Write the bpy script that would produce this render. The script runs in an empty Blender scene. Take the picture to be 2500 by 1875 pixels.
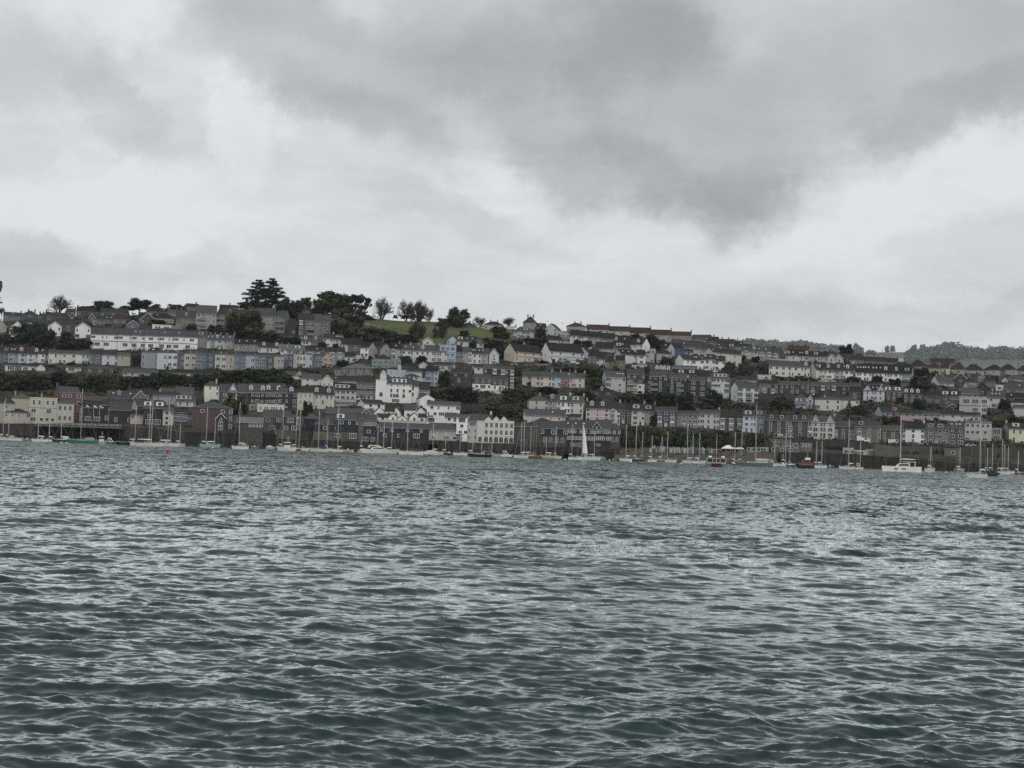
import bpy, bmesh, math, random
import numpy as np
from mathutils import Vector, Matrix
R = math.radians
rnd = random.Random(7)
SC = bpy.context.scene
COL = SC.collection
# ------------------------------------------------------------------ camera
F = 3600.0; CX, CY = 1250.0, 937.5          # focal length and centre in photo pixels (2500 x 1875)
CAM_H = 3.8
ROLL = math.atan(0.0328)
PITCH = math.atan((1092 - CY) * math.cos(ROLL) / F)
fwd = Vector((0, math.cos(PITCH), math.sin(PITCH)))
up0 = Vector((0, -math.sin(PITCH), math.cos(PITCH)))
rt0 = Vector((1, 0, 0))
up = up0 * math.cos(ROLL) - rt0 * math.sin(ROLL)
rt = rt0 * math.cos(ROLL) + up0 * math.sin(ROLL)
cam_pos = Vector((0, 0, CAM_H))
cd = bpy.data.cameras.new('camera'); cam = bpy.data.objects.new('camera', cd); COL.objects.link(cam)
cam.matrix_world = Matrix(((rt.x, up.x, -fwd.x, 0), (rt.y, up.y, -fwd.y, 0), (rt.z, up.z, -fwd.z, CAM_H), (0, 0, 0, 1)))
cd.sensor_width = 36; cd.lens = 36 * F / 2500; cd.clip_end = 12000; cd.clip_start = 0.5
SC.camera = cam
def ray(px, py):
 d = fwd + rt * ((px - CX) / F) - up * ((py - CY) / F)
 return d / d.y                                   # unit depth along Y
def proj(p):
 q = Vector(p) - cam_pos
 z = q.dot(fwd)
 return CX + F * q.dot(rt) / z, CY - F * q.dot(up) / z
def hor(px):                                         # picture row of the horizon
 return 1092 + (px - CX) * 0.0328
# ------------------------------------------------------------------ node helper
class NT:
 def __init__(s, tree): s.t = tree; tree.nodes.clear()
 def n(s, kind, **kw):
  nd = s.t.nodes.new(kind)
  for k, v in kw.items():
   if k.startswith('i_'):
    key = k[2:]; key = int(key) if key.isdigit() else key.replace('_', ' ')
    nd.inputs[key].default_value = v
   else: setattr(nd, k, v)
  return nd
 def l(s, a, b): s.t.links.new(a, b)
 def m(s, op, a, b=None, c=None, clamp=False):
  nd = s.t.nodes.new('ShaderNodeMath'); nd.operation = op; nd.use_clamp = clamp
  for i, v in enumerate((a, b, c)):
   if v is None: continue
   if isinstance(v, (int, float)): nd.inputs[i].default_value = v
   else: s.l(v, nd.inputs[i])
  return nd.outputs[0]
# ------------------------------------------------------------------ sky
W = bpy.data.worlds.new('World'); SC.world = W; W.use_nodes = True
w = NT(W.node_tree)
SUN_EL, SUN_AZ = 52, 165      # high sun behind the camera's shoulder, lost in cloud
geo = w.n('ShaderNodeNewGeometry'); nrm = w.n('ShaderNodeVectorMath', operation='SCALE'); nrm.inputs['Scale'].default_value = -1
w.l(geo.outputs['Incoming'], nrm.inputs[0])
tc = w.n('ShaderNodeTexCoord')
sep = w.n('ShaderNodeSeparateXYZ'); w.l(tc.outputs['Generated'], sep.inputs[0])
az = w.m('ARCTAN2', sep.outputs[0], sep.outputs[1]); el = w.m('ARCSINE', sep.outputs[2])
# wispy warp of the direction
nz = w.n('ShaderNodeTexNoise', i_Scale=5.0, i_Detail=9.0, i_Roughness=0.66); w.l(tc.outputs['Generated'], nz.inputs['Vector'])
nsep = w.n('ShaderNodeSeparateColor'); w.l(nz.outputs['Color'], nsep.inputs[0])
a2 = w.m('ADD', az, w.m('MULTIPLY', w.m('SUBTRACT', nsep.outputs[0], 0.5), 0.21))
e2 = w.m('ADD', el, w.m('MULTIPLY', w.m('SUBTRACT', nsep.outputs[1], 0.5), 0.13))
pos = w.n('ShaderNodeCombineXYZ'); w.l(a2, pos.inputs[0]); w.l(e2, pos.inputs[1])
def sky_ae(px, py):
 # px, py in the 2212-wide view of the photograph -> azimuth and elevation of that cloud
 d = ray(px * 1.1302, py * 1.1302).normalized(); return math.atan2(d.x, d.y), math.asin(d.z)
# cloud banks: centre, half sizes (radians), tilt, weight (+ darker, - brighter)
BANKS = [((1230, 60), .125, .058, 8, .44), ((1500, 230), .120, .058, -30, .52), ((1660, 400), .038, .030, -25, .24),
         ((1180, 240), .12, .035, -28, .30), ((1350, 370), .10, .022, -12, .28),
         ((700, 130), .12, .05, -25, .36), ((820, 300), .075, .025, -20, .25), ((2020, 90), .12, .055, 0, .42),
         ((2090, 190), .10, .018, 8, .22), ((130, 130), .075, .028, 0, .25), ((280, 240), .035, .02, -35, .22),
         ((170, 540), .09, .018, 0, .2), ((1950, 660), .16, .016, 0, .15), ((1050, 480), .10, .012, -8, .14),
         ((550, 290), .035, .03, 30, -.28), ((240, 60), .05, .02, 0, -.18), ((1800, 430), .06, .028, 35, -.25),
         ((1000, 390), .07, .014, -10, -.16), ((330, 430), .12, .03, 0, -.22), ((2120, 330), .08, .03, 10, -.22),
         ((1500, 520), .15, .025, -5, -.12), ((650, 60), .06, .02, 0, .18)]
tot = None
for (c, ra, re, tilt, wt) in BANKS:
 ca, ce = sky_ae(*c)
 mp = w.n('ShaderNodeMapping', vector_type='TEXTURE')
 mp.inputs['Location'].default_value = (ca, ce, 0); mp.inputs['Rotation'].default_value = (0, 0, R(tilt)); mp.inputs['Scale'].default_value = (ra, re, 1)
 w.l(pos.outputs[0], mp.inputs[0])
 ln = w.n('ShaderNodeVectorMath', operation='LENGTH'); w.l(mp.outputs[0], ln.inputs[0])
 mr = w.n('ShaderNodeMapRange', interpolation_type='SMOOTHERSTEP'); w.l(ln.outputs['Value'], mr.inputs[0])
 mr.inputs[1].default_value = 1.3; mr.inputs[2].default_value = 0.4; mr.inputs[3].default_value = 0; mr.inputs[4].default_value = wt
 tot = mr.outputs[0] if tot is None else w.m('ADD', tot, mr.outputs[0])
# the rest of the layer: broad banks and fine wisps everywhere
pl = w.n('ShaderNodeVectorMath', operation='DIVIDE')
den = w.m('ADD', w.m('ABSOLUTE', sep.outputs[2]), 0.22); dv = w.n('ShaderNodeCombineXYZ')
for i in range(3): w.l(den, dv.inputs[i])
w.l(tc.outputs['Generated'], pl.inputs[0]); w.l(dv.outputs[0], pl.inputs[1])
nb = w.n('ShaderNodeTexNoise', i_Scale=1.6, i_Detail=7.0, i_Roughness=0.55); w.l(pl.outputs[0], nb.inputs['Vector'])
fine = w.n('ShaderNodeTexNoise', i_Scale=3.4, i_Detail=10.0, i_Roughness=0.62, i_Distortion=.35); w.l(pl.outputs[0], fine.inputs['Vector'])
front = w.n('ShaderNodeMapRange', interpolation_type='SMOOTHSTEP'); w.l(w.m('ABSOLUTE', az), front.inputs[0])
front.inputs[1].default_value = 0.36; front.inputs[2].default_value = 0.75; front.inputs[3].default_value = 0.15; front.inputs[4].default_value = 1.3
hi = w.n('ShaderNodeMapRange', interpolation_type='SMOOTHSTEP'); w.l(el, hi.inputs[0])
hi.inputs[1].default_value = 0.30; hi.inputs[2].default_value = 0.6; hi.inputs[3].default_value = 0.0; hi.inputs[4].default_value = 1.1  # denser cloud added above the view to darken reflections in the waves
bw = w.m('MAXIMUM', front.outputs[0], hi.outputs[0])
broad = w.m('MULTIPLY', w.m('MULTIPLY', w.m('SUBTRACT', nb.outputs['Fac'], 0.42), 1.5), bw)
dens = w.m('ADD', w.m('ADD', tot, broad), w.m('ADD', w.m('MULTIPLY', w.m('SUBTRACT', fine.outputs['Fac'], 0.5), 0.85), w.m('ADD', w.m('MULTIPLY', hi.outputs[0], 0.35), 0.20)))
ramp = w.n('ShaderNodeValToRGB'); w.l(w.m('MULTIPLY', dens, .62), ramp.inputs[0])
cr = ramp.color_ramp; cr.elements[0].position = 0; cr.elements[0].color = (.82, .835, .84, 1)
cr.elements[1].position = 1; cr.elements[1].color = (.27, .28, .285, 1)
e = cr.elements.new(.62); e.color = (.41, .42, .425, 1)
e = cr.elements.new(.28); e.color = (.595, .615, .625, 1)
# unseen sky dimmed towards the zenith, added to darken facing wave slopes
zen = w.n('ShaderNodeMapRange', interpolation_type='SMOOTHSTEP'); w.l(el, zen.inputs[0])
zen.inputs[1].default_value = 0.15; zen.inputs[2].default_value = 1.3; zen.inputs[3].default_value = 1.0; zen.inputs[4].default_value = 0.8
clouds = w.n('ShaderNodeBackground'); w.l(ramp.outputs[0], clouds.inputs[0]); w.l(zen.outputs[0], clouds.inputs[1])
nis = w.n('ShaderNodeTexSky', sky_type='NISHITA', sun_disc=False, sun_elevation=R(SUN_EL), sun_rotation=R(SUN_AZ))
bg = w.n('ShaderNodeBackground', i_Strength=0.08); w.l(nis.outputs[0], bg.inputs[0])
mix = w.n('ShaderNodeMixShader'); mix.inputs[0].default_value = 0.96
w.l(bg.outputs[0], mix.inputs[1]); w.l(clouds.outputs[0], mix.inputs[2])
out = w.n('ShaderNodeOutputWorld'); w.l(mix.outputs[0], out.inputs[0])
sl = bpy.data.lights.new('sun', 'SUN'); sl.energy = 1.25; sl.angle = R(25); sl.color = (1, .97, .92)
so = bpy.data.objects.new('sun', sl); COL.objects.link(so)
sd = Vector((math.sin(R(SUN_AZ)) * math.cos(R(SUN_EL)), math.cos(R(SUN_AZ)) * math.cos(R(SUN_EL)), math.sin(R(SUN_EL))))
so.rotation_euler = sd.to_track_quat('Z', 'Y').to_euler()
SC.view_settings.view_transform = 'Standard'; SC.view_settings.look = 'None'
SC.view_settings.exposure = 0; SC.view_settings.gamma = 1; SC.view_settings.use_curve_mapping = False
SC.render.engine = 'CYCLES'; SC.cycles.max_bounces = 5; SC.cycles.diffuse_bounces = 2; SC.cycles.glossy_bounces = 3
SC.cycles.volume_bounces = 0; SC.cycles.use_denoising = False
# ------------------------------------------------------------------ water
def spectrum_tile(L, N, lam_min, lam_max, lam_peak, seed, wind=(0.25, -0.97), spread=2.0):
 rs = np.random.RandomState(seed)
 k1 = 2 * np.pi * np.fft.fftfreq(N, L / N)
 kx, ky = np.meshgrid(k1, k1, indexing='ij'); k = np.hypot(kx, ky); k[0, 0] = 1
 kp = 2 * np.pi / lam_peak
 S = np.exp(-0.8 * (kp / k) ** 2) / k ** 3.7
 c = (kx * wind[0] + ky * wind[1]) / k / math.hypot(*wind)
 S *= np.abs(c) ** spread * 0.965 + 0.035
 S[c < 0] *= 0.25
 S *= (k < 2 * np.pi / lam_min) * (k > 2 * np.pi / lam_max); S[0, 0] = 0
 H = np.sqrt(S) * (rs.randn(N, N) + 1j * rs.randn(N, N))
 h = np.fft.ifft2(H); dx = np.fft.ifft2(H * 1j * kx / k); dy = np.fft.ifft2(H * 1j * ky / k)
 sx = np.fft.ifft2(H * 1j * kx).real; sy = np.fft.ifft2(H * 1j * ky).real
 return [h.real, dx.real, dy.real, math.sqrt((sx ** 2 + sy ** 2).mean())], L
def sample(tile, L, X, Y):
 N = tile.shape[0]
 u = X / L * N; v = Y / L * N
 i = np.floor(u).astype(int); j = np.floor(v).astype(int); fu = u - i; fv = v - j
 i0, i1, j0, j1 = i % N, (i + 1) % N, j % N, (j + 1) % N
 return (tile[i0, j0] * (1 - fu) * (1 - fv) + tile[i1, j0] * fu * (1 - fv) + tile[i0, j1] * (1 - fu) * fv + tile[i1, j1] * fu * fv)
def build_water():
 ys = [12.0]
 while ys[-1] < 640:
  y = ys[-1]; ys.append(y + max(0.026, min(0.000022 * y * y + 0.0008 * y + 0.008, 1.5)))
 ys = np.array(ys); ys = np.concatenate([[-400, -60, 0, 6], ys, [760]])
 t = np.linspace(-1, 1, 510)
 cols = np.concatenate([[-14, -4, -1.9, -1.35], t, [1.35, 1.9, 4, 14]])
 half = np.where(ys < 12, 12 * .40 + 3, ys * .40 + 3)
 X = half[:, None] * cols[None, :]; Y = np.repeat(ys[:, None], len(cols), 1)
 sp = np.gradient(ys); sp = np.where(ys < 12, 9, sp)[:, None]
 big, L1 = spectrum_tile(47.0, 512, .55, 9, 2.5, 3, spread=14.0, wind=(0.18, -1))
 mid, L2 = spectrum_tile(15.3, 768, .13, .55, 2.0, 5, spread=11.0, wind=(-0.1, -1))
 sml, L3 = spectrum_tile(4.9, 512, .045, .13, 2.0, 8, spread=6)
 Z = np.zeros_like(X); DX = np.zeros_like(X); DY = np.zeros_like(X)
 gust = 1 + .26 * np.sin(X * .083 + 1.3 * np.sin(Y * .021)) * np.sin(Y * .11 + 1.1 * np.sin(X * .017) + .6)
 for (T, L, slope, cut, ch) in ((big, L1, .20, 2.2, .4), (mid, L2, .30, .5, .35), (sml, L3, .20, .10, .25)):
  a = slope / T[3] * np.clip((cut - sp) / cut * 2, 0, 1) * gust
  inside = (np.abs(cols) <= 1)[None, :] * (ys > 11.5)[:, None] * (ys < 700)[:, None]
  a = a * inside
  Z += a * sample(T[0], L, X, Y); DX += ch * a * sample(T[1], L, X, Y); DY += ch * a * sample(T[2], L, X, Y)
 V = np.stack([X + DX, Y + DY, Z], -1)
 nr, nc = X.shape
 idx = np.arange(nr * nc).reshape(nr, nc)
 q = np.stack([idx[:-1, :-1], idx[:-1, 1:], idx[1:, 1:], idx[1:, :-1]], -1).reshape(-1, 4)
 me = bpy.data.meshes.new('water')
 me.vertices.add(nr * nc); me.vertices.foreach_set('co', V.astype(np.float32).ravel())
 me.loops.add(len(q) * 4); me.loops.foreach_set('vertex_index', q.astype(np.int32).ravel())
 me.polygons.add(len(q)); me.polygons.foreach_set('loop_start', np.arange(0, len(q) * 4, 4, dtype=np.int32))
 me.polygons.foreach_set('use_smooth', np.ones(len(q), bool)); me.update(calc_edges=True)
 o = bpy.data.objects.new('water', me); COL.objects.link(o); o['kind'] = 'structure'
 m = bpy.data.materials.new('water'); m.use_nodes = True; g = NT(m.node_tree)
 # ripples too small for the mesh tilt the surface; the further out, the more of them
 at = me.attributes.new('unresolved', 'FLOAT', 'POINT')
 at.data.foreach_set('value', np.repeat(np.clip((sp - .05) / .3, 0, 1), X.shape[1], 1).astype(np.float32).ravel())
 ge = g.n('ShaderNodeNewGeometry'); av = g.n('ShaderNodeAttribute', attribute_name='unresolved')
 nrm = []
 for (sx, sy, sc_, det) in ((1, 1.2, 1.9, 4.0), (1, .45, .7, 4.0), (1, .5, .16, 4.0)):
  mp = g.n('ShaderNodeMapping'); mp.inputs['Scale'].default_value = (sx, sy, 1); g.l(ge.outputs['Position'], mp.inputs[0])
  nn = g.n('ShaderNodeTexNoise', i_Scale=sc_, i_Detail=det, i_Roughness=.6); g.l(mp.outputs[0], nn.inputs['Vector'])
  sb = g.n('ShaderNodeVectorMath', operation='SUBTRACT'); g.l(nn.outputs['Color'], sb.inputs[0]); sb.inputs[1].default_value = (.5, .5, .5)
  ml = g.n('ShaderNodeVectorMath', operation='MULTIPLY'); g.l(sb.outputs[0], ml.inputs[0]); ml.inputs[1].default_value = (1.0, 2.7, 0)
  nrm.append(ml.outputs[0])
 ad = g.n('ShaderNodeVectorMath', operation='ADD'); g.l(nrm[0], ad.inputs[0]); g.l(nrm[1], ad.inputs[1])
 ad3 = g.n('ShaderNodeVectorMath', operation='ADD'); g.l(ad.outputs[0], ad3.inputs[0]); g.l(nrm[2], ad3.inputs[1]); ad = ad3
 sc2 = g.n('ShaderNodeVectorMath', operation='SCALE'); g.l(ad.outputs[0], sc2.inputs[0]); g.l(av.outputs['Fac'], sc2.inputs['Scale'])
 n1 = g.n('ShaderNodeTexNoise', i_Scale=7, i_Detail=3.0, i_Roughness=.6); g.l(ge.outputs['Position'], n1.inputs['Vector'])
 bp = g.n('ShaderNodeBump', i_Strength=1.0, i_Distance=.003); g.l(n1.outputs['Fac'], bp.inputs['Height'])
 ad2 = g.n('ShaderNodeVectorMath', operation='ADD'); g.l(bp.outputs[0], ad2.inputs[0]); g.l(sc2.outputs[0], ad2.inputs[1])
 nv = g.n('ShaderNodeVectorMath', operation='NORMALIZE'); g.l(ad2.outputs[0], nv.inputs[0])
 fr = g.n('ShaderNodeFresnel', i_IOR=1.42); g.l(nv.outputs[0], fr.inputs['Normal'])
 df = g.n('ShaderNodeBsdfDiffuse'); df.inputs[0].default_value = (.003, .019, .016, 1)
 gl = g.n('ShaderNodeBsdfGlossy'); g.l(g.m('ADD', g.m('MULTIPLY', av.outputs['Fac'], .09), .03), gl.inputs['Roughness']); gl.inputs[0].default_value = (.90, .965, .972, 1); g.l(nv.outputs[0], gl.inputs['Normal'])
 mx = g.n('ShaderNodeMixShader'); g.l(g.m('MULTIPLY', fr.outputs[0], 1.8, clamp=True), mx.inputs[0]); g.l(df.outputs[0], mx.inputs[1]); g.l(gl.outputs[0], mx.inputs[2])
 ot = g.n('ShaderNodeOutputMaterial'); g.l(mx.outputs[0], ot.inputs[0])
 me.materials.append(m)
 print('WATER', nr, nc, Z.std())
build_water()
# ------------------------------------------------------------------ materials
def lin(c):
 return tuple(((v / 255) / 12.92 if v / 255 < .04045 else ((v / 255 + .055) / 1.055) ** 2.4) for v in c)
MATS = {}
def base_mat(name, col, rough=.85, var=.16, scale=.5, stain=0.0, spec=.3, metal=0.0, fine=6.0, rnd_obj=0.0):
 m = bpy.data.materials.new(name); m.use_nodes = True; g = NT(m.node_tree)
 pb = g.n('ShaderNodeBsdfPrincipled', i_Roughness=rough, i_Metallic=metal); pb.inputs['Specular IOR Level'].default_value = spec
 ot = g.n('ShaderNodeOutputMaterial'); g.l(pb.outputs[0], ot.inputs[0])
 ge = g.n('ShaderNodeNewGeometry')
 n1 = g.n('ShaderNodeTexNoise', i_Scale=scale, i_Detail=3.0); g.l(ge.outputs['Position'], n1.inputs['Vector'])
 n2 = g.n('ShaderNodeTexNoise', i_Scale=fine, i_Detail=2.0); g.l(ge.outputs['Position'], n2.inputs['Vector'])
 v = g.m('ADD', g.m('MULTIPLY', g.m('SUBTRACT', n1.outputs['Fac'], .5), var * 3), g.m('MULTIPLY', g.m('SUBTRACT', n2.outputs['Fac'], .5), var * 1.6))
 if stain:                                   # rain streaks: noise drawn out downwards
  mp = g.n('ShaderNodeMapping'); mp.inputs['Scale'].default_value = (1.6, 1.6, .12); g.l(ge.outputs['Position'], mp.inputs[0])
  n3 = g.n('ShaderNodeTexNoise', i_Scale=1.0, i_Detail=3.0); g.l(mp.outputs[0], n3.inputs['Vector'])
  v = g.m('ADD', v, g.m('MULTIPLY', g.m('SUBTRACT', n3.outputs['Fac'], .52), stain * 3))
 if rnd_obj:
  oi = g.n('ShaderNodeObjectInfo'); v = g.m('ADD', v, g.m('MULTIPLY', g.m('SUBTRACT', oi.outputs['Random'], .5), rnd_obj))
 v = g.m('ADD', v, 1.0)
 mu = g.n('ShaderNodeVectorMath', operation='SCALE'); mu.inputs[0].default_value = col[:3]; g.l(v, mu.inputs['Scale'])
 g.l(mu.outputs[0], pb.inputs['Base Color'])
 return m
KA = 1.72
def wall(c, kind='render'):
 g_ = .3 * c[0] + .55 * c[1] + .15 * c[2]; c = tuple(round((g_ + (v - g_) * (  .45 if kind == 'render' else .4)) * {'render': 1.0, 'stone': .84}.get(kind, .78)) for v in c)
 k = ('wall', c, kind)
 if k not in MATS:
  a = [min(v * KA, .84) for v in lin(c)]
  MATS[k] = (base_mat(kind + '_wall', a, var=.07, stain=.14) if kind == 'render' else
                   base_mat('stone_wall', a, var=.32, scale=.45, fine=2.6, stain=.05) if kind == 'stone' else
                   base_mat('slate_hung_wall', a, var=.12, rough=.55, fine=4))
 return MATS[k]
def roofm(c):
 k = ('roof', c)
 if k not in MATS:
  m = base_mat('slate_roof', [v * .72 for v in lin(c)], rough=.7, var=.14, scale=.35, fine=3.5, spec=.2, rnd_obj=.3)
  MATS[k] = m
 return MATS[k]
def mat(name, c, **kw):
 if name in ('hull_paint', 'cabin_paint', 'canvas'): c = tuple(v * .88 for v in c)
 k = (name, c)
 if k not in MATS: MATS[k] = base_mat(name, [min(v * KA, .84) for v in lin(c)], **kw)
 return MATS[k]
def glassm():
 if 'glass' not in MATS:
  MATS['glass'] = base_mat('window_glass', (.022, .026, .03), rough=.12, spec=.6, var=.25, scale=.45, fine=1.0, rnd_obj=.6)
 return MATS['glass']
def skyglass():
 if 'sky' not in MATS:
  MATS['sky'] = base_mat('rooflight_glass', (.75, .8, .84), rough=.2, metal=.85, var=.02)
 return MATS['sky']
WHITE = (196, 198, 196)
# ------------------------------------------------------------------ mesh collector
class MB:
 def __init__(s): s.v = []; s.f = []; s.m = []; s.mats = []
 def mi(s, m):
  if m not in s.mats: s.mats.append(m)
  return s.mats.index(m)
 def face(s, pts, m):
  n = len(s.v); s.v += [tuple(p) for p in pts]; s.f.append(tuple(range(n, n + len(pts)))); s.m.append(s.mi(m))
 def box(s, x0, x1, y0, y1, z0, z1, m):
  n = len(s.v); k = s.mi(m)
  s.v += [(x0, y0, z0), (x1, y0, z0), (x1, y1, z0), (x0, y1, z0), (x0, y0, z1), (x1, y0, z1), (x1, y1, z1), (x0, y1, z1)]
  for f in ((0, 3, 2, 1), (4, 5, 6, 7), (0, 1, 5, 4), (1, 2, 6, 5), (2, 3, 7, 6), (3, 0, 4, 7)):
   s.f.append(tuple(n + i for i in f)); s.m.append(k)
 def prism(s, prof, axis, a0, a1, m):
  # closed 2-D profile swept along axis 'x' (profile in y,z) or 'y' (profile in x,z)
  P = (lambda p, a: (a, p[0], p[1])) if axis == 'x' else (lambda p, a: (p[0], a, p[1]))
  n = len(s.v); k = s.mi(m); c = len(prof)
  s.v += [P(p, a0) for p in prof] + [P(p, a1) for p in prof]
  for i in range(c):
   j = (i + 1) % c; s.f.append((n + i, n + j, n + c + j, n + c + i)); s.m.append(k)
  s.f.append(tuple(n + i for i in range(c))[::-1]); s.m.append(k)
  s.f.append(tuple(n + c + i for i in range(c))); s.m.append(k)
 def slab(s, quad, t, m):
  # a quad given a thickness t downwards
  n = len(s.v); k = s.mi(m); c = len(quad)
  s.v += [tuple(p) for p in quad] + [(p[0], p[1], p[2] - t) for p in quad]
  s.f.append(tuple(n + i for i in range(c))); s.m.append(k); s.f.append(tuple(n + c + i for i in range(c))[::-1]); s.m.append(k)
  for i in range(c):
   j = (i + 1) % c; s.f.append((n + j, n + i, n + c + i, n + c + j)); s.m.append(k)
 def tube(s, a, b, r0, r1, m, sides=5, cap=False):
  a = Vector(a); b = Vector(b); d = (b - a)
  if d.length < 1e-6: return
  u = d.orthogonal().normalized(); w2 = d.normalized().cross(u); n = len(s.v); k = s.mi(m)
  for (p, r) in ((a, r0), (b, r1)):
   for i in range(sides):
    t = 2 * math.pi * i / sides; s.v.append(tuple(p + (u * math.cos(t) + w2 * math.sin(t)) * r))
  for i in range(sides):
   j = (i + 1) % sides; s.f.append((n + i, n + j, n + sides + j, n + sides + i)); s.m.append(k)
  if cap:
   s.f.append(tuple(n + i for i in range(sides))[::-1]); s.m.append(k); s.f.append(tuple(n + sides + i for i in range(sides))); s.m.append(k)
 def mesh(s, name):
  me = bpy.data.meshes.new(name); me.from_pydata(s.v, [], s.f)
  for m in s.mats: me.materials.append(m)
  me.polygons.foreach_set('material_index', s.m); me.update(); return me
 def obj(s, name, parent=None, loc=(0, 0, 0), smooth=False):
  me = s.mesh(name)
  if smooth: me.polygons.foreach_set('use_smooth', [True] * len(me.polygons))
  return put(me, name, parent, loc)
def put(me, name, parent=None, loc=(0, 0, 0), rz=0.0, sc=None):
 o = bpy.data.objects.new(name, me); COL.objects.link(o); o.parent = parent; o.location = loc
 if rz: o.rotation_euler[2] = rz
 if sc: o.scale = sc
 return o
USED = {}
def thing(name, label, cat, loc=(0, 0, 0), rz=0.0, group=None, me=None):
 o = bpy.data.objects.new(name, me); COL.objects.link(o); o.location = loc; o.rotation_euler[2] = rz
 tag(o, label, cat, group); return o
def tag(o, label, cat, group=None):
 if group is None and label in USED: print('DUPLABEL', label)
 USED[label] = 1
 if len(label.split()) > 16 or len(label.split()) < 4: print('LABELLEN', label)
 o['label'] = label; o['category'] = cat
 if group: o['group'] = group
ORD = 'first second third fourth fifth sixth seventh eighth ninth tenth eleventh twelfth thirteenth fourteenth fifteenth sixteenth seventeenth eighteenth nineteenth twentieth'.split()
# ------------------------------------------------------------------ hillside
RIDGE = [(-700, 240), (0, 268), (350, 297), (560, 300), (880, 306), (1040, 302), (1180, 290), (1400, 282), (1700, 270), (1900, 250), (2100, 238), (2300, 224), (2500, 214), (3200, 190)]
QUAY = [(-700, 15), (0, 15), (900, 17), (1490, 17), (1515, 4), (1760, 4), (1850, 12), (2200, 8), (3200, 8)]
Y0, Y1 = 600.0, 950.0
def lerp(tab, x):
 return float(np.interp(x, [p[0] for p in tab], [p[1] for p in tab]))
def e_of(a, Y):                                   # slope of the line of sight that meets the ground at a=X/Y and depth Y
 x = CX + a * F
 e0, er = lerp(QUAY, x) / F, lerp(RIDGE, x) / F
 return e0 + (er - e0) * (Y - Y0) / (Y1 - Y0)
def ground_z(X, Y):
 a = X / Y
 if Y < Y0: return CAM_H + e_of(a, Y0) * Y0 - (Y0 - Y) * .19
 if Y <= Y1: return CAM_H + e_of(a, Y) * Y
 z1 = CAM_H + e_of(a, Y1) * Y1
 return z1 - (Y - Y1) * .02 - max(0, (Y - Y1 - 60)) * .10
def at(px, py):                                   # where the line of sight through a photo point meets the hillside
 d = ray(px, py); x = CX + d.x * F
 e0, er = lerp(QUAY, x) / F, lerp(RIDGE, x) / F
 Y = Y0 + (Y1 - Y0) * (d.z - e0) / (er - e0)
 Y = max(594.0, min(Y, 1020.0))
 return Vector((d.x * Y, Y, CAM_H + d.z * Y))
def build_ground():
 ys = list(np.linspace(566, 600, 8)) + list(np.linspace(606, 950, 80)) + list(np.linspace(965, 1500, 12))
 aa = np.linspace(-.55, .55, 230)
 V = []; att = []
 for Y in ys:
  for a in aa:
   X = a * Y; z = ground_z(X, Y)
   x = CX + a * F
   if Y < Y0 - 1 and not (1512 < x < 1835): z = min(z, -1.5)
   if Y > 603: z += 1.0 * math.sin(X * .07 + Y * .05) * math.sin(Y * .11 + X * .031) * min(1, (Y - 603) / 30)
   V.append((X, Y, max(z, -2)))
   py = 1092 + (x - CX) * .0328 - e_of(a, min(Y, Y1)) * F      # photo row of this spot
   att.append(1.0 if in_meadow(x, py) else 0.0)
 n = len(aa); fs = [(i * n + j, i * n + j + 1, (i + 1) * n + j + 1, (i + 1) * n + j) for i in range(len(ys) - 1) for j in range(n - 1)]
 me = bpy.data.meshes.new('hillside'); me.from_pydata(V, [], fs); me.polygons.foreach_set('use_smooth', [True] * len(fs))
 at_ = me.attributes.new('meadow', 'FLOAT', 'POINT'); at_.data.foreach_set('value', att)
 o = put(me, 'hillside'); o['kind'] = 'structure'
 m = bpy.data.materials.new('hillside'); m.use_nodes = True; g = NT(m.node_tree)
 pb = g.n('ShaderNodeBsdfPrincipled', i_Roughness=.95); ot = g.n('ShaderNodeOutputMaterial'); g.l(pb.outputs[0], ot.inputs[0])
 ge = g.n('ShaderNodeNewGeometry'); n1 = g.n('ShaderNodeTexNoise', i_Scale=.12, i_Detail=6.0, i_Roughness=.65); g.l(ge.outputs['Position'], n1.inputs['Vector'])
 rp = g.n('ShaderNodeValToRGB'); g.l(n1.outputs['Fac'], rp.inputs[0]); c = rp.color_ramp
 c.elements[0].position = .35; c.elements[0].color = (.018, .022, .012, 1); c.elements[1].position = .68; c.elements[1].color = (.052, .046, .034, 1)
 n2 = g.n('ShaderNodeTexNoise', i_Scale=.06, i_Detail=8.0, i_Roughness=.6); g.l(ge.outputs['Position'], n2.inputs['Vector'])
 r2 = g.n('ShaderNodeValToRGB'); g.l(n2.outputs['Fac'], r2.inputs[0]); c = r2.color_ramp
 c.elements[0].position = .38; c.elements[0].color = (.060, .078, .024, 1); c.elements[1].position = .62; c.elements[1].color = (.100, .118, .038, 1)
 av = g.n('ShaderNodeAttribute', attribute_name='meadow'); mx = g.n('ShaderNodeMix', data_type='RGBA')
 g.l(av.outputs['Fac'], mx.inputs[0]); g.l(rp.outputs[0], mx.inputs[6]); g.l(r2.outputs[0], mx.inputs[7]); g.l(mx.outputs[2], pb.inputs['Base Color'])
 me.materials.append(m)
def in_meadow(x, py):
 if not 870 < x < 1250: return False
 lo = np.interp(x, [870, 930, 1000, 1120, 1250], [775, 800, 842, 838, 826])
 return py < lo + 8
build_ground()
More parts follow.
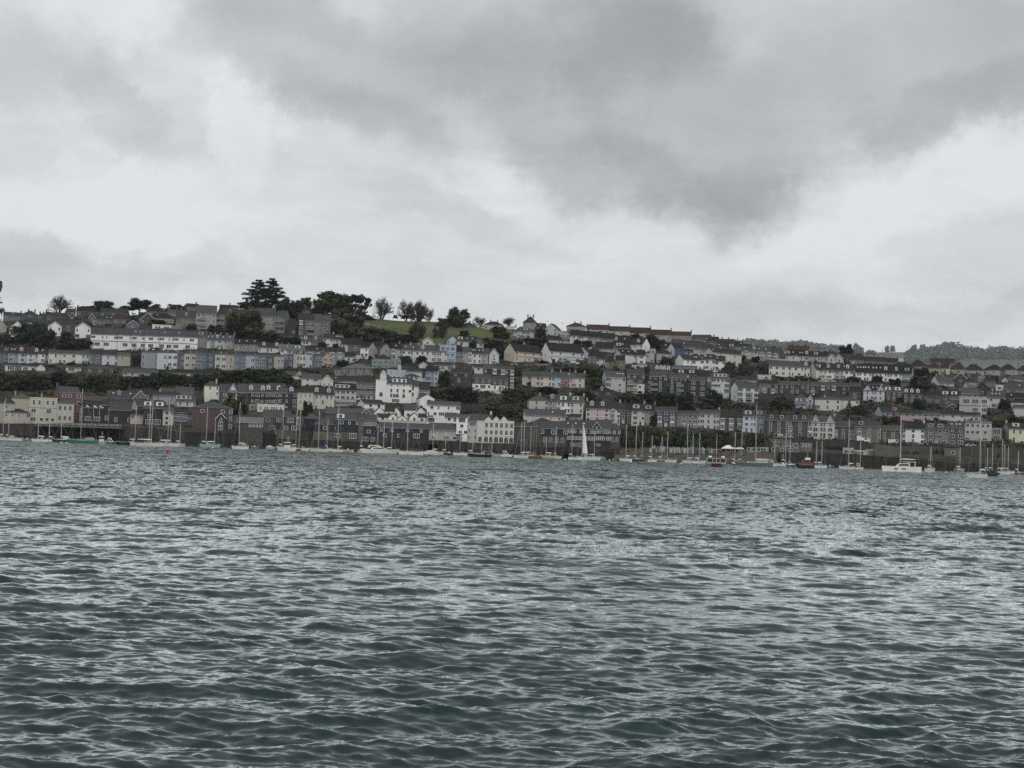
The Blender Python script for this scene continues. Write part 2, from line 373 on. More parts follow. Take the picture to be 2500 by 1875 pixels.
def build_beach():
 V = []; xs = np.linspace(1505, 1900, 70); ys = [577, 580, 584, 588, 592, 596, 600, 604, 608]
 for Y in ys:
  for x in xs: X = (x - CX) / F * Y; V.append((X, Y, ground_z(X, Y) + .06 + .12 * math.sin(X * .9 + Y)))
 n = len(xs); fs = [(i * n + j, i * n + j + 1, (i + 1) * n + j + 1, (i + 1) * n + j) for i in range(len(ys) - 1) for j in range(n - 1)]
 me = bpy.data.meshes.new('beach'); me.from_pydata(V, [], fs); me.materials.append(base_mat('shingle', (.085, .068, .052), var=.3, scale=.4, fine=3)); put(me, 'beach')['kind'] = 'structure'
build_beach()
# ------------------------------------------------------------------ buildings
WIN = {'t': (.95, 1.65), 's': (1.25, 1.15), 'w': (2.4, 1.35), 'd': (1.75, 1.5), 'b': (2.0, 1.9), 'a': (1.05, 1.9), 'g': (2.6, 1.9), 'o': (1.05, 2.1),
       'n': (.7, 1.2), 'c': (.7, .7), 'G': (3.2, 2.2), 'm': (.85, .8), 'A': (1.9, 2.7)}
WM = {}
def win_mesh(k, fw, dark=False):
 w_, h_ = WIN[k]; key = (k, fw, dark)
 if key in WM: return WM[key]
 mb = MB(); fm = mat('window_frame', fw); gm = glassm(); t = .11
 if k == 'b':                                     # projecting bay, glazed on three sides
  for (z0, z1) in ((-h_ / 2 - .55, -h_ / 2), (h_ / 2, h_ / 2 + .22)):
   mb.box(-w_ / 2, w_ / 2, -.6, 0, z0, z1, fm)
  mb.box(-w_ / 2 + .08, w_ / 2 - .08, -.5, 0, -h_ / 2, h_ / 2, gm)
  for x in (-w_ / 2, -w_ / 6 - .06, w_ / 6 - .06, w_ / 2 - .14): mb.box(x, x + .14, -.6, 0, -h_ / 2, h_ / 2, fm)
 elif k in 'aA':
  n = 8; r = w_ / 2; pts = [(-r, -h_ / 2), (r, -h_ / 2)] + [(r * math.cos(math.pi * i / n), h_ / 2 - r + r * math.sin(math.pi * i / n)) for i in range(n + 1)]
  mb.prism(pts, 'y', -.05, .1, gm); q = [(x * 1.18, z * 1.07) for x, z in pts]; mb.prism(q, 'y', -.03, .1, fm)
  mb.box(-.03, .03, -.08, 0, -h_ / 2, h_ / 2 - .05, fm)
 elif k == 'c':
  pts = [(w_ / 2 * math.cos(math.pi * i / 5), w_ / 2 * math.sin(math.pi * i / 5)) for i in range(10)]
  mb.prism(pts, 'y', -.05, .1, gm); mb.prism([(x * 1.25, z * 1.25) for x, z in pts], 'y', -.03, .1, fm)
 else:
  mb.box(-w_ / 2, w_ / 2, -.04, .05, -h_ / 2, h_ / 2, gm)
  mb.box(-w_ / 2 - t, w_ / 2 + t, -.10, 0, -h_ / 2 - t, -h_ / 2, fm); mb.box(-w_ / 2 - t, w_ / 2 + t, -.08, 0, h_ / 2, h_ / 2 + t, fm)
  mb.box(-w_ / 2 - t, -w_ / 2, -.08, 0, -h_ / 2, h_ / 2, fm); mb.box(w_ / 2, w_ / 2 + t, -.08, 0, -h_ / 2, h_ / 2, fm)
  if k in 'wdgG':
   n = {'w': 3, 'd': 2, 'g': 3, 'G': 4}[k]
   for i in range(1, n): x = -w_ / 2 + w_ * i / n; mb.box(x - .05, x + .05, -.07, 0, -h_ / 2, h_ / 2, fm)
  elif k in 'tn': mb.box(-w_ / 2, w_ / 2, -.07, 0, -.04, .04, fm)
 WM[key] = mb.mesh('window'); return WM[key]
def door_mesh(col):
 key = ('door', col)
 if key not in WM:
  mb = MB(); m = mat('painted_door', col); f = mat('window_frame', WHITE)
  mb.box(-.45, .45, -.06, .05, -1.02, .75, m); mb.box(-.45, .45, -.05, .05, .78, 1.05, glassm())
  mb.box(-.58, -.45, -.09, 0, -1.02, 1.05, f); mb.box(.45, .58, -.09, 0, -1.02, 1.05, f); mb.box(-.58, .58, -.09, 0, 1.05, 1.18, f)
  WM[key] = mb.mesh('door')
 return WM[key]
def sky_mesh():
 if 'skl' not in WM:
  mb = MB(); mb.box(-.42, .42, -.62, .62, 0, .1, mat('lead', (70, 72, 74))); mb.box(-.34, .34, -.54, .54, .1, .13, skyglass()); WM['skl'] = mb.mesh('skylight')
 return WM['skl']
def chim_mesh(col, w_=.8):
 key = ('chim', col, w_)
 if key not in WM:
  mb = MB(); m = wall(col); mb.box(-w_ / 2, w_ / 2, -.35, .35, -1.3, .7, m); mb.box(-w_ / 2 - .06, w_ / 2 + .06, -.41, .41, .7, .82, m)
  p = mat('chimney_pot', (110, 72, 52))
  for x in ((-.28, .28) if w_ > .7 else (0,)): mb.tube((x * .7, 0, .82), (x * .7, 0, 1.15), .12, .1, p, 6, True)
  WM[key] = mb.mesh('chimney')
 return WM[key]
def dormer_mesh(kind, col, rc):
 key = ('dorm', kind, col, rc)
 if key not in WM:
  mb = MB(); m = wall(col) if kind != 'slate' else wall((60, 62, 66), 'slate'); r = roofm(rc); w_ = {'box': 1.5, 'wide': 3.4}.get(kind, .85)
  if kind in ('box', 'wide'):
   mb.box(-w_, w_, 0, 2.6, -.9, .9, m); mb.box(-w_ - .15, w_ + .15, -.2, 2.7, .9, 1.05, r)
  else:
   mb.prism([(-w_, -.9), (w_, -.9), (w_, .6), (0, 1.3), (-w_, .6)], 'y', 0, 2.4, m)
   mb.slab([(-w_ - .15, -.15, .56), (0, -.15, 1.42), (0, 2.5, 1.42), (-w_ - .15, 2.5, .56)], .09, r)
   mb.slab([(0, -.15, 1.42), (w_ + .15, -.15, .56), (w_ + .15, 2.5, .56), (0, 2.5, 1.42)], .09, r)
   bb = mat('barge_board', WHITE)
   mb.slab([(-w_ - .17, -.24, .58), (0, -.24, 1.46), (0, -.16, 1.46), (-w_ - .17, -.16, .58)], .2, bb)
   mb.slab([(0, -.24, 1.46), (w_ + .17, -.24, .58), (w_ + .17, -.16, .58), (0, -.16, 1.46)], .2, bb)
  WM[key] = mb.mesh('dormer')
 return WM[key]
NB = [0]
DARKDOOR = [(60, 40, 38), (50, 62, 80), (40, 44, 46), (110, 60, 52), (150, 150, 145), (70, 90, 84)]
def house(T, x0, x1, yr, ye, yb, kind, wc, rc, win, label, cat='house', name=None, g=0, ch=None, dm=(), dk='gab', sk=(), mat_='render', fw=WHITE, fr=(), bal=(), D=None,
          low=None, trim=None, bands=(), door=None, group=None, gw='', over=.3, dz=0.0, dcol=None, found=3.5, side=None):
 """x0..x1 front, yr ridge, ye eaves, yb base, all in the pixels of photo tile T."""
 ox, oy, s = T
 X0, X1 = ox + x0 / s, ox + x1 / s; xc = (X0 + X1) / 2; YB = oy + yb / s
 P = at(xc, YB); k = P.y / F                       # metres per photo pixel there
 fwm = (X1 - X0) * k; gm_ = abs(g) / s * k
 if g:
  sy = min(gm_ / (D or 8.5), .72); yaw = math.asin(sy); D_ = gm_ / sy; fwm /= math.cos(yaw); yaw = yaw if g > 0 else -yaw
 else: yaw = 0; D_ = D or 9.0
 he = (yb - ye) / s * k; hr = max((yb - yr) / s * k - he, .25)
 el = math.atan2(P.z - CAM_H, P.y)
 if kind != 'flat' and kind != 'gable': hr += D_ / 2 * math.tan(el)
 NB[0] += 1
 if not g and kind in ('side', 'hip', 'gable') and name is None: yaw = ((NB[0] * 37) % 21 - 10) * .02
 r = thing(name or 'house', label, cat, P, -math.atan2(P.x, P.y) + yaw, group)
 wm = wall(wc, mat_); rm = roofm(rc); W2 = fwm / 2
 mb = MB(); fd = -found
 if low: hb = he * low[1]; mb.box(-W2, W2, 0, D_, fd, hb, wall(low[0], low[2] if len(low) > 2 else 'render')); z0 = hb;
 else: z0 = fd
 i = .02 if low else 0
 if kind == 'side': mb.prism([(-i, z0), (D_ + i, z0), (D_ + i, he), (D_ / 2, he + hr - .05), (-i, he)], 'x', -W2 - i, W2 + i, wm)
 elif kind == 'gable': mb.prism([(-W2 - i, z0), (W2 + i, z0), (W2 + i, he), (0, he + hr - .05), (-W2 - i, he)], 'y', -i, D_ + i, wm)
 else: mb.box(-W2 - i, W2 + i, -i, D_ + i, z0, he, wm)
 if side:                                           # the end wall has a colour of its own
  sx = -W2 - .03 if g > 0 else W2 + .03
  mb.face([(sx, 0, fd), (sx, D_, fd), (sx, D_, he), (sx, D_ / 2, he + hr - .1), (sx, 0, he)] if kind == 'side' else [(sx, 0, fd), (sx, D_, fd), (sx, D_, he), (sx, 0, he)], wall(side[0], side[1]))
 mb.obj('wall', r)
 rb = MB(); o = over; t = .16
 zf = lambda y: he + hr * (1 - abs(y - D_ / 2) / (D_ / 2)) if kind in ('side', 'hip') else he
 if kind == 'side':
  de = -o * hr / (D_ / 2)
  rb.slab([(-W2 - o * .6, -o, he + de + .05), (W2 + o * .6, -o, he + de + .05), (W2 + o * .6, D_ / 2, he + hr + .05), (-W2 - o * .6, D_ / 2, he + hr + .05)], t, rm)
  rb.slab([(-W2 - o * .6, D_ / 2, he + hr + .05), (W2 + o * .6, D_ / 2, he + hr + .05), (W2 + o * .6, D_ + o, he + de + .05), (-W2 - o * .6, D_ + o, he + de + .05)], t, rm)
  rb.box(-W2 - o * .6, W2 + o * .6, D_ / 2 - .12, D_ / 2 + .12, he + hr - .02, he + hr + .14, roofm((58, 50, 48)))
 elif kind == 'gable':
  de = -o * hr / W2
  rb.slab([(-W2 - o, -o, he + de + .05), (0, -o, he + hr + .05), (0, D_ + o, he + hr + .05), (-W2 - o, D_ + o, he + de + .05)], t, rm)
  rb.slab([(0, -o, he + hr + .05), (W2 + o, -o, he + de + .05), (W2 + o, D_ + o, he + de + .05), (0, D_ + o, he + hr + .05)], t, rm)
  bb = mat('barge_board', trim if trim and trim != 'none' else WHITE)
  if trim != 'none':
   rb.slab([(-W2 - o - .03, -o - .09, he + de + .08), (0, -o - .09, he + hr + .12), (0, -o - .01, he + hr + .12), (-W2 - o - .03, -o - .01, he + de + .08)], .26, bb)
   rb.slab([(0, -o - .09, he + hr + .12), (W2 + o + .03, -o - .09, he + de + .08), (W2 + o + .03, -o - .01, he + de + .08), (0, -o - .01, he + hr + .12)], .26, bb)
 elif kind == 'hip':
  c = min(W2 * .95, D_ / 2); zt = he + hr; A = (-W2 - o, -o, he); B = (W2 + o, -o, he); Cc = (W2 + o, D_ + o, he); Dd = (-W2 - o, D_ + o, he)
  R0, R1 = (-W2 + c, D_ / 2, zt), (W2 - c, D_ / 2, zt)
  for q in ((A, B, R1, R0), (Cc, Dd, R0, R1), (B, Cc, R1), (Dd, A, R0)): rb.face(q, rm)
  rb.box(-W2 - o, W2 + o, -o, D_ + o, he - .18, he - .004, mat('gutter', (90, 92, 92)))
 else:
  rb.box(-W2 - .12, W2 + .12, -.12, D_ + .12, he, he + .35, mat('parapet', trim if trim and trim != 'none' else tuple(min(255, int(c * 1.08)) for c in wc)))
  rb.box(-W2 + .2, W2 - .2, .2, D_ - .2, he + .35, he + .42, rm)
  if hr > .8: rb.prism([(.8, he + .42), (D_ - .8, he + .42), (D_ / 2, he + .42 + hr)], 'x', -W2 + .3, W2 - .3, rm)
 if kind in ('side',) and trim != 'none': rb.box(-W2 - .1, W2 + .1, -o - .12, -o + .02, he - o * hr / (D_ / 2) - .22, he - o * hr / (D_ / 2) - .04, mat('gutter', trim or (120, 122, 122)))
 ro = rb.obj('roof', r)
 if ch is None: ch = () if kind in ('flat', 'gable') else (.04, .96)
 cc = dcol or (tuple(int(c * .8) for c in wc) if mat_ == 'render' else (84, 76, 68))
 for c in ch:
  x = -W2 + c * fwm
  if kind == 'gable': put(chim_mesh(cc), 'chimney', ro, (0, D_ * c, he + hr + .3))
  elif kind == 'hip': put(chim_mesh(cc), 'chimney', ro, (x * .8, D_ / 2, he + hr + .1))
  elif kind == 'flat': put(chim_mesh(cc), 'chimney', ro, (x, D_ / 2, he + 1.2))
  else: put(chim_mesh(cc), 'chimney', ro, (x, D_ / 2, he + hr + .4))
 sl = math.atan2(hr, D_ / 2)
 dcolr = wc if mat_ == 'render' else WHITE
 for d in dm:
  x = -W2 + d * fwm; yy = min(D_ * .18, 1.6); zz = he + hr * yy / (D_ / 2) + .7
  du = put(dormer_mesh(dk, dcolr, rc), 'dormer', r, (x, yy - .3, zz))
  if dk == 'wide':
   for q in (-2.2, 0, 2.2): put(win_mesh('s', fw), 'window', du, (q, 0, 0))
  else: put(win_mesh('n' if dk == 'gab' else 's', fw), 'window', du, (0, 0, -.1))
 for d in sk:
  x = -W2 + d * fwm; yy = D_ * .27
  so_ = put(sky_mesh(), 'skylight', ro, (x, yy, he + hr * yy / (D_ / 2) + .07)); so_.rotation_euler[0] = sl
 # windows: one string per storey, top first, one character per bay
 rows = win if isinstance(win, (list, tuple)) else [win]
 nr = len(rows)
 for ri, row in enumerate(rows):
  if not row: continue
  zc = he * (1 - (ri + .5) / nr) + (.12 if nr < 3 else .05); n = len(row)
  for ci, cch in enumerate(row):
   if cch == '.': continue
   x = -W2 + fwm * (ci + .5) / n; z = zc
   hh = he / nr
   if cch == 'o': put(door_mesh(DARKDOOR[(NB[0] + ci) % 6]), 'door', r, (x, -.02, he * (nr - ri - 1) / nr + 1.02)); continue
   scl = min(1, hh * .78 / WIN[cch][1], fwm / n * (.9 + .42 * (ci > 0 and row[ci - 1] == '.') + .42 * (ci < n - 1 and row[ci + 1] == '.')) / WIN[cch][0])
   put(win_mesh(cch, fw), 'window', r, (x, -.02, z), sc=(scl, 1, scl) if scl < .999 else None)
 for (f0, f1, z_) in fr:                            # small gables in front of the roof: (centre, half width, height) as fractions
  x = -W2 + f0 * fwm; hw = f1 * fwm; mbb = MB()
  mbb.prism([(x - hw, he - .02), (x + hw, he - .02), (x, he + z_ * hr)], 'y', -.06, D_ * .45, wm)
  mbb.slab([(x - hw - .2, -.3, he - .1), (x, -.3, he + z_ * hr + .15), (x, D_ * .45, he + z_ * hr + .15), (x - hw - .2, D_ * .45, he - .1)], .12, rm)
  mbb.slab([(x, -.3, he + z_ * hr + .15), (x + hw + .2, -.3, he - .1), (x + hw + .2, D_ * .45, he - .1), (x, D_ * .45, he + z_ * hr + .15)], .12, rm)
  bb = mat('barge_board', trim if trim and trim != 'none' else WHITE)
  mbb.slab([(x - hw - .2, -.4, he - .06), (x, -.4, he + z_ * hr + .2), (x, -.31, he + z_ * hr + .2), (x - hw - .2, -.31, he - .06)], .22, bb)
  mbb.slab([(x, -.4, he + z_ * hr + .2), (x + hw + .2, -.4, he - .06), (x + hw + .2, -.31, he - .06), (x, -.31, he + z_ * hr + .2)], .22, bb)
  mbb.obj('gable', r);
  if hw > 1.1: put(win_mesh('n', fw), 'window', r, (x, -.09, he + .25), sc=(.8, 1, .8))
 for (f0, f1, zf_) in bal:                          # balconies: from, to, height as fractions
  bb = MB(); x_0, x_1 = -W2 + f0 * fwm, -W2 + f1 * fwm; z = he * zf_; rail = mat('balcony_rail', (150, 152, 150));
  bb.box(x_0, x_1, -1.2, 0, z - .2, z, rail)
  bb.box(x_0, x_1, -1.2, -1.14, z + .95, z + 1.02, rail)
  n = max(2, int((x_1 - x_0) / .9))
  for q in range(n + 1): xx = x_0 + (x_1 - x_0 - .06) * q / n; bb.box(xx, xx + .06, -1.2, -1.14, z, z + .95, rail)
  bb.box(x_0 + .05, x_1 - .05, -1.16, -1.13, z + .08, z + .9, mat('balcony_screen', (84, 90, 94)))
  bb.obj('balcony', r)
 for (zf_, bc, hgt) in bands:
  bb = MB(); bb.box(-W2 - .06, W2 + .06, -.16, 0.0, he * zf_, he * zf_ + hgt, mat('string_course', bc)); bb.obj('string_course', r)
 for (sxf, szf, kk) in [(float(a), float(b), c) for a, b, c in [q.split(',') for q in gw.split(';') if q]]:   # windows on the visible end wall
  sx = -W2 - .02 if g > 0 else W2 + .02
  put(win_mesh(kk, fw), 'window', r, (sx, D_ * sxf, he * szf), rz=-math.pi / 2 if g > 0 else math.pi / 2)
 return r
NAMES = {}
def cname(c):
 return NAMES.get(c, 'grey')
def terrace(T, x0, yr, ye, yb, items, row, roof=(66, 67, 70), slope=.0328, kind='side', cat='house', grp=None, name='terraced_house', **kw):
 """items: (x1, colour, colour word, windows[, options])"""
 base = x0
 for i, it in enumerate(items):
  x1, wc, cn, win = it[:4]; op = dict(kw); op.update(it[4] if len(it) > 4 else {})
  dy = ((x0 + x1) / 2 - base) * slope; dr = op.pop('dr', 0); de = op.pop('de', 0); db = op.pop('db', 0)
  kd = op.pop('kind', kind); rf = op.pop('roof', roof); what = op.pop('what', '')
  jt = 0 if name == 'villa' else 1; dr += ((i * 7 + len(row)) % 5 - 2) * 1.6 * jt; de += ((i * 5 + len(row)) % 3 - 1) * 1.5 * jt
  nb = items[i - 1] if i else (items[i + 1] if len(items) > 1 else None)
  lab = f"{cn} house{' ' + what if what else ''}" + (f" beside {nb[2]} one" if nb else '') + f", {ORD[i]} from left in {row}"
  if len(lab.split()) > 16: lab = f"{cn} house, {ORD[i]} from left in {row}"
  house(T, x0, x1, yr + dy + dr, ye + dy + de, yb + dy + db, kd, wc, rf, win, op.pop('label', lab), cat, name, group=grp or row, **op)
  x0 = x1
# ------------------------------------------------------------------ the town, read off the photograph in tiles: (origin x, origin y, scale)
tA = (0, 720, 6.144); tB = (0, 900, 6.144); tC = (340, 670, 6.144); tD = (340, 850, 6.144); tE = (680, 700, 6.144); tF = (680, 880, 6.144)
tG = (1020, 730, 6.144); tH = (1020, 910, 6.144); tI = (1360, 760, 6.144); tJ = (1360, 940, 6.144)
tK = (1700, 800, 5.53); tL = (1700, 960, 5.53); tM = (2080, 810, 5.267); tN = (2080, 970, 5.267)
Wt, Wg, Cr, Ye, Pk = (186, 190, 189), (164, 170, 171), (168, 163, 146), (170, 164, 128), (162, 136, 134)
Gr, Gd, Gk = (122, 123, 120), (92, 91, 87), (66, 66, 67)
St, Sl, Bn = (76, 70, 63), (110, 103, 90), (80, 60, 53)
Nv, Ns, Bl, Lb, Tl = (46, 50, 64), (64, 80, 96), (74, 98, 126), (138, 152, 172), (70, 96, 104)
R0, R1, R2, R3, R4 = (56, 57, 60), (82, 84, 87), (64, 54, 50), (42, 42, 45), (108, 111, 113)
H = house
# --- skyline and upper rows, west part
H(tA, -150, 90, 330, 470, 560, 'gable', (128, 126, 118), R0, ['', ''], 'plain grey rendered gable cut off by the west edge of the photo')
H(tA, 60, 320, 262, 310, 350, 'side', Gd, R0, ['s.s'], 'low slate-roofed house on the western skyline with a bright rooflight', sk=(.5,))
H(tA, 330, 560, 236, 292, 340, 'hip', Gk, R0, ['.t.'], 'dark hipped house with two chimneys on the western skyline', ch=(.35, .85))
H(tA, 575, 700, 282, 320, 360, 'side', Gd, R2, ['s.s'], 'small skyline house with two dark chimney stacks beside the bare tree', ch=(.05, .45))
H(tA, 700, 1000, 265, 330, 380, 'side', Gk, R2, ['s..s'], 'long low brown-roofed house under the twisted bare tree')
H(tA, 1000, 1130, 210, 260, 320, 'side', Gk, R0, ['s.'], 'small dark house right of the twisted bare tree on the skyline')
H(tA, 1150, 1480, 190, 250, 300, 'side', Gk, R3, ['s.s.'], 'long black-roofed house below the dark round skyline tree')
H(tA, 1500, 1900, 205, 270, 330, 'side', Gk, R0, ['s.s.s'], 'slate-roofed house row between the two dark skyline trees')
H(tA, 1035, 1120, 258, 325, 385, 'gable', Bn, R3, ['t'], 'narrow brown gable with white barge boards under the skyline', D=7)
H(tA, 1330, 1430, 280, 350, 400, 'gable', (88, 72, 62), R3, ['t'], 'narrow brick gable with a chimney below the round skyline tree', D=7)
H(tA, 1440, 1700, 310, 370, 440, 'side', Gd, R0, ['s.s.'], 'dark-roofed cottage with two bright rooflights above the villa terrace', sk=(.6, .85))
H(tA, 1700, 1890, 300, 360, 440, 'side', (86, 84, 80), R2, ['s.s'], 'brown-roofed house just above the long white villa terrace')
H(tA, 1900, 2080, 380, 450, 530, 'gable', (84, 88, 96), R0, ['.t.'], 'blue-grey gabled house just above the long white villa terrace', D=8)
H(tA, 2090, 2330, 265, 380, 470, 'gable', (72, 62, 60), R3, ['s.s', '...'], 'big brown-black gable behind the west end of the flats')
H(tA, 1395, 1455, 380, 405, 440, 'gable', Wt, R1, ['s'], 'left one of two little white gables beside the white gabled villas', D=4, ch=())
H(tA, 1460, 1525, 382, 407, 442, 'gable', Wt, R1, ['s'], 'right one of two little white gables beside the white gabled villas', D=4, ch=())
H(tA, 340, 600, 395, 475, 560, 'side', (92, 84, 74), R0, ['', ''], 'dark slate roof with two bright rooflights behind the blue-black cypress', sk=(.35, .5))
H(tA, 165, 340, 392, 478, 625, 'gable', Wt, R0, ['a.a', 'g..'], 'white gabled villa west of the big dark tree, its roof cut steeply', D=10)
H(tA, 720, 915, 398, 472, 625, 'gable', Wt, R0, ['a.a', '.g.'], 'white gabled villa with two arched windows between dark tree and garden', D=10)
H(tA, 915, 1130, 368, 452, 580, 'side', (70, 66, 62), R0, ['.s.', '.s.'], 'dark stone house between two white gabled villas', ch=(.1,))
H(tA, 1125, 1350, 412, 490, 660, 'gable', Wt, R1, ['t..t', 'G..g'], 'white gabled villa above a dark open veranda, next to the long terrace', D=10)
H(tC, 0, 130, 570, 660, 760, 'side', (74, 60, 56), R3, ['.s', '.s'], 'dark brown house with black roof west of the hipped cottage')
H(tC, 135, 515, 575, 652, 745, 'hip', (118, 114, 104), R3, ['s.s.s'], 'hipped stone cottage with a bright rooflight above the villa terrace', ch=(.2,), sk=(.35,))
H(tC, 120, 420, 505, 560, 610, 'side', (104, 102, 96), R3, ['s.s.'], 'low black-roofed row house just under the skyline bushes', sk=(.8,))
H(tC, 420, 620, 525, 570, 640, 'side', (112, 112, 106), R1, ['s.s'], 'pale-walled house with grey roof west of the brown flats')
H(tC, 720, 900, 440, 490, 560, 'side', Gd, R3, ['s.s.'], 'skyline house with one chimney just west of the flats', ch=(.8,))
H(tC, 1210, 1480, 458, 500, 600, 'side', (110, 96, 84), R3, ['s.s.s'], 'low skyline house behind the first block of flats', ch=(.55,))
H(tC, 1380, 1640, 520, 580, 640, 'side', Bn, R2, ['s.s'], 'brown-roofed house between the two tall blocks of flats')
H(tC, 1640, 1780, 480, 530, 600, 'side', Bn, R2, ['s.'], 'small brown house right under the tall dark pines')
# flats
H(tC, 545, 850, 535, 655, 820, 'side', (92, 87, 82), R1, ['.dd.', 's.d.'], 'low brown block of flats with dormer at the west end of the flats', 'flats', 'apartment_block', dm=(.5,), bal=((0, .28, .1),), D=11)
H(tC, 845, 1150, 462, 578, 815, 'side', (126, 124, 120), R1, ['dd.s', 'g.ns', 'g..s'], 'tall grey block of flats with big sloping slate roof', 'flats', 'apartment_block', ch=(), bal=((.2, .48, .58), (.2, .48, .2)), D=11)
H(tC, 1155, 1275, 495, 590, 800, 'side', (104, 98, 92), R2, ['g.', 'g.', 'g.'], 'narrow block of flats with stacked balconies and brown end wall', 'flats', 'apartment_block', g=-90, side=((86, 72, 62), 'render'), ch=(), bal=((0, .95, .62), (0, .95, .24)), D=11)
H(tC, 1770, 2035, 500, 618, 880, 'side', (118, 116, 112), R1, ['d..s', 'g.ss', 'g..s'], 'grey block of flats below the tall pines', 'flats', 'apartment_block', ch=(), bal=((0, .3, .6), (0, .3, .25)), D=11)
H(tC, 2035, 2180, 538, 625, 890, 'side', (96, 94, 92), R1, ['g.', 'g.', 'g.'], 'narrow balconied block of flats stepping down east of the pines', 'flats', 'apartment_block', g=-70, ch=(), bal=((0, .9, .68), (0, .9, .38), (0, .9, .06)), D=11)
H(tE, 130, 250, 480, 510, 740, 'flat', (48, 50, 62), R3, ['', '.s'], 'narrow blue-black slate-hung block between two blocks of flats', 'flats', 'apartment_block', mat_='slate')
H(tE, 300, 530, 395, 500, 740, 'side', (78, 64, 60), R2, ['b.gg', 'd.gg', 'd...'], 'brown brick end of the easternmost flats with two balconies', 'flats', 'apartment_block', bal=((.55, 1, .42), (.55, 1, .08)), ch=(), g=30, D=12)
H(tE, 530, 650, 405, 512, 735, 'side', (98, 95, 88), R1, ['s.', 's.', 's.'], 'grey middle section of the easternmost flats under a sloping roof', 'flats', 'apartment_block', ch=(), D=12)
H(tE, 650, 775, 420, 525, 740, 'side', (74, 72, 68), R1, ['gs', 'gs', 'gs'], 'dark eastern section of the easternmost flats', 'flats', 'apartment_block', ch=(), D=12)
H(tE, 290, 560, 300, 360, 420, 'hip', (96, 88, 80), R3, ['.s.'], 'dark hipped house with one chimney behind the easternmost flats', ch=(.4,))
H(tE, 690, 920, 405, 480, 560, 'side', (72, 66, 60), R3, ['s..'], 'black-roofed house half hidden in trees beside the easternmost flats')
# long white villa terrace
terrace((0, 0, 1), 221, 799, 814, 848, [
 (254, Wt, 'white', ['w.n', '.g.'], dict(roof=R1)), (288, Wt, 'white', ['n.w', 'g..'], dict(roof=R1)), (322, (180, 184, 184), 'white', ['w.n', '.g.']),
 (354, (176, 180, 182), 'white', ['w.s', 'g.g'], dict(sk=(.25, .6))), (390, Wt, 'white', ['.w.n', '.g..']), (425, Wt, 'white', ['w.nn', 'g.g.'], dict(sk=(.3,))), (481, Wt, 'white', ['w.n.w.', 'g..g..'], dict(sk=(.2,), ch=()))],
 'the long white villa terrace', roof=(80, 83, 88), bands=((.47, (96, 98, 98), .35),), ch=(), D=11, cat='house', name='villa')
H(tC, 195, 490, 758, 764, 830, 'flat', (172, 174, 170), R1, ['.ss.ss.'], 'flat white attic storey with five square windows above the villa terrace', D=6)
H(tC, 490, 640, 768, 775, 835, 'flat', (104, 100, 90), R1, ['.s.'], 'low brown flat-roofed box beside the white attic storey', D=6)
H(tC, 865, 1005, 845, 930, 1100, 'side', (112, 111, 107), R1, ['.t.', '.t.'], 'grey house with a wide dormer east of the villa terrace', dm=(.35,), dk='box', ch=(.05,))
terrace(tC, 1010, 895, 972, 1110, [(1062, (150, 156, 166), 'pale grey', ['', '']), (1130, (104, 120, 144), 'steel blue', ['t', 't']), (1215, (132, 142, 164), 'lavender', ['.s', '.b'], dict(dm=(.4,))),
 (1310, (138, 142, 140), 'pale grey', ['.t', 'o.']), (1420, (122, 122, 114), 'olive grey', ['.t', 't.'])], 'the short row above the pastel terrace', roof=R1, sk=(.4,), ch=(.98,))
terrace(tC, 1425, 958, 1038, 1150, [(1545, (118, 116, 108), 'grey', ['tt']), (1650, (108, 108, 106), 'dark grey', ['tt']), (1775, (106, 110, 118), 'blue-grey', ['tt'])], 'the black-roofed cottages by the trees', roof=R3, sk=(.6,), ch=())
terrace(tC, 1780, 1015, 1085, 1170, [(1950, (160, 160, 150), 'off-white', ['t.t'], dict(dm=(.5,), roof=R2)), (2130, (168, 168, 156), 'cream', ['t.t'], dict(dm=(.6,), roof=R2))], 'the pair with white dormers', ch=())
H(tC, 2130, 2240, 1060, 1110, 1170, 'side', (150, 148, 140), R2, ['.s'], 'small cream cottage beside the pair with white dormers')
# pastel terrace, west part
terrace(tA, -30, 765, 862, 1000, [(125, (76, 92, 102), 'slate blue', ['.d', '.d'], dict(ch=(.3,), dm=(.8,), dk='box')), (270, (104, 122, 148), 'steel blue', ['tt', 'd.'], dict(sk=(.3, .6), ch=())),
 (400, (136, 150, 174), 'powder blue', ['.dd', '.d.'], dict(dm=(.35,), ch=())), (560, (152, 158, 172), 'pale lilac', ['.t.t', '.b..'], dict(dm=(.85,), ch=())), (668, (166, 168, 166), 'pale grey', ['.t', '.b'], dict(sk=(.5,), kind='hip', ch=(), g=-50))],
 'the western pastel terrace', roof=R2)
terrace(tA, 728, 820, 866, 1035, [(930, (172, 166, 148), 'cream', ['.t.', 't.t']), (1130, (168, 161, 144), 'sand', ['s.s', 's.s']), (1282, (166, 168, 164), 'off-white', ['.t', '.t']), (1335, (150, 160, 170), 'pale blue', ['t', 'd']), (1400, Bl, 'deep blue', ['t', 'o'], dict(roof=R2)),
 (1530, (68, 92, 108), 'teal blue', ['.d.', '.d.'], dict(roof=R2)), (1762, (152, 158, 174), 'lilac blue', ['.t.t', '.s.s'], dict(roof=R2)), (1950, (138, 130, 112), 'tan', ['.t..', '....'])], 'the middle pastel terrace', roof=R1, ch=())
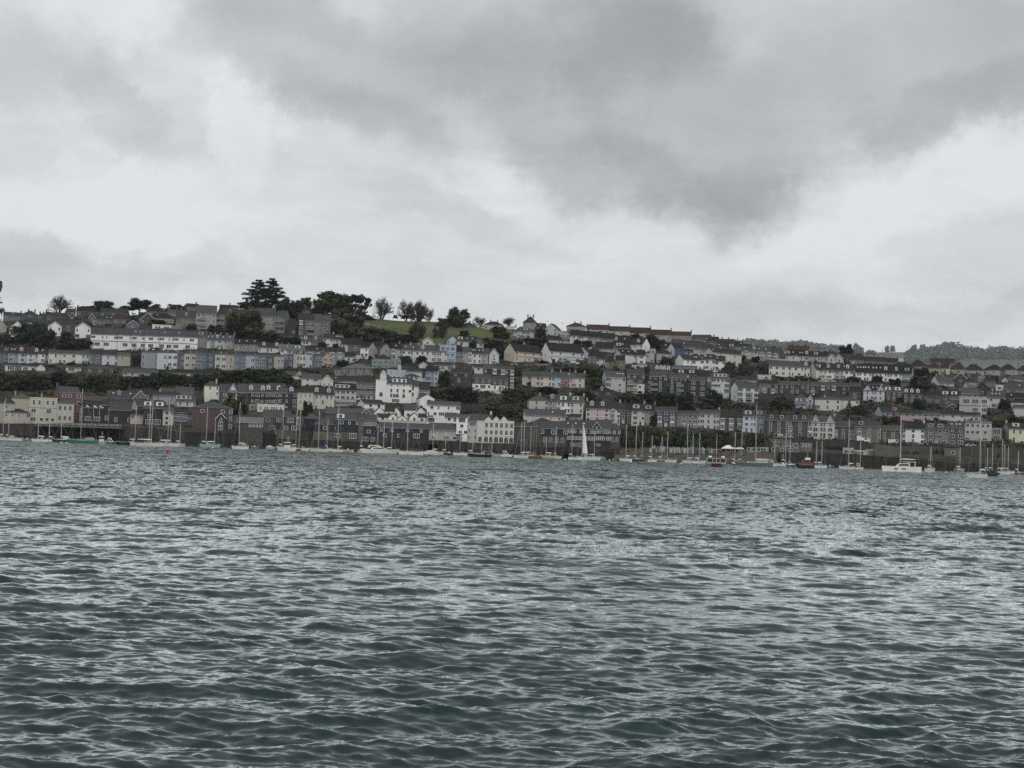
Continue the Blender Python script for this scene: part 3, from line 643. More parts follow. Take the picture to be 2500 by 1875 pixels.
# pastel terrace, main run
terrace(tD, 28, 38, 74, 285, [
 (265, (112, 117, 130), 'grey-blue', ['t..t', 't..t']), (418, (148, 157, 172), 'pale blue', ['.t', '.o']), (568, (156, 163, 176), 'ice blue', ['dd', 'dd']),
 (668, (80, 76, 76), 'dark grey', ['.t', '.t']), (765, (148, 140, 128), 'beige', ['d', 'd']), (850, (142, 132, 118), 'sandy', ['d', 'd']), (1000, (76, 90, 110), 'slate blue', ['dd', 'dd']), (1132, (64, 78, 98), 'navy blue', ['.t.', '.t.']),
 (1218, (152, 154, 152), 'white', ['d', 'd']), (1302, (156, 152, 140), 'cream', ['d', 'd']), (1436, (138, 124, 108), 'tan', ['.t.', '.t.']), (1590, (78, 90, 116), 'deep blue', ['t.d', 't.d']),
 (1732, (124, 136, 164), 'lavender', ['.d', '.d']), (1815, (92, 106, 128), 'grey-blue', ['d', 'd']), (1905, (78, 98, 116), 'teal blue', ['d', 'd']), (2015, (58, 74, 84), 'dark teal', ['.t.', '.t.']), (2160, (144, 126, 112), 'tan', ['.tt', '.tt'])],
 'the main pastel terrace', kind='flat', roof=R1, D=9, ch=(.98,))
terrace(tE, 72, 1003, 1018, 1212, [(220, (62, 80, 94), 'dark teal', ['tt', '.t']), (310, (148, 138, 132), 'pinkish tan', ['.t', '.t']), (400, (156, 154, 146), 'cream', ['tt', 'dd']), (505, (142, 147, 158), 'lilac grey', ['.t', '.o']), (645, (66, 80, 98), 'slate blue', ['.tt', '.ss'])],
 'the eastern end of the pastel terrace', kind='flat', roof=R1, D=9, ch=(.98,))
H(tE, 645, 802, 985, 1060, 1205, 'gable', (152, 126, 96), R1, ['.s.s', '.s.s'], 'peach gabled house closing the east end of the pastel terrace', D=9, trim='none', ch=())
terrace(tE, 680, 905, 972, 1150, [(845, (150, 150, 146), 'pale grey', ['.b', '.o'], dict(dr=0)), (985, (96, 112, 138), 'blue', ['.b.', '.b.'])], 'the brown-roofed pair with white bays', roof=R2, ch=())
H(tE, 400, 660, 902, 960, 1010, 'side', (150, 152, 152), R2, ['s..s.s'], 'long low brown-roofed house behind the pastel terrace with one rooflight', sk=(.65,), ch=())
H(tE, 30, 400, 865, 942, 1010, 'side', (158, 160, 158), R4, ['s.g.g.s'], 'pale grey-roofed house with wide dormer behind the pastel terrace', dm=(.7,), dk='box', sk=(.3,), ch=())
H(tE, 320, 490, 742, 812, 880, 'side', (166, 166, 160), R1, ['.ss.'], 'small off-white cottage with a bright dormer below the flats', dm=(.5,), sk=(.2,), ch=())
H(tE, 500, 660, 742, 825, 880, 'side', (104, 100, 92), R1, ['.s.'], 'small brown cottage with white-edged dormer below the flats', dm=(.35,), ch=())
H(tE, 670, 812, 702, 770, 905, 'side', (156, 160, 158), R0, ['s.s', '.s.'], 'white square house with dark windows below the flats', ch=(.95,))
H(tE, 812, 940, 712, 785, 905, 'side', (150, 148, 136), R0, ['.t.', '.t.'], 'cream house with three rooflights in its slate roof', sk=(.3, .55, .85), ch=())
H(tE, 950, 1130, 775, 862, 960, 'side', (148, 146, 140), R3, ['s..s'], 'low white-walled house behind the skylit cream one', ch=())
H(tE, 1040, 1260, 770, 870, 960, 'side', (84, 80, 76), R3, ['.s.', '.s.'], 'dark slate house below the scrubby slope', ch=(.9,))
H(tE, 1222, 1345, 825, 905, 1065, 'side', Wt, R3, ['.t', 'dd'], 'white house front with broad tan end wall', g=-120, side=((140, 132, 118), 'render'), ch=())
H(tE, 1400, 1560, 815, 905, 1000, 'side', (92, 92, 92), R3, ['', '.t.'], 'dark-roofed house between the tan end wall and grey gable', ch=(.9,))
H(tE, 1520, 1690, 848, 935, 1080, 'gable', (114, 116, 122), R1, ['.t.', 't.t'], 'grey gabled house in the middle row with narrow windows', ch=(), trim='none')
H(tE, 1690, 1850, 848, 930, 1100, 'side', (132, 136, 140), R3, ['b.t', 'g.g'], 'grey house with glazed porch beside the grey gable', sk=(.4,), ch=(.75,))
terrace(tE, 1855, 860, 945, 1125, [(1975, (160, 168, 168), 'white', ['s.s', '.t.'], dict(sk=(.4,))), (2100, (152, 160, 162), 'pale grey', ['t.s', 't.t'], dict(sk=(.3,))), (2212, (166, 172, 170), 'white', ['.t.', 't.t'], dict(dm=(.5,))),
 (2330, (160, 164, 160), 'off-white', ['t.t', '..t']), (2405, (150, 146, 136), 'cream', ['t.t', 't.t']), (2400 + 120, (156, 158, 156), 'white', ['t.t', 't.o'])], 'the white terrace above the green building', roof=R1, ch=(.98,))
H(tE, 985, 1155, 1000, 1045, 1140, 'side', (162, 162, 156), R3, ['.s.s'], 'white cottage with black roof left of the white gable end', ch=())
H(tE, 1155, 1215, 1000, 1040, 1140, 'flat', (152, 152, 146), R1, ['.'], 'small white block beside the black-roofed white cottage', D=6)
H(tE, 1440, 1690, 1010, 1085, 1130, 'hip', (80, 70, 62), R2, ['s.s'], 'brown hipped roof just above the green building', ch=())
H(tE, 1395, 1830, 1092, 1100, 1235, 'flat', (86, 112, 108), (98, 122, 118), ['wwwww', 'w.s.w'], 'sea-green flat-roofed building below the white terrace', 'building', 'green_building', D=12)
H(tE, 1210, 1400, 1095, 1160, 1220, 'side', (70, 62, 58), R2, ['s.s'], 'brown-roofed shed left of the green building', ch=())
# right of the meadow
H(tG, 660, 880, 350, 400, 440, 'hip', Gk, R3, ['.s.'], 'black hipped house on the ridge beside the meadow trees', ch=(.6,))
H(tG, 990, 1280, 335, 385, 470, 'hip', (140, 138, 120), R3, ['s.s.'], 'hipped cream house on the ridge above the meadow', ch=(.3, .75))
H(tG, 1320, 1450, 408, 414, 455, 'flat', (158, 158, 150), R4, ['...'], 'low white flat-roofed building on the ridge above the meadow', D=5)
H(tG, 1575, 1750, 255, 350, 460, 'hip', (122, 116, 108), R2, ['s.s', '...'], 'tall brown-roofed villa with two chimney stacks on the skyline', ch=(.2, .8), D=11, g=-50, side=((150, 148, 142), 'render'))
H(tG, 1435, 1740, 412, 485, 580, 'hip', (132, 136, 134), R1, ['s.gg.', '.w.s.'], 'pale hipped house with central dormer below the skyline villa', dm=(.6,), dk='box')
H(tG, 1370, 1500, 535, 575, 610, 'gable', (78, 88, 106), (80, 90, 108), ['.'], 'small slate-blue gabled outbuilding below the hipped house', D=6, ch=())
H(tG, 1500, 1625, 530, 572, 612, 'gable', (86, 96, 112), (80, 90, 108), ['.'], 'second slate-blue gabled outbuilding beside the leafy bushes', D=6, ch=())
H(tG, 1905, 2090, 362, 445, 550, 'gable', (152, 154, 150), R0, ['t.t', '..s'], 'white gabled house with telegraph pole on the skyline', D=10, g=-60, ch=(), trim='none')
H(tG, 1795, 1930, 365, 425, 500, 'side', (112, 110, 104), R3, ['...'], 'black roof with a bright rooflight beside the skyline villa', sk=(.35,), ch=())
H(tG, 1925, 2150, 552, 610, 660, 'side', (150, 152, 148), R3, ['s..s'], 'long low black-roofed house above the peach terrace')
H(tG, 2130, 2212 + 40, 490, 510, 650, 'flat', (142, 144, 146), R3, ['g', 'g'], 'glass-fronted white house with balcony posts beside a telegraph pole', bal=((0, 1, .45),))
H(tG, 70, 225, 578, 625, 700, 'gable', (160, 160, 156), R2, ['.s.'], 'small white gabled cottage below the bare meadow trees', D=8, ch=())
H(tG, 440, 600, 548, 620, 680, 'gable', (138, 154, 184), R1, ['t.t'], 'pale blue gabled house below the meadow', D=8, ch=(), trim='none')
H(tG, 590, 895, 560, 630, 715, 'side', (150, 156, 152), R0, ['.t..s.'], 'white house with two bright rooflights below the meadow', dm=(.15,), dk='box', sk=(.5, .75), ch=())
H(tG, 880, 990, 600, 655, 740, 'side', (156, 160, 158), R1, ['.t.'], 'small white house end below the meadow with sloping parapet', ch=(), g=15)
H(tG, 320, 570, 690, 702, 965, 'flat', (112, 134, 172), R0, ['.d.s.d.', '.s.s.s.', '.t..tt.'], 'bright blue four-storey house with white plinth below the meadow', trim=(150, 168, 196), bands=((.66, (150, 160, 176), .25),), ch=(.1, .9))
H(tG, 570, 668, 690, 790, 965, 'side', (96, 80, 76), R3, ['tt', 'tt'], 'narrow brown house beside the bright blue one', ch=(.9,))
H(tG, 668, 800, 720, 795, 975, 'side', (126, 124, 116), R1, ['t.b', 'o.b'], 'grey-brown house with two-storey bay, beside the narrow brown one', ch=())
H(tG, 800, 942, 732, 812, 978, 'side', (164, 172, 178), R0, ['.t.t', '.t.t'], 'ice-white house with four bright rooflights', sk=(.12, .35, .8), ch=())
H(tG, 942, 1050, 735, 815, 975, 'side', (126, 131, 133), R1, ['.s.', '.t.'], 'grey house between the ice-white one and the white gable', sk=(.2,), ch=())
H(tG, 1065, 1215, 742, 835, 978, 'gable', (156, 160, 160), R1, ['.t.', '.b.', '.g.'], 'white gabled house with tall bay at the end of its row', D=9, ch=())
H(tG, 1455, 1880, 680, 795, 950, 'side', (172, 148, 120), R3, ['s.s.s.s', 's.os.os'], 'peach semi-detached pair with long black roof', g=165, bands=((.48, (92, 86, 80), .2),), ch=(.5,), gw='.5,.62,n', D=9)
H(tG, 1975, 2212 + 280, 668, 788, 950, 'side', (158, 164, 166), R3, ['s.s..s.s', 't.ww..w.'], 'grey-white semi-detached pair with long black roof', g=130, side=(Wt, 'render'), bands=((.48, (96, 96, 98), .18),), ch=(.35,), gw='.5,.62,n', D=9)
H(tI, 455, 560, 540, 610, 700, 'side', (156, 156, 156), R3, ['.s'], 'white house behind the lilac gable with a little white dormer', g=150, side=((172, 164, 176), 'render'), dm=(.6,), ch=(), D=9)
H(tG, 235, 520, 948, 990, 1085, 'side', (150, 148, 136), R2, ['s.s.g'], 'cream bungalow with a white conservatory below the blue house', ch=(.5,))
H(tG, 20, 140, 945, 985, 1060, 'gable', (156, 156, 150), R1, ['.'], 'tiny white gabled shed above the bright blue slatted house', D=6)
H(tG, 115, 240, 1010, 1080, 1300, 'side', (78, 126, 172), R3, ['tt', 'g.', 'gg'], 'vivid sky-blue house front among white buildings', ch=())
H(tG, 240, 295, 1010, 1080, 1310, 'side', (160, 160, 156), R3, ['t', 't', 't'], 'narrow white strip of a house beside the vivid blue one', ch=())
H(tG, 475, 800, 1045, 1105, 1340, 'side', (70, 66, 56), R2, ['.m..m.', '..t...', 'm.....'], 'big dark olive stone house with few small white windows', mat_='stone', ch=(.6,), g=0)
H(tG, 840, 975, 975, 1020, 1150, 'side', (160, 158, 146), R2, ['.s.', '...'], 'cream end of the black and white Victorian row', ch=())
terrace(tG, 975, 980, 1030, 1330, [(1180, (52, 46, 50), 'black and white', ['n.b', 't.b', '...']), (1305, (54, 48, 50), 'black', ['.b', '.b', '...']), (1430, (52, 48, 50), 'black and white', ['n.b', 'n.b', '..b'])], 'the black Victorian row on the slope', roof=R1, ch=(.98,), slope=.06)
H(tH, 735, 815, 30, 75, 230, 'hip', (78, 78, 80), R3, ['.s.', '.s.'], 'little hipped stone tower of the slate-hung villa', low=(Wt, .35), mat_='slate', ch=(), D=8)
H(tH, 815, 1090, 20, 82, 250, 'side', (80, 80, 82), R1, ['.t.t.t', '.s.G.s'], 'slate-hung villa with white ground floor on the green slope', low=(Wt, .48), mat_='slate', ch=())
H(tH, 1090, 1345, 48, 112, 262, 'side', (78, 76, 76), R1, ['.t.t.t', '.t.s.t'], 'lower slate-hung wing with white ground floor on the slope', low=(Wt, .46), mat_='slate', ch=(.5,))
terrace(tG, 1565, 1075, 1150, 1240, [(1700, (162, 142, 134), 'shell pink', ['.s', '..'], dict(db=30, ch=())), (1830, (168, 144, 138), 'pale pink', ['.s', '.s'], dict(db=55, ch=())), (2010, (166, 162, 130), 'primrose', ['s.s', 't.t'], dict(db=62)), (2140, (122, 154, 160), 'aqua', ['s..', 's.t'], dict(db=65)),
 (2275, (140, 76, 84), 'raspberry pink', ['.s.s', '.s.s'], dict(db=68, sk=(.9,))), (2360, (152, 138, 116), 'sand', ['t.', '.g'], dict(db=70)), (2500, (162, 158, 140), 'cream', ['.t.', '.t.'], dict(db=72))], 'the candy-coloured cottages', roof=R1, ch=(.98,))
# --- upper rows east of the meadow
H(tI, 140, 430, 172, 222, 330, 'hip', (124, 120, 112), R2, ['s..s.'], 'hipped skyline house with two tall bushy chimneys', ch=(.4, .8), D=10)
terrace(tI, 440, 203, 268, 340, [(780, (136, 132, 124), 'grey-brown', ['s..s.s'], dict(label='first and highest house of the stepped brown-roofed skyline row')), (1092, (142, 140, 132), 'pale', ['.s.s..'], dict(dr=22, de=20, db=20, label='second house of the stepped brown-roofed skyline row')),
 (1402, (130, 126, 118), 'tan', ['..s.s.'], dict(dr=44, de=50, db=50, label='third house of the stepped brown-roofed skyline row, beside the round tree')), (1712, (128, 122, 114), 'tan', ['s.s..s'], dict(dr=74, de=80, db=80, label='fourth house of the stepped brown-roofed skyline row')),
 (2012, (112, 106, 100), 'brown', ['s.s.s.'], dict(dr=98, de=85, db=90, label='fifth and lowest house of the stepped skyline row'))], 'the stepped brown-roofed skyline row', roof=(70, 56, 50), ch=(.99,), slope=0, trim='none')
H(tI, 2012, 2290, 352, 400, 460, 'side', (106, 102, 92), (78, 70, 62), ['...'], 'last mossy roof where the skyline row runs out', ch=())
terrace(tI, 190, 268, 350, 480, [(352, (158, 158, 148), 'off-white', ['.t.d', '....']), (505, (156, 154, 140), 'cream', ['t.d', '...']), (662, (116, 118, 116), 'grey', ['.t.', '.t.']), (860, (106, 104, 98), 'dark grey', ['s..s'])], 'the second row below the skyline', roof=R3, ch=(.98,), slope=.1)
H(tI, 60, 190, 300, 340, 470, 'flat', (130, 132, 132), R3, ['g.g', 'g.g'], 'glazed white house with verandas at the end of the second row', bal=((0, 1, .5),))
H(tI, 862, 1095, 365, 470, 540, 'side', (148, 146, 140), R3, ['.s..'], 'black-roofed house with tall white dormer below the skyline row', dm=(.1,), sk=(.65,), ch=())
H(tI, 1095, 1280, 400, 492, 620, 'side', (168, 170, 168), R3, ['.t.t', 's..t'], 'white house with round-topped dormer and stepped white end', dm=(.55,), g=-110, side=(Wt, 'render'), ch=(), gw='.4,.6,n')
H(tI, 560, 850, 462, 552, 600, 'side', (134, 134, 130), R3, ['.s..s'], 'broad black roof in the third row beside bushes', ch=(.5,))
H(tI, 850, 1110, 452, 545, 600, 'side', (162, 164, 162), R3, ['s...s'], 'white-walled house with a white dormer and long rooflight', dm=(.3,), dk='box', sk=(.55,), ch=())
H(tI, 462, 590, 568, 668, 808, 'side', (112, 103, 84), R3, ['s.s', 't.s'], 'stone house with rubble end wall, leftmost of three stepping down', mat_='stone', g=-40, ch=())
H(tI, 590, 718, 618, 708, 832, 'side', (156, 154, 138), R3, ['s.t', 's.t'], 'cream house between two rubble stone houses', g=-40, side=((110, 102, 86), 'stone'), ch=())
H(tI, 722, 860, 665, 752, 865, 'hip', (108, 100, 82), R3, ['s..'], 'rubble stone house with hipped black roof and ribbed annex', mat_='stone', ch=())
H(tI, 860, 1025, 665, 752, 882, 'flat', (114, 98, 78), R3, ['..s.'], 'timber-clad brown annex of the hipped stone house', mat_='stone', D=6)
H(tI, 960, 1190, 572, 645, 790, 'side', (160, 163, 160), R3, ['g..s', '....'], 'white house with two bright rooflights above the stone houses', g=110, sk=(.2, .6), ch=())
H(tI, 1200, 1325, 578, 656, 798, 'side', (168, 172, 174), R3, ['.w.', '.d.'], 'white house with flat bay in the middle of the slope', ch=(), g=30)
H(tI, 1325, 1455, 620, 640, 780, 'flat', (146, 136, 134), R3, ['s.', '.s'], 'pinkish-grey rendered block beside the white bay house')
H(tI, 1395, 1480, 560, 570, 650, 'flat', (128, 132, 134), R3, ['s'], 'small grey flat box above the pinkish block', D=6)
H(tI, 1490, 1720, 560, 632, 785, 'hip', (128, 132, 124), R3, ['.s.s', 's.g.'], 'grey-green hipped house left of the ultramarine one', ch=())
H(tI, 1760, 1900, 482, 562, 695, 'side', (44, 72, 138), R3, ['', ''], 'bright ultramarine house wall with black hipped roof', ch=(), g=110, side=((168, 172, 176), 'render'), gw='.4,.7,t;.8,.7,t;.8,.25,t')
H(tI, 1500, 1900, 470, 555, 600, 'hip', (120, 122, 120), R3, ['.'], 'broad black hipped roof rising behind the ultramarine wall', sk=(.3,), D=10, ch=())
terrace(tI, 1730, 415, 500, 600, [(1860, (118, 116, 106), 'stone grey', ['..t', '...']), (1960, (124, 122, 112), 'pale stone', ['t.t', '...'], dict(sk=(.4,))), (2090, (150, 150, 142), 'cream', ['t.tt', '....'], dict(g=0)), (2165, (116, 146, 160), 'sky blue', ['.t', '.t'], dict(dr=5, de=10)), (2250, (128, 130, 126), 'grey', ['tt', '..'], dict(de=14))], 'the row behind the ultramarine house', roof=(74, 72, 72), slope=.12, ch=())
H(tI, 1905, 2045, 570, 600, 660, 'side', (124, 122, 108), R3, ['.s.'], 'low dark-roofed cottage beside the ultramarine wall', ch=(.3,))
terrace((0, 0, 1), 1690, 866, 877, 903, [(1706, Wt, 'white', ['d.', 'd.'], dict(sk=(.3, .6))), (1722, Wt, 'white', ['.d.', 'o.t'], dict(sk=(.4,))), (1746, (168, 172, 176), 'pale', ['d.d', 'd.o'], dict(sk=(.5,), dr=-1)), (1770, Wt, 'white', ['d.s', 'd.o'], dict(sk=(.2,), dr=-1))],
 'the long white terrace mid-slope', roof=R0, ch=(.98,), D=9)
H((0, 0, 1), 1668, 1690, 865, 877, 902, 'side', Wt, R0, ['.t.', '.t.'], 'west end of the white terrace mid-slope with blank side', g=20, ch=())
H(tK, 232, 608, 285, 345, 515, 'side', (162, 156, 138), R2, ['.t..t.', '.a.oA.'], 'big cream house with arched bays behind the white terrace', g=130, side=((160, 156, 140), 'render'), ch=(.4,), sk=(.08,))
terrace(tK, 20, 180, 225, 320, [(130, (120, 136, 146), 'blue-grey', ['tt', 't.'], dict(g=0)), (230, (122, 118, 108), 'tan', ['.t', '.t'])], 'the roofs running down from the skyline', roof=R2, slope=.3, ch=(.9,))
terrace(tK, 130, 115, 175, 250, [(300, (96, 90, 84), 'dark', ['.s.'], dict(sk=(.05,))), (520, (108, 102, 92), 'tan', ['.s..s'], dict(dr=10, de=40, db=40))], 'the two long skyline roofs', roof=(66, 56, 52), slope=.1, ch=(.2, .6))
terrace(tK, 280, 205, 262, 340, [(390, (120, 118, 110), 'stone', ['s.s'], dict(sk=(.2,))), (505, (128, 126, 118), 'grey', ['.s.'], dict(dm=(.7,), dk='box'))], 'the rooflit pair above the big cream house', roof=R2, ch=())
terrace(tK, 505, 178, 245, 330, [(620, (114, 110, 104), 'grey', ['s.s'], dict(sk=(.8,))), (740, (112, 108, 102), 'dark grey', ['s.s'], dict(dr=30, de=20)), (860, (108, 104, 98), 'brown', ['s.s'], dict(dr=40, de=20))], 'the high back row by the far hill', roof=R3, slope=.1, ch=(.4, .98))
terrace(tK, 605, 235, 302, 425, [(738, (138, 136, 126), 'cream', ['.b.', '.t.'], dict(sk=(.3,))), (862, (136, 134, 130), 'pale grey', ['.tt', '.b.'], dict(dm=(.3,), sk=(.85,))), (1008, (120, 118, 112), 'grey', ['b.b', 't..'], dict(sk=(.5,))), (1112, (126, 128, 128), 'white-fronted', ['.b.', '...'], dict(g=-70, side=((76, 74, 70), 'stone')))],
 'the row under the far hill', roof=R1, slope=.08, ch=())
H(tK, 940, 1110, 248, 300, 350, 'hip', Gd, R3, ['...'], 'big dark hipped roof against the far hazy hill', ch=())
H(tK, 1250, 1540, 245, 320, 370, 'side', (80, 62, 58), (78, 54, 48), ['s.s'], 'red-brown tiled roof with chimneys against the far hill', ch=(.2, .8))
terrace(tK, 1200, 298, 368, 445, [(1370, (154, 152, 142), 'cream', ['t.t.'], dict(dm=(.15,), dk='box', sk=(.6,))), (1500, (158, 156, 146), 'off-white', ['.t.g'], dict(dm=(.9,), sk=(.2, .45)))], 'the cream pair above the cream hotel', roof=R3, ch=())
terrace(tK, 1500, 312, 380, 460, [(1580, (128, 130, 132), 'grey', ['...']), (1680, (128, 142, 150), 'pale blue', ['tt'], dict(dm=(.3,), dk='box')), (1765, (132, 134, 136), 'silver grey', ['t.t'])], 'the pale trio by the twin gables', roof=R3, ch=(.3, .98))
H(tK, 1770, 1880, 352, 410, 475, 'gable', (152, 148, 142), R2, ['.t.'], 'left one of the twin white gables near the dark skyline tree', D=8)
H(tK, 1880, 1975, 358, 412, 478, 'gable', (150, 150, 146), R2, ['.t.'], 'right one of the twin white gables near the dark skyline tree', D=8)
H(tK, 1560, 1900, 318, 362, 420, 'side', Gd, R2, ['...'], 'long brown roof behind the twin white gables', ch=(.4, .8))
H(tK, 1975, 2250, 350, 415, 455, 'side', (118, 110, 98), R2, ['.s.s.'], 'low brown-roofed house right of the twin white gables', ch=())
# cream hotel and white-blue terrace
H(tK, 985, 1530, 450, 520, 660, 'side', (168, 167, 152), R1, ['d.d.d.d.d.tt.', 't.d.d.tt.d.tt'], 'long cream terrace with continuous glazed attic', 'house', 'cream_terrace', g=100, side=((74, 72, 72), 'stone'), ch=(.98,), dm=(.93,), bands=((.98, (88, 90, 90), .25),))
H(tK, 985, 1395, 428, 434, 500, 'flat', (150, 152, 148), R1, ['.d.d.d.d.d.d.'], 'glazed white attic storey on top of the long cream terrace', D=6, dz=0)
terrace(tK, 1640, 468, 562, 692, [(1755, (164, 162, 150), 'cream', ['.t.t', '.dd.'], dict(dm=(.0,), dk='box', g=0)), (1852, Wt, 'white', ['.dd', 'gg.'], dict(dm=(.2,))), (1980, (122, 130, 142), 'grey-blue', ['.d.t', '.d.t'], dict(dm=(.5,))), (2110, Wt, 'white', ['.d.d', 't..t'], dict(dm=(.45,), sk=(.1,)))],
 'the terrace beside the long cream one', roof=R0, ch=(.98,))
H(tK, 1615, 1640, 465, 558, 690, 'side', (170, 164, 142), R0, ['', ''], 'cream gable end that starts the white and grey-blue terrace', g=100, ch=(.1,))
terrace(tM, 62, 402, 515, 632, [(150, Wt, 'white', ['tt.', 'tt.'], dict(sk=(.1, .5, .9))), (250, Wt, 'white', ['t.t', 'tt.'], dict(sk=(.2, .6))), (350, (168, 172, 170), 'white', ['d..', '...'], dict(sk=(.2, .6))), (450, Wt, 'white', ['t.t', '..t'], dict(sk=(.1,), dm=(.8,))), (545, (176, 178, 176), 'white', ['tt.', '.t.']), (640, Wt, 'white', ['d.t', '.t.'], dict(dm=(.2,))), (760, (108, 122, 118), 'sage green', ['.t.t', '.bb.'], dict(dm=(.5,), dk='box', g=-30))],
 'the skylit white terrace', roof=R3, ch=(), slope=.035)
H(tM, 45, 62, 400, 512, 630, 'side', (160, 160, 152), R3, ['', ''], 'plain west gable end of the skylit white terrace', g=60, ch=(.1,))
terrace(tM, -20, 300, 355, 420, [(150, (112, 104, 94), 'tan', ['s.s.']), (300, (108, 100, 90), 'brown', ['s.s.']), (430, (118, 112, 102), 'tan', ['s.s.']), (590, (122, 118, 108), 'grey', ['ss.s'])], 'the dark-roofed row on the eastern skyline', roof=(56, 48, 46), slope=.07, ch=(.3, .9))
H(tM, 530, 800, 385, 452, 500, 'hip', Gd, (58, 48, 46), ['...'], 'broad brown hipped roof in the far east rows', ch=())
H(tM, 740, 960, 355, 440, 490, 'hip', (116, 108, 96), (54, 46, 44), ['s.s'], 'brown hipped house under the pale field edge', ch=(.5,))
H(tM, 960, 1140, 385, 462, 545, 'hip', (124, 120, 106), (60, 50, 46), ['s.s.'], 'tan house with brown hipped roof beside the yellow one', ch=())
H(tM, 1140, 1245, 390, 462, 545, 'side', (166, 162, 122), (58, 48, 46), ['.s.'], 'small pale yellow house in the far east rows', ch=())
H(tM, 1245, 1450, 395, 480, 550, 'hip', (130, 128, 122), (58, 50, 48), ['s.s.'], 'pale house with brown hipped roof right of the yellow one', ch=(.3,))
H(tM, 1030, 1330, 345, 390, 440, 'side', Gd, (52, 46, 44), ['...'], 'long brown roof below the wooded far hill', ch=(.2, .6))
H(tM, 1440, 1690, 415, 492, 545, 'hip', (128, 128, 122), (54, 50, 48), ['s.s'], 'far east hipped house whose chimney meets the green field', ch=(.5,))
H(tM, 1690, 1900, 422, 490, 560, 'hip', (140, 140, 134), (50, 46, 46), ['s.s.'], 'white-walled house with black hipped roof below the green field', ch=(.4,), g=-60, side=((84, 74, 66), 'render'))
H(tM, 1880, 2100, 415, 485, 560, 'hip', (132, 130, 124), (52, 46, 46), ['.s.s'], 'easternmost big hipped house under the green field', ch=(.4,))
H(tM, 2120, 2300, 428, 500, 560, 'hip', (118, 116, 112), R3, ['s.s'], 'black hipped house cut by the east edge of the photo', ch=(.1,))
# east middle
H(tM, 1115, 1310, 572, 650, 705, 'side', (140, 138, 130), R1, ['s.s.'], 'grey-roofed bungalow with white gable end in the eastern gardens', g=100, side=(Wt, 'render'), ch=(.1, .5))
H(tM, 1310, 1480, 530, 600, 665, 'gable', (60, 57, 56), R0, ['.s.'], 'black and white timbered gable in the eastern gardens', D=9)
H(tM, 1440, 1590, 540, 590, 650, 'side', (72, 66, 62), R2, ['s..'], 'brown roofed house between the timbered gable and twin gables', dm=(.4,), dk='box')
H(tM, 1565, 1640, 545, 590, 645, 'gable', (110, 106, 102), R3, ['d'], 'left of two steep narrow gables in the eastern gardens', D=8, ch=())
H(tM, 1640, 1705, 540, 588, 645, 'gable', (110, 106, 102), R3, ['d'], 'right of two steep narrow gables in the eastern gardens', D=8, ch=())
H(tM, 1500, 1640, 650, 708, 740, 'side', (120, 124, 128), (110, 114, 118), ['.'], 'glass-roofed building with white gable end above the grey modern house', g=75, side=(Wt, 'render'), sk=(.3, .5, .7), ch=())
H(tM, 1605, 1745, 652, 715, 800, 'gable', (54, 56, 62), R3, ['...', '.s.'], 'blue-black gabled house behind the white cottage with rooflights', D=9, trim='none', mat_='slate')
H(tM, 1720, 1850, 600, 640, 720, 'side', Gd, R2, ['...'], 'brown-roofed house in the eastern gardens with a white gable beside', ch=(.5,))
H(tM, 1850, 1945, 684, 690, 760, 'flat', (168, 168, 164), R3, ['.w.'], 'small white cube in the eastern gardens', D=6)
H(tM, 1960, 2250, 650, 735, 790, 'side', (104, 104, 104), R1, ['s.s.s'], 'long grey slate-roofed house near the east edge', sk=(.65,), ch=())
H(tM, 1930, 2000, 590, 630, 660, 'gable', Wt, R1, ['s'], 'tiny white gable near the east edge of the photo', D=5, ch=())
H(tM, 1990, 2280, 555, 608, 650, 'hip', (132, 128, 116), R1, ['.s.s.'], 'cream bungalow with grey hipped roof near the east edge', ch=())
terrace(tK, 840, 705, 752, 885, [(960, (112, 104, 94), 'stone', ['.s.s', '..b.'], dict(roof=R3)), (1100, (72, 69, 66), 'dark stone', ['t.t', '.bt'], dict(roof=R3)), (1240, St, 'brown stone', ['.t.t', '.t..']), (1385, (78, 76, 74), 'grey stone', ['.t..', '.t.t'], dict(de=-6)), (1520, (76, 74, 72), 'dark grey stone', ['.t.t', '...t'], dict(de=-2)),
 (1650, (74, 71, 68), 'grey stone', ['.t..', '.b..']), (1800, (72, 66, 60), 'brown stone', ['.b.s', '....']), (1940, (70, 65, 60), 'dark stone', ['.b..', '....']), (2080, (74, 68, 62), 'stone', ['.t.t', '.m..']), (2212, (72, 68, 64), 'dark stone', ['.t..', '....'])],
 'the long stone terrace', roof=(86, 84, 80), mat_='stone', ch=(.98,), slope=.032)
H(tM, -40, 110, 708, 770, 865, 'side', (84, 74, 62), R3, ['.s.', '.s.'], 'stone house end just left of the lilac twin-gabled house', mat_='stone')
H(tM, 150, 412, 690, 752, 885, 'side', (150, 154, 166), R3, ['.t.tt.t.', '.t.dd.t.'], 'lilac-white twin-gabled house in the eastern stone row', fr=((.18, .16, .9), (.82, .16, .9)), g=55, sk=(.3, .5, .7), ch=(.95,))
H(tM, 415, 662, 705, 768, 888, 'side', (70, 72, 76), R1, ['.s.n.s.', '.t.o.t.'], 'blue-grey stone house with pale doorway beside the lilac twin gables', mat_='stone', dm=(.2, .7), dk='box')
H(tM, 665, 895, 735, 800, 915, 'side', (84, 78, 70), R3, ['t.t.t', 't.t.s'], 'stone house with three white pointed dormers', mat_='stone', dm=(.15, .45, .78), ch=())
H(tM, 900, 1148, 775, 822, 920, 'side', (92, 84, 74), R3, ['.s.....', '..G..s.'], 'stone house with a white glazed conservatory in the eastern row', mat_='stone', ch=())
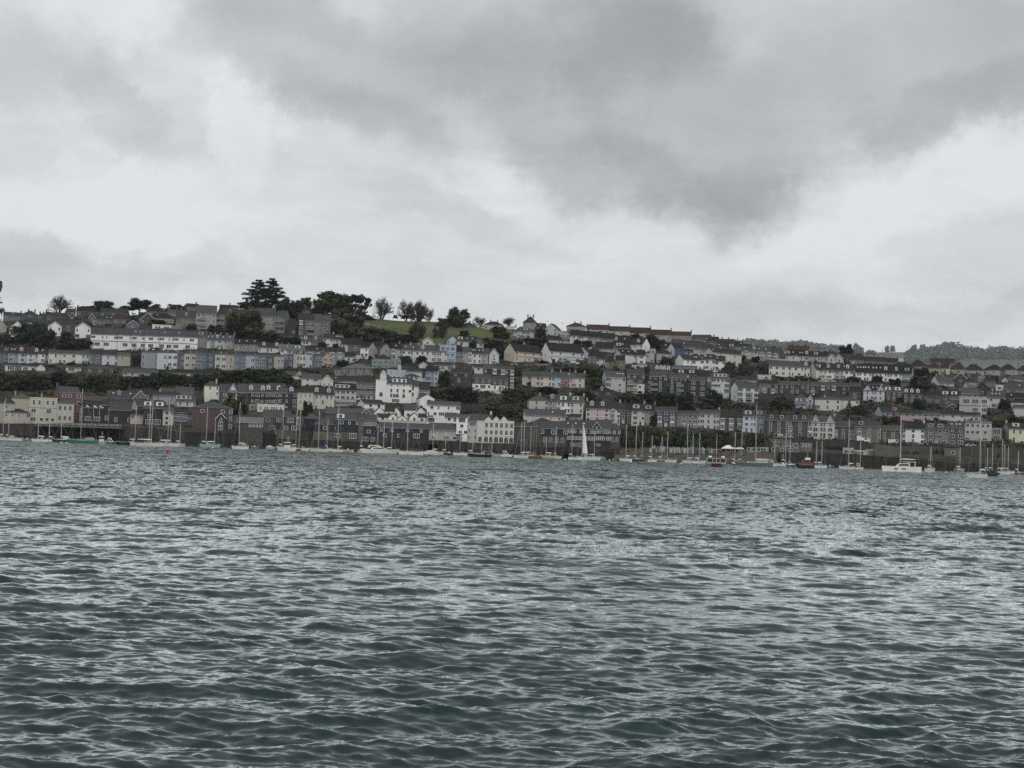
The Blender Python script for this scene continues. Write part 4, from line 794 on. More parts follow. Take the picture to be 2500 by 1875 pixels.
H(tM, 1148, 1370, 760, 822, 945, 'side', (90, 84, 76), R3, ['.d..d.d', '..s....'], 'stone house with two wide white dormers in the eastern row', mat_='stone', dm=(.2, .7), dk='box', ch=())
H(tM, 1382, 1640, 722, 790, 855, 'side', (88, 88, 88), R1, ['.s.s.s.'], 'grey slate house with pale eaves line above the modern terrace house', trim=(150, 150, 150), ch=())
H(tM, 1385, 1722, 835, 842, 1060, 'flat', (140, 140, 138), R1, ['.G.G.g', '...g.g'], 'modern pale grey house with dark strip windows', D=10, bands=((.5, (90, 92, 94), .3),))
H(tM, 1735, 1958, 758, 842, 985, 'side', (160, 163, 160), R1, ['.s...s', '..g.o.'], 'white cottage with three rooflights near the east edge', sk=(.3, .5, .7), ch=(.3,))
H(tM, 1975, 2200, 785, 850, 925, 'side', (52, 54, 58), R3, ['.s..', '....'], 'blue-black house above the big white wall at the east edge', mat_='slate', sk=(.3,), ch=())
H(tM, 2050, 2200, 905, 925, 990, 'flat', (156, 156, 152), R3, ['....'], 'low white block under the blue-black house', D=6)
H(tN, 2090, 2330, 100, 132, 262, 'side', (152, 154, 148), R1, ['', ''], 'large blank white house wall at the east edge of the photo')
H(tM, 640, 850, 655, 690, 730, 'side', (84, 78, 70), R1, ['s.s'], 'grey-roofed cottage above the three white dormers', g=40, ch=())
H(tM, 1230, 1345, 930, 965, 1010, 'gable', (54, 50, 48), R3, ['.s.'], 'little dark garden house with pale barge boards', D=5, ch=())
# modern houses mid-slope
H(tI, 735, 1025, 892, 985, 1225, 'side', (138, 143, 148), R1, ['G.n.d', 'G..s.', '...s.'], 'modern pale grey house with strip windows above the hedge', g=65, side=((150, 156, 162), 'render'), sk=(.6, .75, .9), ch=(), trim=(170, 172, 172), gw='.4,.8,s;.4,.5,s')
H(tI, 1045, 1305, 862, 940, 1250, 'side', (60, 62, 72), R1, ['t.t..t', 'dd..s.', 'dd..s.', 'dd..s.'], 'narrow tall house, slate-hung above and white below, with balconies', g=35, mat_='slate', low=((158, 160, 152), .52), bal=((0, .6, .48), (0, .6, .2)), ch=())
H(tI, 1410, 1740, 795, 905, 960, 'side', (46, 48, 60), R1, ['.....'], 'long slate roof with four little dormers behind the navy flats', g=90, mat_='slate', dm=(.3, .48, .64, .82), ch=())
H(tI, 1375, 1640, 900, 972, 1245, 'side', Nv, R1, ['m.m.m.t', 'g...t..', 'g...t..', 'g...s..'], 'navy slate-hung block of flats, western one of three', 'flats', 'apartment_block', mat_='slate', fr=((.82, .15, 1.0),), bal=((.1, .5, .5), (.1, .5, .22)), trim=(140, 144, 148), ch=())
H(tI, 1672, 1935, 925, 990, 1255, 'side', Nv, R1, ['.t.m.m.m', '.t..g...', '.t..g...', '.s..g...'], 'navy slate-hung block of flats, middle one of three', 'flats', 'apartment_block', mat_='slate', fr=((.2, .15, 1.0),), bal=((.45, .85, .5), (.45, .85, .22)), trim=(140, 144, 148), ch=())
H(tI, 1972, 2245, 975, 1032, 1285, 'side', (50, 52, 64), R1, ['.d..d.', '.d..d.', '.d..d.'], 'navy slate-hung block of flats, eastern one of three, white windows', 'flats', 'apartment_block', mat_='slate', ch=())
H(tI, 1740, 2140, 870, 945, 1000, 'side', (158, 160, 158), R3, ['.d..d..'], 'white house roof with raised dormer behind the navy flats', dm=(.3, .7), dk='box', ch=())
H(tI, 1720, 2110, 820, 850, 905, 'flat', (104, 106, 108), R1, ['.......'], 'long low grey retaining building above the navy flats', D=6)
H(tK, 15, 200, 575, 655, 720, 'side', (132, 132, 128), R3, ['...'], 'dark-roofed house behind the modern white house mid-slope', ch=(.9,))
H(tK, 200, 440, 615, 680, 955, 'side', (150, 156, 166), R1, ['gssg', 'ww.g', '...G', '....'], 'modern bluish-white house on tall base with strip windows', g=20, dm=(.5,), dk='wide', sk=(.4,), ch=())
H(tK, 560, 835, 738, 802, 1010, 'side', (158, 161, 162), R1, ['G.g.g', 'G.g.g', 'g.g.g'], 'modern white house with solar roof and dark glazed centre bay', g=95, side=(Wt, 'render'), bal=((.38, .68, .52), (.38, .68, .2)), ch=(), gw='.4,.7,n;.4,.35,s', trim=(90, 92, 94))
H(tK, 525, 810, 650, 705, 745, 'side', (158, 160, 158), R0, ['..w..'], 'long dark-roofed white house behind the solar-roofed one', ch=())
H(tK, 825, 1010, 630, 645, 705, 'flat', (156, 156, 148), (160, 160, 154), ['..s.'], 'low white flat-roofed house in front of the long cream terrace', D=8)
H(tK, 1655, 1880, 680, 725, 790, 'gable', (142, 136, 118), R1, ['....'], 'low beige garage gable under the white and grey-blue terrace', D=9)
H(tL, 1340, 1500, 5, 60, 195, 'hip', (140, 152, 178), R1, ['.s.g.', '..t..'], 'periwinkle hipped house with balcony above the stone shoreline houses', bal=((0, 1, .45),), ch=())
H(tL, 1495, 1575, 25, 85, 195, 'gable', (138, 150, 178), R1, ['A', 't'], 'narrow periwinkle gable with arched window', D=9, ch=())
H(tL, 1600, 1942, 48, 80, 228, 'hip', (162, 163, 154), (84, 78, 72), ['..s.s', 'g.t.t'], 'white villa with brown hipped roof and garage', ch=(.3,))
H(tL, 1955, 2200, 40, 92, 225, 'hip', (160, 161, 152), (80, 74, 70), ['...s', '...g'], 'white villa with brown hipped roof beside a conical tree', ch=())
# --- shoreline terraces
H(tH, 1665, 1965, 330, 410, 575, 'hip', (150, 145, 132), R1, ['.t.s', '.a.a'], 'cream hipped end house of the tall waterfront row', ch=(.6,), found=8)
terrace(tH, 1965, 320, 415, 585, [(2080, (126, 120, 110), 'taupe', ['t.', 'a.'], dict(dm=(.4,))), (2212 + 60, (168, 168, 162), 'white', ['t.s', 't.a'], dict(dm=(.7,), dk='box'))], 'the tall pale row behind the navy warehouse', roof=R1, ch=(), found=8)
terrace(tJ, 60, 150, 245, 520, [(190, Wt, 'white', ['t.t', '.tt', '...'], dict(dm=(.2,), dk='box')), (385, (162, 158, 142), 'cream', ['t.t', 't.t', '...'], dict(dm=(.4,), dk='box', g=-20))], 'the tall pale pair next to the pink house', roof=R1, ch=(.98,), found=8)
H(tH, 1580, 2212, 550, 632, 740, 'side', (168, 146, 136), R1, ['......n.n.'], 'long low pinkish house behind the navy waterfront blocks', sk=(.7,), ch=(), D=8)
H(tJ, 0, 350, 425, 475, 540, 'side', (158, 154, 138), R2, ['t..t..t.'], 'long low cream house with brown roof behind the navy warehouse', fr=((.3, .12, .9),), sk=(.1,), ch=())
SEA = 'the painted waterfront terrace'
terrace(tJ, 430, 232, 340, 545, [(772, (164, 136, 136), 'pink', ['s.n.s', 's.n.s', 's.o.s'], dict(dm=(.25, .72), ch=(.03,), what='with two dormers', bands=((.36, (190, 180, 178), .15),)))], SEA, roof=R0)
terrace(tJ, 772, 255, 358, 570, [(940, (160, 162, 156), 'white', ['.b.s', '.b.s', '.b.o']), (1008, (62, 62, 80), 'navy', ['.s', '.s', '.o'], dict(label='navy half of the house pair beside the white one in the painted waterfront terrace')),
 (1110, (58, 56, 66), 'navy', ['.d', '.d', '.d'], dict(label='navy house with tall white bay in the painted waterfront terrace')), (1305, (158, 152, 134), 'cream', ['.d..n', '.d..s', '.d.o.'], dict(dm=(.35,), dk='box', db=20, label='cream house with wide dormer in the painted waterfront terrace')),
 (1462, (112, 114, 104), 'sage', ['..d.', '..d.', 'o.d.'], dict(dm=(.35,), dk='box', db=20, label='sage house beside the cream one in the painted waterfront terrace'))], SEA, roof=R0, ch=(.98,), slope=.05)
terrace(tJ, 1462, 318, 380, 635, [(1795, (56, 62, 100), 'royal blue', ['.s.s.s.', '.b.s.b.', '.b.o.b.'], dict(what='with white bays', label='royal blue house with white bays in the painted waterfront terrace')), (2092, (98, 99, 88), 'olive', ['..s.s.s', '..d.s.d', '..b.o.b'], dict(dr=50, de=35, db=8, label='olive grey house with white bays right of the royal blue one'))], SEA, roof=(78, 76, 74), ch=(.99,))
terrace(tL, 15, 215, 265, 490, [(308, (146, 150, 144), 'pale grey', ['dd.t.td', 'dd.t.td', 'dd.o.td'], dict(label='pale grey three-storey house left of the brick one above the beach')), (325, (96, 94, 90), 'dark', ['', ''], dict(label='narrow dark party wall beside the brick house', ch=())), (612, (78, 62, 56), 'brick', ['b.b.b', 'b.b.b'], dict(roof=R2, dr=20, de=55, label='brown brick house with six white bays above the beach'))], 'the terrace above the beach', roof=(86, 84, 82), ch=(.98,))
terrace(tL, 622, 222, 303, 530, [(800, (140, 162, 190), 'pale sky blue', ['.s.nn', '.s.nn', '.t.o.'], dict(dm=(.4,), dk='box', label='pale sky blue three-storey house above the beach')), (938, (70, 104, 130), 'mid-blue', ['.w.', '.w.', '.o.'], dict(dm=(.35,), dk='box', label='mid-blue three-storey house joined to the pale sky blue one'))], 'the blue pair', roof=(74, 72, 70), ch=())
terrace(tL, 945, 275, 358, 575, [(1242, (68, 62, 57), 'stone', ['.t..t..t', '.t..t..t', '.t..o..t'], dict(dm=(.22, .68), dk='box', label='brown stone house with two dormers above the old quay office')), (1552, (70, 66, 60), 'stone', ['t..t..s', 'b..t..b', 'b..o..b'], dict(dm=(.27, .66), dk='box', label='stone house with tall white bays beside the cream twin gables')),
 (1862, (158, 156, 141), 'cream', ['.t.tt.t.', '.d.tt.d.', '.d.to.d.'], dict(fr=((.18, .14, 1), (.8, .14, 1)), trim=(190, 190, 184), label='big cream house with twin gables on the shore road')), (2150, (66, 64, 62), 'dark stone', ['..s..s', 'b.t.bb', 'b.o.bb'], dict(dr=60, de=50, db=10, label='dark stone house with white bays right of the cream twin gables'))], 'the stone shore row', roof=R1, mat_='render', ch=(.98,))
terrace(tN, 30, 300, 368, 575, [(365, (92, 88, 78), 'stone', ['.t..t..t', '.b..t..t', '.b..o..t'], dict(dm=(.25,), dk='box', label='stone house with white bays beside parked white car')), (650, (86, 80, 70), 'brown stone', ['.s..s..s', '.t..t..t', '.t.....o'], dict(dr=42, de=28, mat_='stone', roof=(90, 84, 78), label='plain brown stone three-storey house left of the bright white one')),
 (920, (200, 203, 204), 'bright white', ['s..s..s', 't..t..t', 's..o..s'], dict(roof=R3, dr=0, de=8, label='bright white three-storey house with black roof on shore road')), (1062, (76, 86, 96), 'blue-grey', ['..d.', '..d.', 'o.d.'], dict(dm=(.6,), dk='box', label='blue-grey house between bright white and scaffolded houses')),
 (1240, (98, 102, 102), 'grey', ['.s.s', '.d..', 'o.d.'], dict(dm=(.4,), dk='box', label='grey house behind scaffolding on the shore road')), (1442, (74, 72, 66), 'stone', ['.n..t.', '.d..d.', '.d..d.'], dict(dr=-30, de=-22, sk=(.2, .5, .7), label='stone house with several rooflights right of the scaffolded one'))], 'the eastern shore row', roof=R1, ch=(.98,), slope=.033)
H(tN, 1442, 1785, 250, 322, 580, 'hip', (142, 146, 142), R1, ['.s.s.s.s.s.', '.s.s.s..s..', '.w....o.w..'], 'ornate pale grey house with white quoins on the shore road', dm=(.45,), dk='box', bands=((.98, (188, 190, 188), .35), (.62, (176, 178, 176), .15)), ch=())
H(tN, 1795, 1925, 398, 404, 565, 'flat', (112, 114, 112), (150, 152, 152), ['G', 'g'], 'low modern glazed house right of the ornate grey one')
H(tN, 2025, 2300, 330, 400, 590, 'side', (170, 166, 128), R0, ['.t.t.t.', '.t...o.'], 'pale yellow house with white dormer at the east edge', dm=(.35,), dk='box', g=85, side=((124, 120, 112), 'render'), ch=(.02,))
terrace(tN, 400, 112, 188, 272, [(508, (122, 136, 164), 'powder blue', ['.s.', '...'], dict(g=0, ch=())), (622, (146, 82, 76), 'salmon red', ['..t.', '....'], dict(dm=(.3,), dk='box'))], 'the row above the shore houses', roof=R0, slope=.02)
H(tN, 385, 400, 110, 190, 265, 'side', (146, 164, 172), R0, [''], 'pale aqua gable end of the powder blue cottage', g=95, ch=())
terrace(tN, 645, 155, 205, 300, [(892, (156, 120, 120), 'dusky pink', ['.s.s.s', '......'], dict(roof=(46, 52, 48))), (1125, (130, 142, 150), 'grey-blue', ['.s.s.s', '.o...s'], dict(dr=18, de=5, roof=R1)), (1425, (158, 158, 152), 'white', ['.t..s..s', '........'], dict(dr=10, de=0)), (1650, (150, 152, 148), 'off-white', ['......', '......'], dict(dr=20, de=6))], 'the low cottages above the shore road', roof=R3, slope=.02, ch=())
# --- old town by the west quay
H(tB, -120, 200, 362, 512, 830, 'hip', (132, 127, 106), R0, ['..t.', '..t.', '..t.'], 'cream hotel with steep slate roof at the west edge of the quay', 'building', 'waterfront_house', found=5, ch=(), D=10)
H(tB, 170, 442, 365, 436, 700, 'hip', (146, 140, 120), (96, 92, 82), ['.....', '.....'], 'blank cream building with mossy hipped roof on west quay', 'building', 'waterfront_house', ch=(.1,), D=10)
H(tB, 442, 838, 440, 446, 825, 'flat', (148, 143, 122), R3, ['.t.t..t.t.', '.d....tt..', '.d..s.s.s.'], 'large cream flat-topped quay building with tall windows', 'building', 'waterfront_house', D=11, found=3, ch=(.42,), bands=((.62, (120, 115, 98), .18),))
H(tB, 842, 1095, 430, 516, 820, 'hip', (148, 143, 124), R1, ['.a.a.a.', '.a.a.a.'], 'cream quay building with arched windows and hipped roof', 'building', 'waterfront_house', D=10, ch=(), found=3)
H(tB, 885, 1180, 265, 352, 790, 'side', (112, 54, 58), R1, ['.s.s..s', '......s', '......g', '.......'], 'tall dark red building behind the cream arched one', g=90, side=((84, 72, 66), 'render'), ch=(.0,), dcol=(90, 70, 60), cat='building', name='waterfront_house', D=11)
H(tB, 75, 435, 598, 656, 835, 'hip', (146, 130, 122), R2, ['n.n.n..d', '........'], 'low pinkish quay house with brown hipped roof', 'building', 'waterfront_house', D=8, ch=(), dz=0)
H(tB, 115, 230, 735, 770, 830, 'gable', (84, 102, 116), (88, 106, 120), ['.'], 'little blue-grey gabled kiosk on the west quay', 'kiosk', 'quay_kiosk', D=4, ch=())
H(tB, 235, 320, 735, 768, 830, 'gable', (150, 150, 146), (80, 76, 70), ['g'], 'little white gabled kiosk beside the blue-grey one', 'kiosk', 'quay_kiosk', D=4, ch=())
H(tB, 1180, 1600, 405, 472, 560, 'side', (104, 98, 88), (84, 76, 72), ['s..s..'], 'brown-grey slate roof right of the tall red building', ch=())
H(tB, 1182, 1250, 470, 560, 800, 'side', (110, 102, 92), R2, ['.s', '.s'], 'narrow taupe house beside the tall red building', ch=())
H(tB, 1250, 1520, 482, 580, 815, 'side', (44, 46, 60), R0, ['......', '.g..g.'], 'navy timber warehouse behind the white flagpoles', 'building', 'warehouse', mat_='slate', ch=())
H(tB, 1520, 1770, 470, 545, 815, 'side', (42, 44, 58), (70, 62, 58), ['..s..', '.t..t'], 'black-navy warehouse right of the flagpoles', 'building', 'warehouse', mat_='slate', ch=(), g=0)
H(tB, 1600, 1960, 325, 430, 520, 'side', Gd, R1, ['......'], 'grey slate roof with pointed white dormer behind the warehouses', dm=(.5,), sk=(.25, .95), ch=())
H(tB, 1640, 1960, 480, 612, 822, 'side', (48, 46, 58), R1, ['.....', '.t..t'], 'slate-roofed dark warehouse with cream gable end', 'building', 'warehouse', mat_='slate', ch=(), g=40, side=((150, 144, 122), 'render'))
H(tB, 1955, 2140, 622, 684, 830, 'side', (150, 134, 132), R3, ['A.n', '...'], 'small pink quayside building with an arched door', 'building', 'waterfront_house', ch=(), D=7)
H(tB, 2060, 2230, 462, 560, 720, 'side', (60, 58, 60), R1, ['..', '..'], 'slate roof with cream end wall above the small pink building', g=90, side=((156, 150, 126), 'render'), ch=())
H(tB, 1905, 2200, 300, 360, 440, 'side', (90, 78, 70), R2, ['s..s'], 'brown tiled roof under the wood, left of the slate gables', ch=(.1,))
H(tD, 30, 200, 590, 690, 780, 'hip', (70, 66, 64), R2, ['.s.'], 'brown hipped roof left of the lilac building', ch=())
H(tD, -100, 120, 640, 760, 860, 'gable', (92, 88, 82), R1, ['.s.'], 'grey slate gable left of the lilac building', ch=())
H(tD, 60, 350, 780, 892, 1150, 'side', (36, 40, 58), R1, ['.....', '.s...', '.g.g.'], 'navy glass-fronted building left of the narrow cream house', 'building', 'warehouse', mat_='slate', dm=(.2, .8), dk='box', ch=(), D=10)
H(tD, 350, 505, 880, 940, 1160, 'side', (156, 150, 122), R1, ['.s.t', '.s..', '.s..'], 'narrow cream waterfront house right of the navy glass one', 'building', 'waterfront_house', ch=())
H(tD, 200, 560, 655, 702, 860, 'side', (122, 119, 134), R0, ['.t...t.', '...s...'], 'lilac-grey building under the wood with dark roof', ch=())
H(tD, 345, 560, 595, 660, 700, 'side', (140, 140, 136), (88, 86, 80), ['...'], 'grey roof with white gable end behind the lilac building', g=60, side=(Wt, 'render'), ch=())
H(tD, 550, 820, 578, 655, 760, 'side', (112, 88, 98), R1, ['..s.d.'], 'mauve house under the wood with slate roof', ch=(.8,), g=20)
H(tD, 565, 840, 712, 788, 872, 'side', (156, 154, 146), R1, ['.t..t..t'], 'white row house with glazed attic dormer under the mauve one', dm=(.35,), dk='wide', ch=())
H(tD, 820, 950, 660, 760, 800, 'hip', (60, 52, 48), (72, 58, 52), ['.'], 'brown roof tucked between mauve house and tall white gable', ch=())
H(tD, 515, 720, 905, 960, 1150, 'side', (64, 72, 74), R2, ['.aa.', 'GGG', 'g.g'], 'grey-green waterfront building with arched gallery', 'building', 'waterfront_house', bal=((0, 1, .62), (0, 1, .3)), ch=())
H(tD, 720, 870, 960, 1010, 1160, 'side', (78, 82, 82), R2, ['nnnnn', '.....'], 'waterfront building with row of tall narrow windows', 'building', 'waterfront_house', ch=())
H(tD, 862, 985, 975, 1040, 1200, 'side', (96, 78, 70), R2, ['.s.', '...'], 'small brown waterfront house above white ground floor', 'building', 'waterfront_house', low=((160, 158, 152), .38), ch=())
H(tD, 790, 1390, 800, 892, 1220, 'hip', (76, 54, 52), R1, ['..s....s.t', '......n.t', '......n.t'], 'big red-brown warehouse with hipped slate roof on west waterfront', 'building', 'warehouse', D=14, ch=())
H(tD, 990, 1145, 985, 1040, 1210, 'side', (86, 90, 88), R2, ['s.n', '.s.'], 'grey-green low building in front of the red-brown warehouse', 'building', 'waterfront_house', ch=(), D=5)
H(tD, 1150, 1285, 975, 1045, 1235, 'gable', (58, 46, 44), R2, ['.t.', '.d.', '.d.'], 'dark narrow gabled building with stacked white windows at waterside', 'building', 'waterfront_house', D=6)
H(tD, 975, 1190, 488, 562, 790, 'hip', (182, 182, 166), (94, 86, 78), ['.n.n', '...n', '....'], 'tall white gabled house with blank side under the wood', ch=(.9,), D=10)
H(tD, 1190, 1290, 530, 640, 850, 'side', (84, 84, 84), R1, ['..t', '..t'], 'slate-hung strip between the two white tall houses', mat_='slate', ch=())
H(tD, 1290, 1470, 540, 655, 840, 'side', (168, 168, 152), R1, ['.g.', '...'], 'cream house with dark gabled balcony beside the navy row', fr=((.6, .35, 1),), bal=((.2, .9, .98),), ch=())
terrace(tD, 1475, 528, 655, 850, [(1640, (70, 72, 80), 'slate grey', ['.t..', '..t.']), (1930, (44, 46, 66), 'navy', ['.n.d.n.d', '.n.d.n.d'], dict(dm=(.1, .7))), (2180, (44, 46, 66), 'navy', ['dnd.n', 'dnd.n'], dict(dm=(.0, .6), dr=-12, label='eastern navy slate-hung house beside the first navy one'))], 'the navy slate-hung row', roof=R1, mat_='slate', ch=(), slope=.01, D=11, trim=(150, 152, 154))
terrace(tD, 1645, 848, 852, 930, [(1770, (120, 120, 106), 'olive', ['.G.'], dict(label='olive glazed ground floor below the navy slate-hung row')), (2170, (172, 170, 154), 'cream', ['.n.nn.nnn.n.'], dict(db=24, label='cream ground floor with narrow windows below the navy row'))], 'x', kind='flat', roof=R1, D=6, slope=.01)
terrace(tF, 0, 405, 478, 740, [(140, (48, 50, 64), 'navy', ['n.n', 'n.n', '...'], dict(label='navy slate-hung house with white strip below, west of the cream pair', low=((150, 148, 138), .22))), (280, (50, 50, 62), 'dark navy', ['.s', '.d', '.d'], dict(roof=R0, label='dark slate-hung house with white bay touching the cream pair', dm=(.3,)))], 'x', roof=R1, mat_='slate', ch=())
H(tF, 280, 512, 345, 478, 770, 'hip', (158, 154, 136), R2, ['.n.n.n.', '.n.n.n.', '.n.....'], 'cream hipped house, western one of the tall cream pair', found=6, ch=(), D=11)
H(tF, 512, 835, 388, 505, 750, 'side', (158, 154, 134), R0, ['.t.n..t.t.', '....t.....', '.t....t.t.'], 'cream house with two dormers, eastern one of the tall cream pair', dm=(.17, .75), ch=(.6, .85), found=6, D=11)
H(tF, 835, 1165, 340, 440, 600, 'side', (150, 150, 142), R3, ['ns.d.s.s.', 'ns.d.s.s.'], 'off-white house with broad white dormer right of the cream pair', dm=(.35,), dk='wide', sk=(.7,), ch=(), found=6, D=10)
H(tF, 855, 1160, 585, 600, 690, 'flat', (150, 150, 144), (70, 84, 82), ['GGGG'], 'green-roofed glazed veranda below the off-white dormered house', D=5)
H(tF, 1165, 1455, 250, 330, 600, 'side', (92, 90, 88), R0, ['.g.g', '.g.g', 's.w.s.s'], 'dark-balconied flats left of the white tower building', 'flats', 'apartment_block', low=((168, 164, 150), .38), bal=((0, 1, .68), (0, 1, .4)), ch=(), D=10)
H(tF, 800, 1180, 240, 300, 360, 'side', (150, 148, 140), R0, ['.....'], 'long slate roof with rooflight left of the balconied flats', sk=(.1,), ch=())
H(tF, 115, 345, 160, 215, 310, 'side', (160, 158, 150), R1, ['.A..s', '.....'], 'white house with low grey roof and porthole arch by the wood', fr=((.85, .2, .8),), ch=())
H(tF, 345, 640, 195, 265, 375, 'side', (164, 162, 152), R1, ['.A.G.', '.....'], 'white modern house with arched and strip windows', ch=(), g=0)
H(tF, 640, 815, 218, 300, 385, 'gable', (166, 164, 154), R1, ['...', '...'], 'blank white gable right of the arched white modern house', D=8)
H(tF, 960, 1415, 45, 110, 245, 'hip', (72, 76, 78), (112, 116, 118), ['G.d.G.d.', 'GGtGtGtG'], 'large grey pavilion with pyramid roof and glazed front', 'building', 'pavilion', D=14, ch=())
H(tF, 850, 960, 95, 130, 240, 'side', (100, 100, 100), R3, ['s.s'], 'low dark roof left of the grey pyramid-roofed pavilion', g=0, ch=())
H(tF, 1000, 1060, 110, 150, 240, 'flat', (162, 164, 162), Wt, ['n'], 'small white lantern turret in front of the grey pavilion', D=2, found=0)
# white tower building and stepped white houses
wt = (192, 189, 177)
H(tF, 1615, 1990, 255, 345, 640, 'side', wt, R1, ['.c.c.c.c', '.t.t.t.s', '.tAA.A..', '..gg....'], 'big white building with portholes and tall arched windows', 'building', 'white_tower_building', D=12, ch=(), sk=(.2,), dm=(.5,), dk='wide', found=6)
H(tF, 1450, 1615, 285, 300, 630, 'flat', wt, R1, ['...', '...', '.A.', '...'], 'west wing of the big white building with round window', 'building', 'white_tower_building', D=12, found=6)
dome = H(tF, 1518, 1612, 205, 212, 420, 'flat', (176, 173, 160), R1, [''], 'round-capped white tower rising over the big white building', 'tower', 'domed_tower', D=3)
mbd = MB(); kk = 0.109; n_ = 12
for i in range(6):
 a0, a1 = math.pi / 2 * i / 6, math.pi / 2 * (i + 1) / 6
 for j in range(n_):
  t0, t1 = 2 * math.pi * j / n_, 2 * math.pi * (j + 1) / n_; r_ = 1.45
  P_ = lambda a, t: (r_ * math.cos(a) * math.cos(t), 1.5 + r_ * math.cos(a) * math.sin(t), r_ * 1.25 * math.sin(a))
  mbd.face([P_(a0, t0), P_(a0, t1), P_(a1, t1), P_(a1, t0)], wall((140, 138, 132)))
w_at = at(1518 / 6.144 + 680, 950); dd = mbd.obj('dome', dome, (0, 0, (420 - 212) / 6.144 * dome.location.y / F + .35))
H(tF, 1990, 2110, 305, 380, 640, 'side', wt, R1, ['t..', 't..', '..s'], 'white wing with small windows east of the tower building', ch=(), found=6)
H(tF, 2105, 2250, 320, 440, 660, 'side', wt, R0, ['G.', '..', '.s.'], 'white wing with dark balcony where the slope turns green', ch=(), found=6, bal=((0, 1, .8),))
H(tG, 20, 130, 1195, 1200, 1270, 'flat', (172, 169, 158), R1, ['.'], 'white parapet block at the top of the stepped white houses')
H(tF, 1285, 1590, 590, 648, 790, 'side', wt, R2, ['.s.s.', '.....'], 'white stepped house with brown roof, highest below the tower', g=110, found=6, ch=(), over=.2)
steps = [(1420, 700, 1610, 790, 830, 'gab'), (1600, 690, 1740, 760, 850, 's'), (1700, 700, 1830, 780, 850, 'gab'), (1500, 800, 1660, 850, 910, 's'), (1640, 790, 1790, 850, 915, 'gab'), (1780, 820, 1920, 870, 925, 'gab'), (1880, 650, 2050, 740, 900, 's2'),
         (2050, 700, 2210, 770, 900, 'gab'), (1960, 780, 2110, 850, 925, 'gab'), (2100, 800, 2230, 850, 940, 's'), (2090, 500, 2230, 580, 700, 's2')]
wh = ['with brown sloping roof under the highest house', 'with tiny dark window and flat terrace', 'with pointed front beside the terrace wall', 'above the navy boathouse roof', 'with arched opening near the boathouses', 'low with arched door by the quay',
      'tall with slate roof and square window', 'with brown-edged gable at the slope', 'small with sloping roof near the dark quay sheds', 'with glazed sunroom by the cream-green building', 'with dark dormer high beside the green slope']
for (a, b, c, d_, e_, kd), w__ in zip(steps, wh):
 H(tF, a, c, b, d_, e_, 'gable' if kd == 'gab' else 'side', wt, R1 if kd == 's2' else R2, ['.s.n'] if kd != 'gab' else ['.a.'], 'white stepped house ' + w__, found=5, ch=(), D=7, trim='none', g=0, over=.2, group='white houses stepping down to the quay')
H(tF, 1510, 2212, 905, 912, 960, 'flat', (160, 156, 142), R2, [''], 'long plain white garden wall at the foot of the stepped houses', 'wall', 'garden_wall', D=1)
H(tH, 20, 250, 315, 380, 560, 'gable', wt, R2, ['..s.', 's...'], 'white gable with dark window left of the tall white corner house', D=9, ch=(), trim='none', found=5)
H(tH, 130, 625, 425, 480, 760, 'side', wt, R1, ['.s.n..n..G', 'n.s.w.s.w.', '.g....n..s'], 'tall white corner house of the stepped group with many windows', 'house', 'house', D=10, ch=(), found=6, bal=((.03, .2, .3),), sk=())
H(tH, 400, 575, 600, 660, 830, 'side', wt, R1, ['.s.t', 't.t.'], 'white house wing dropping towards the arcaded building', ch=(), found=6)
H(tH, 570, 735, 615, 662, 1030, 'side', wt, R1, ['.g.', '.s.', '.s.s', '....'], 'white waterfront house with brown-framed window beside the arcade', ch=(), found=6)
H(tH, 575, 725, 930, 936, 1040, 'flat', (58, 54, 52), R2, ['GG'], 'dark boathouse opening under the white waterfront house', 'building', 'boathouse', D=3)
# arcaded building
aw = (160, 158, 146)
H(tH, 985, 1435, 715, 735, 1060, 'flat', aw, R1, ['aaaaaa', 'aaaaaa', 'AAAAAA'], 'cream arcaded waterfront building with three tiers of arches', 'building', 'arcaded_building', D=14, found=3, bands=((.94, (180, 178, 164), .35), (.36, (178, 176, 162), .3)))
H(tH, 880, 985, 690, 735, 1050, 'flat', aw, R1, ['.', '.', 'A'], 'west bay of the cream arcaded building with tall arch', 'building', 'arcaded_building', D=13, found=3)
H(tH, 745, 880, 610, 720, 1020, 'side', (140, 138, 124), R1, ['.G.', 'n.n', 'n.n'], 'set-back west wing of the arcaded building with tall strips', 'building', 'arcaded_building', D=13, found=8, ch=())
H(tH, 800, 1110, 615, 700, 760, 'side', aw, R1, ['.....'], 'slate roof behind the arcaded building west of its gables', 'building', 'arcaded_building', D=9, ch=(.95,), dcol=(186, 186, 176))
for gx, ww in ((1055, 75), (1175, 78), (1290, 78)):
 H(tH, gx - ww, gx + ww, 642, 725, 790, 'gable', (190, 188, 176), R1, ['.n.'], {1055: 'dark-windowed gable', 1175: 'middle white gable', 1290: 'eastern white gable'}[gx] + ' on top of the cream arcaded building', 'gable', 'attic_gable', D=9, ch=(), trim='none')
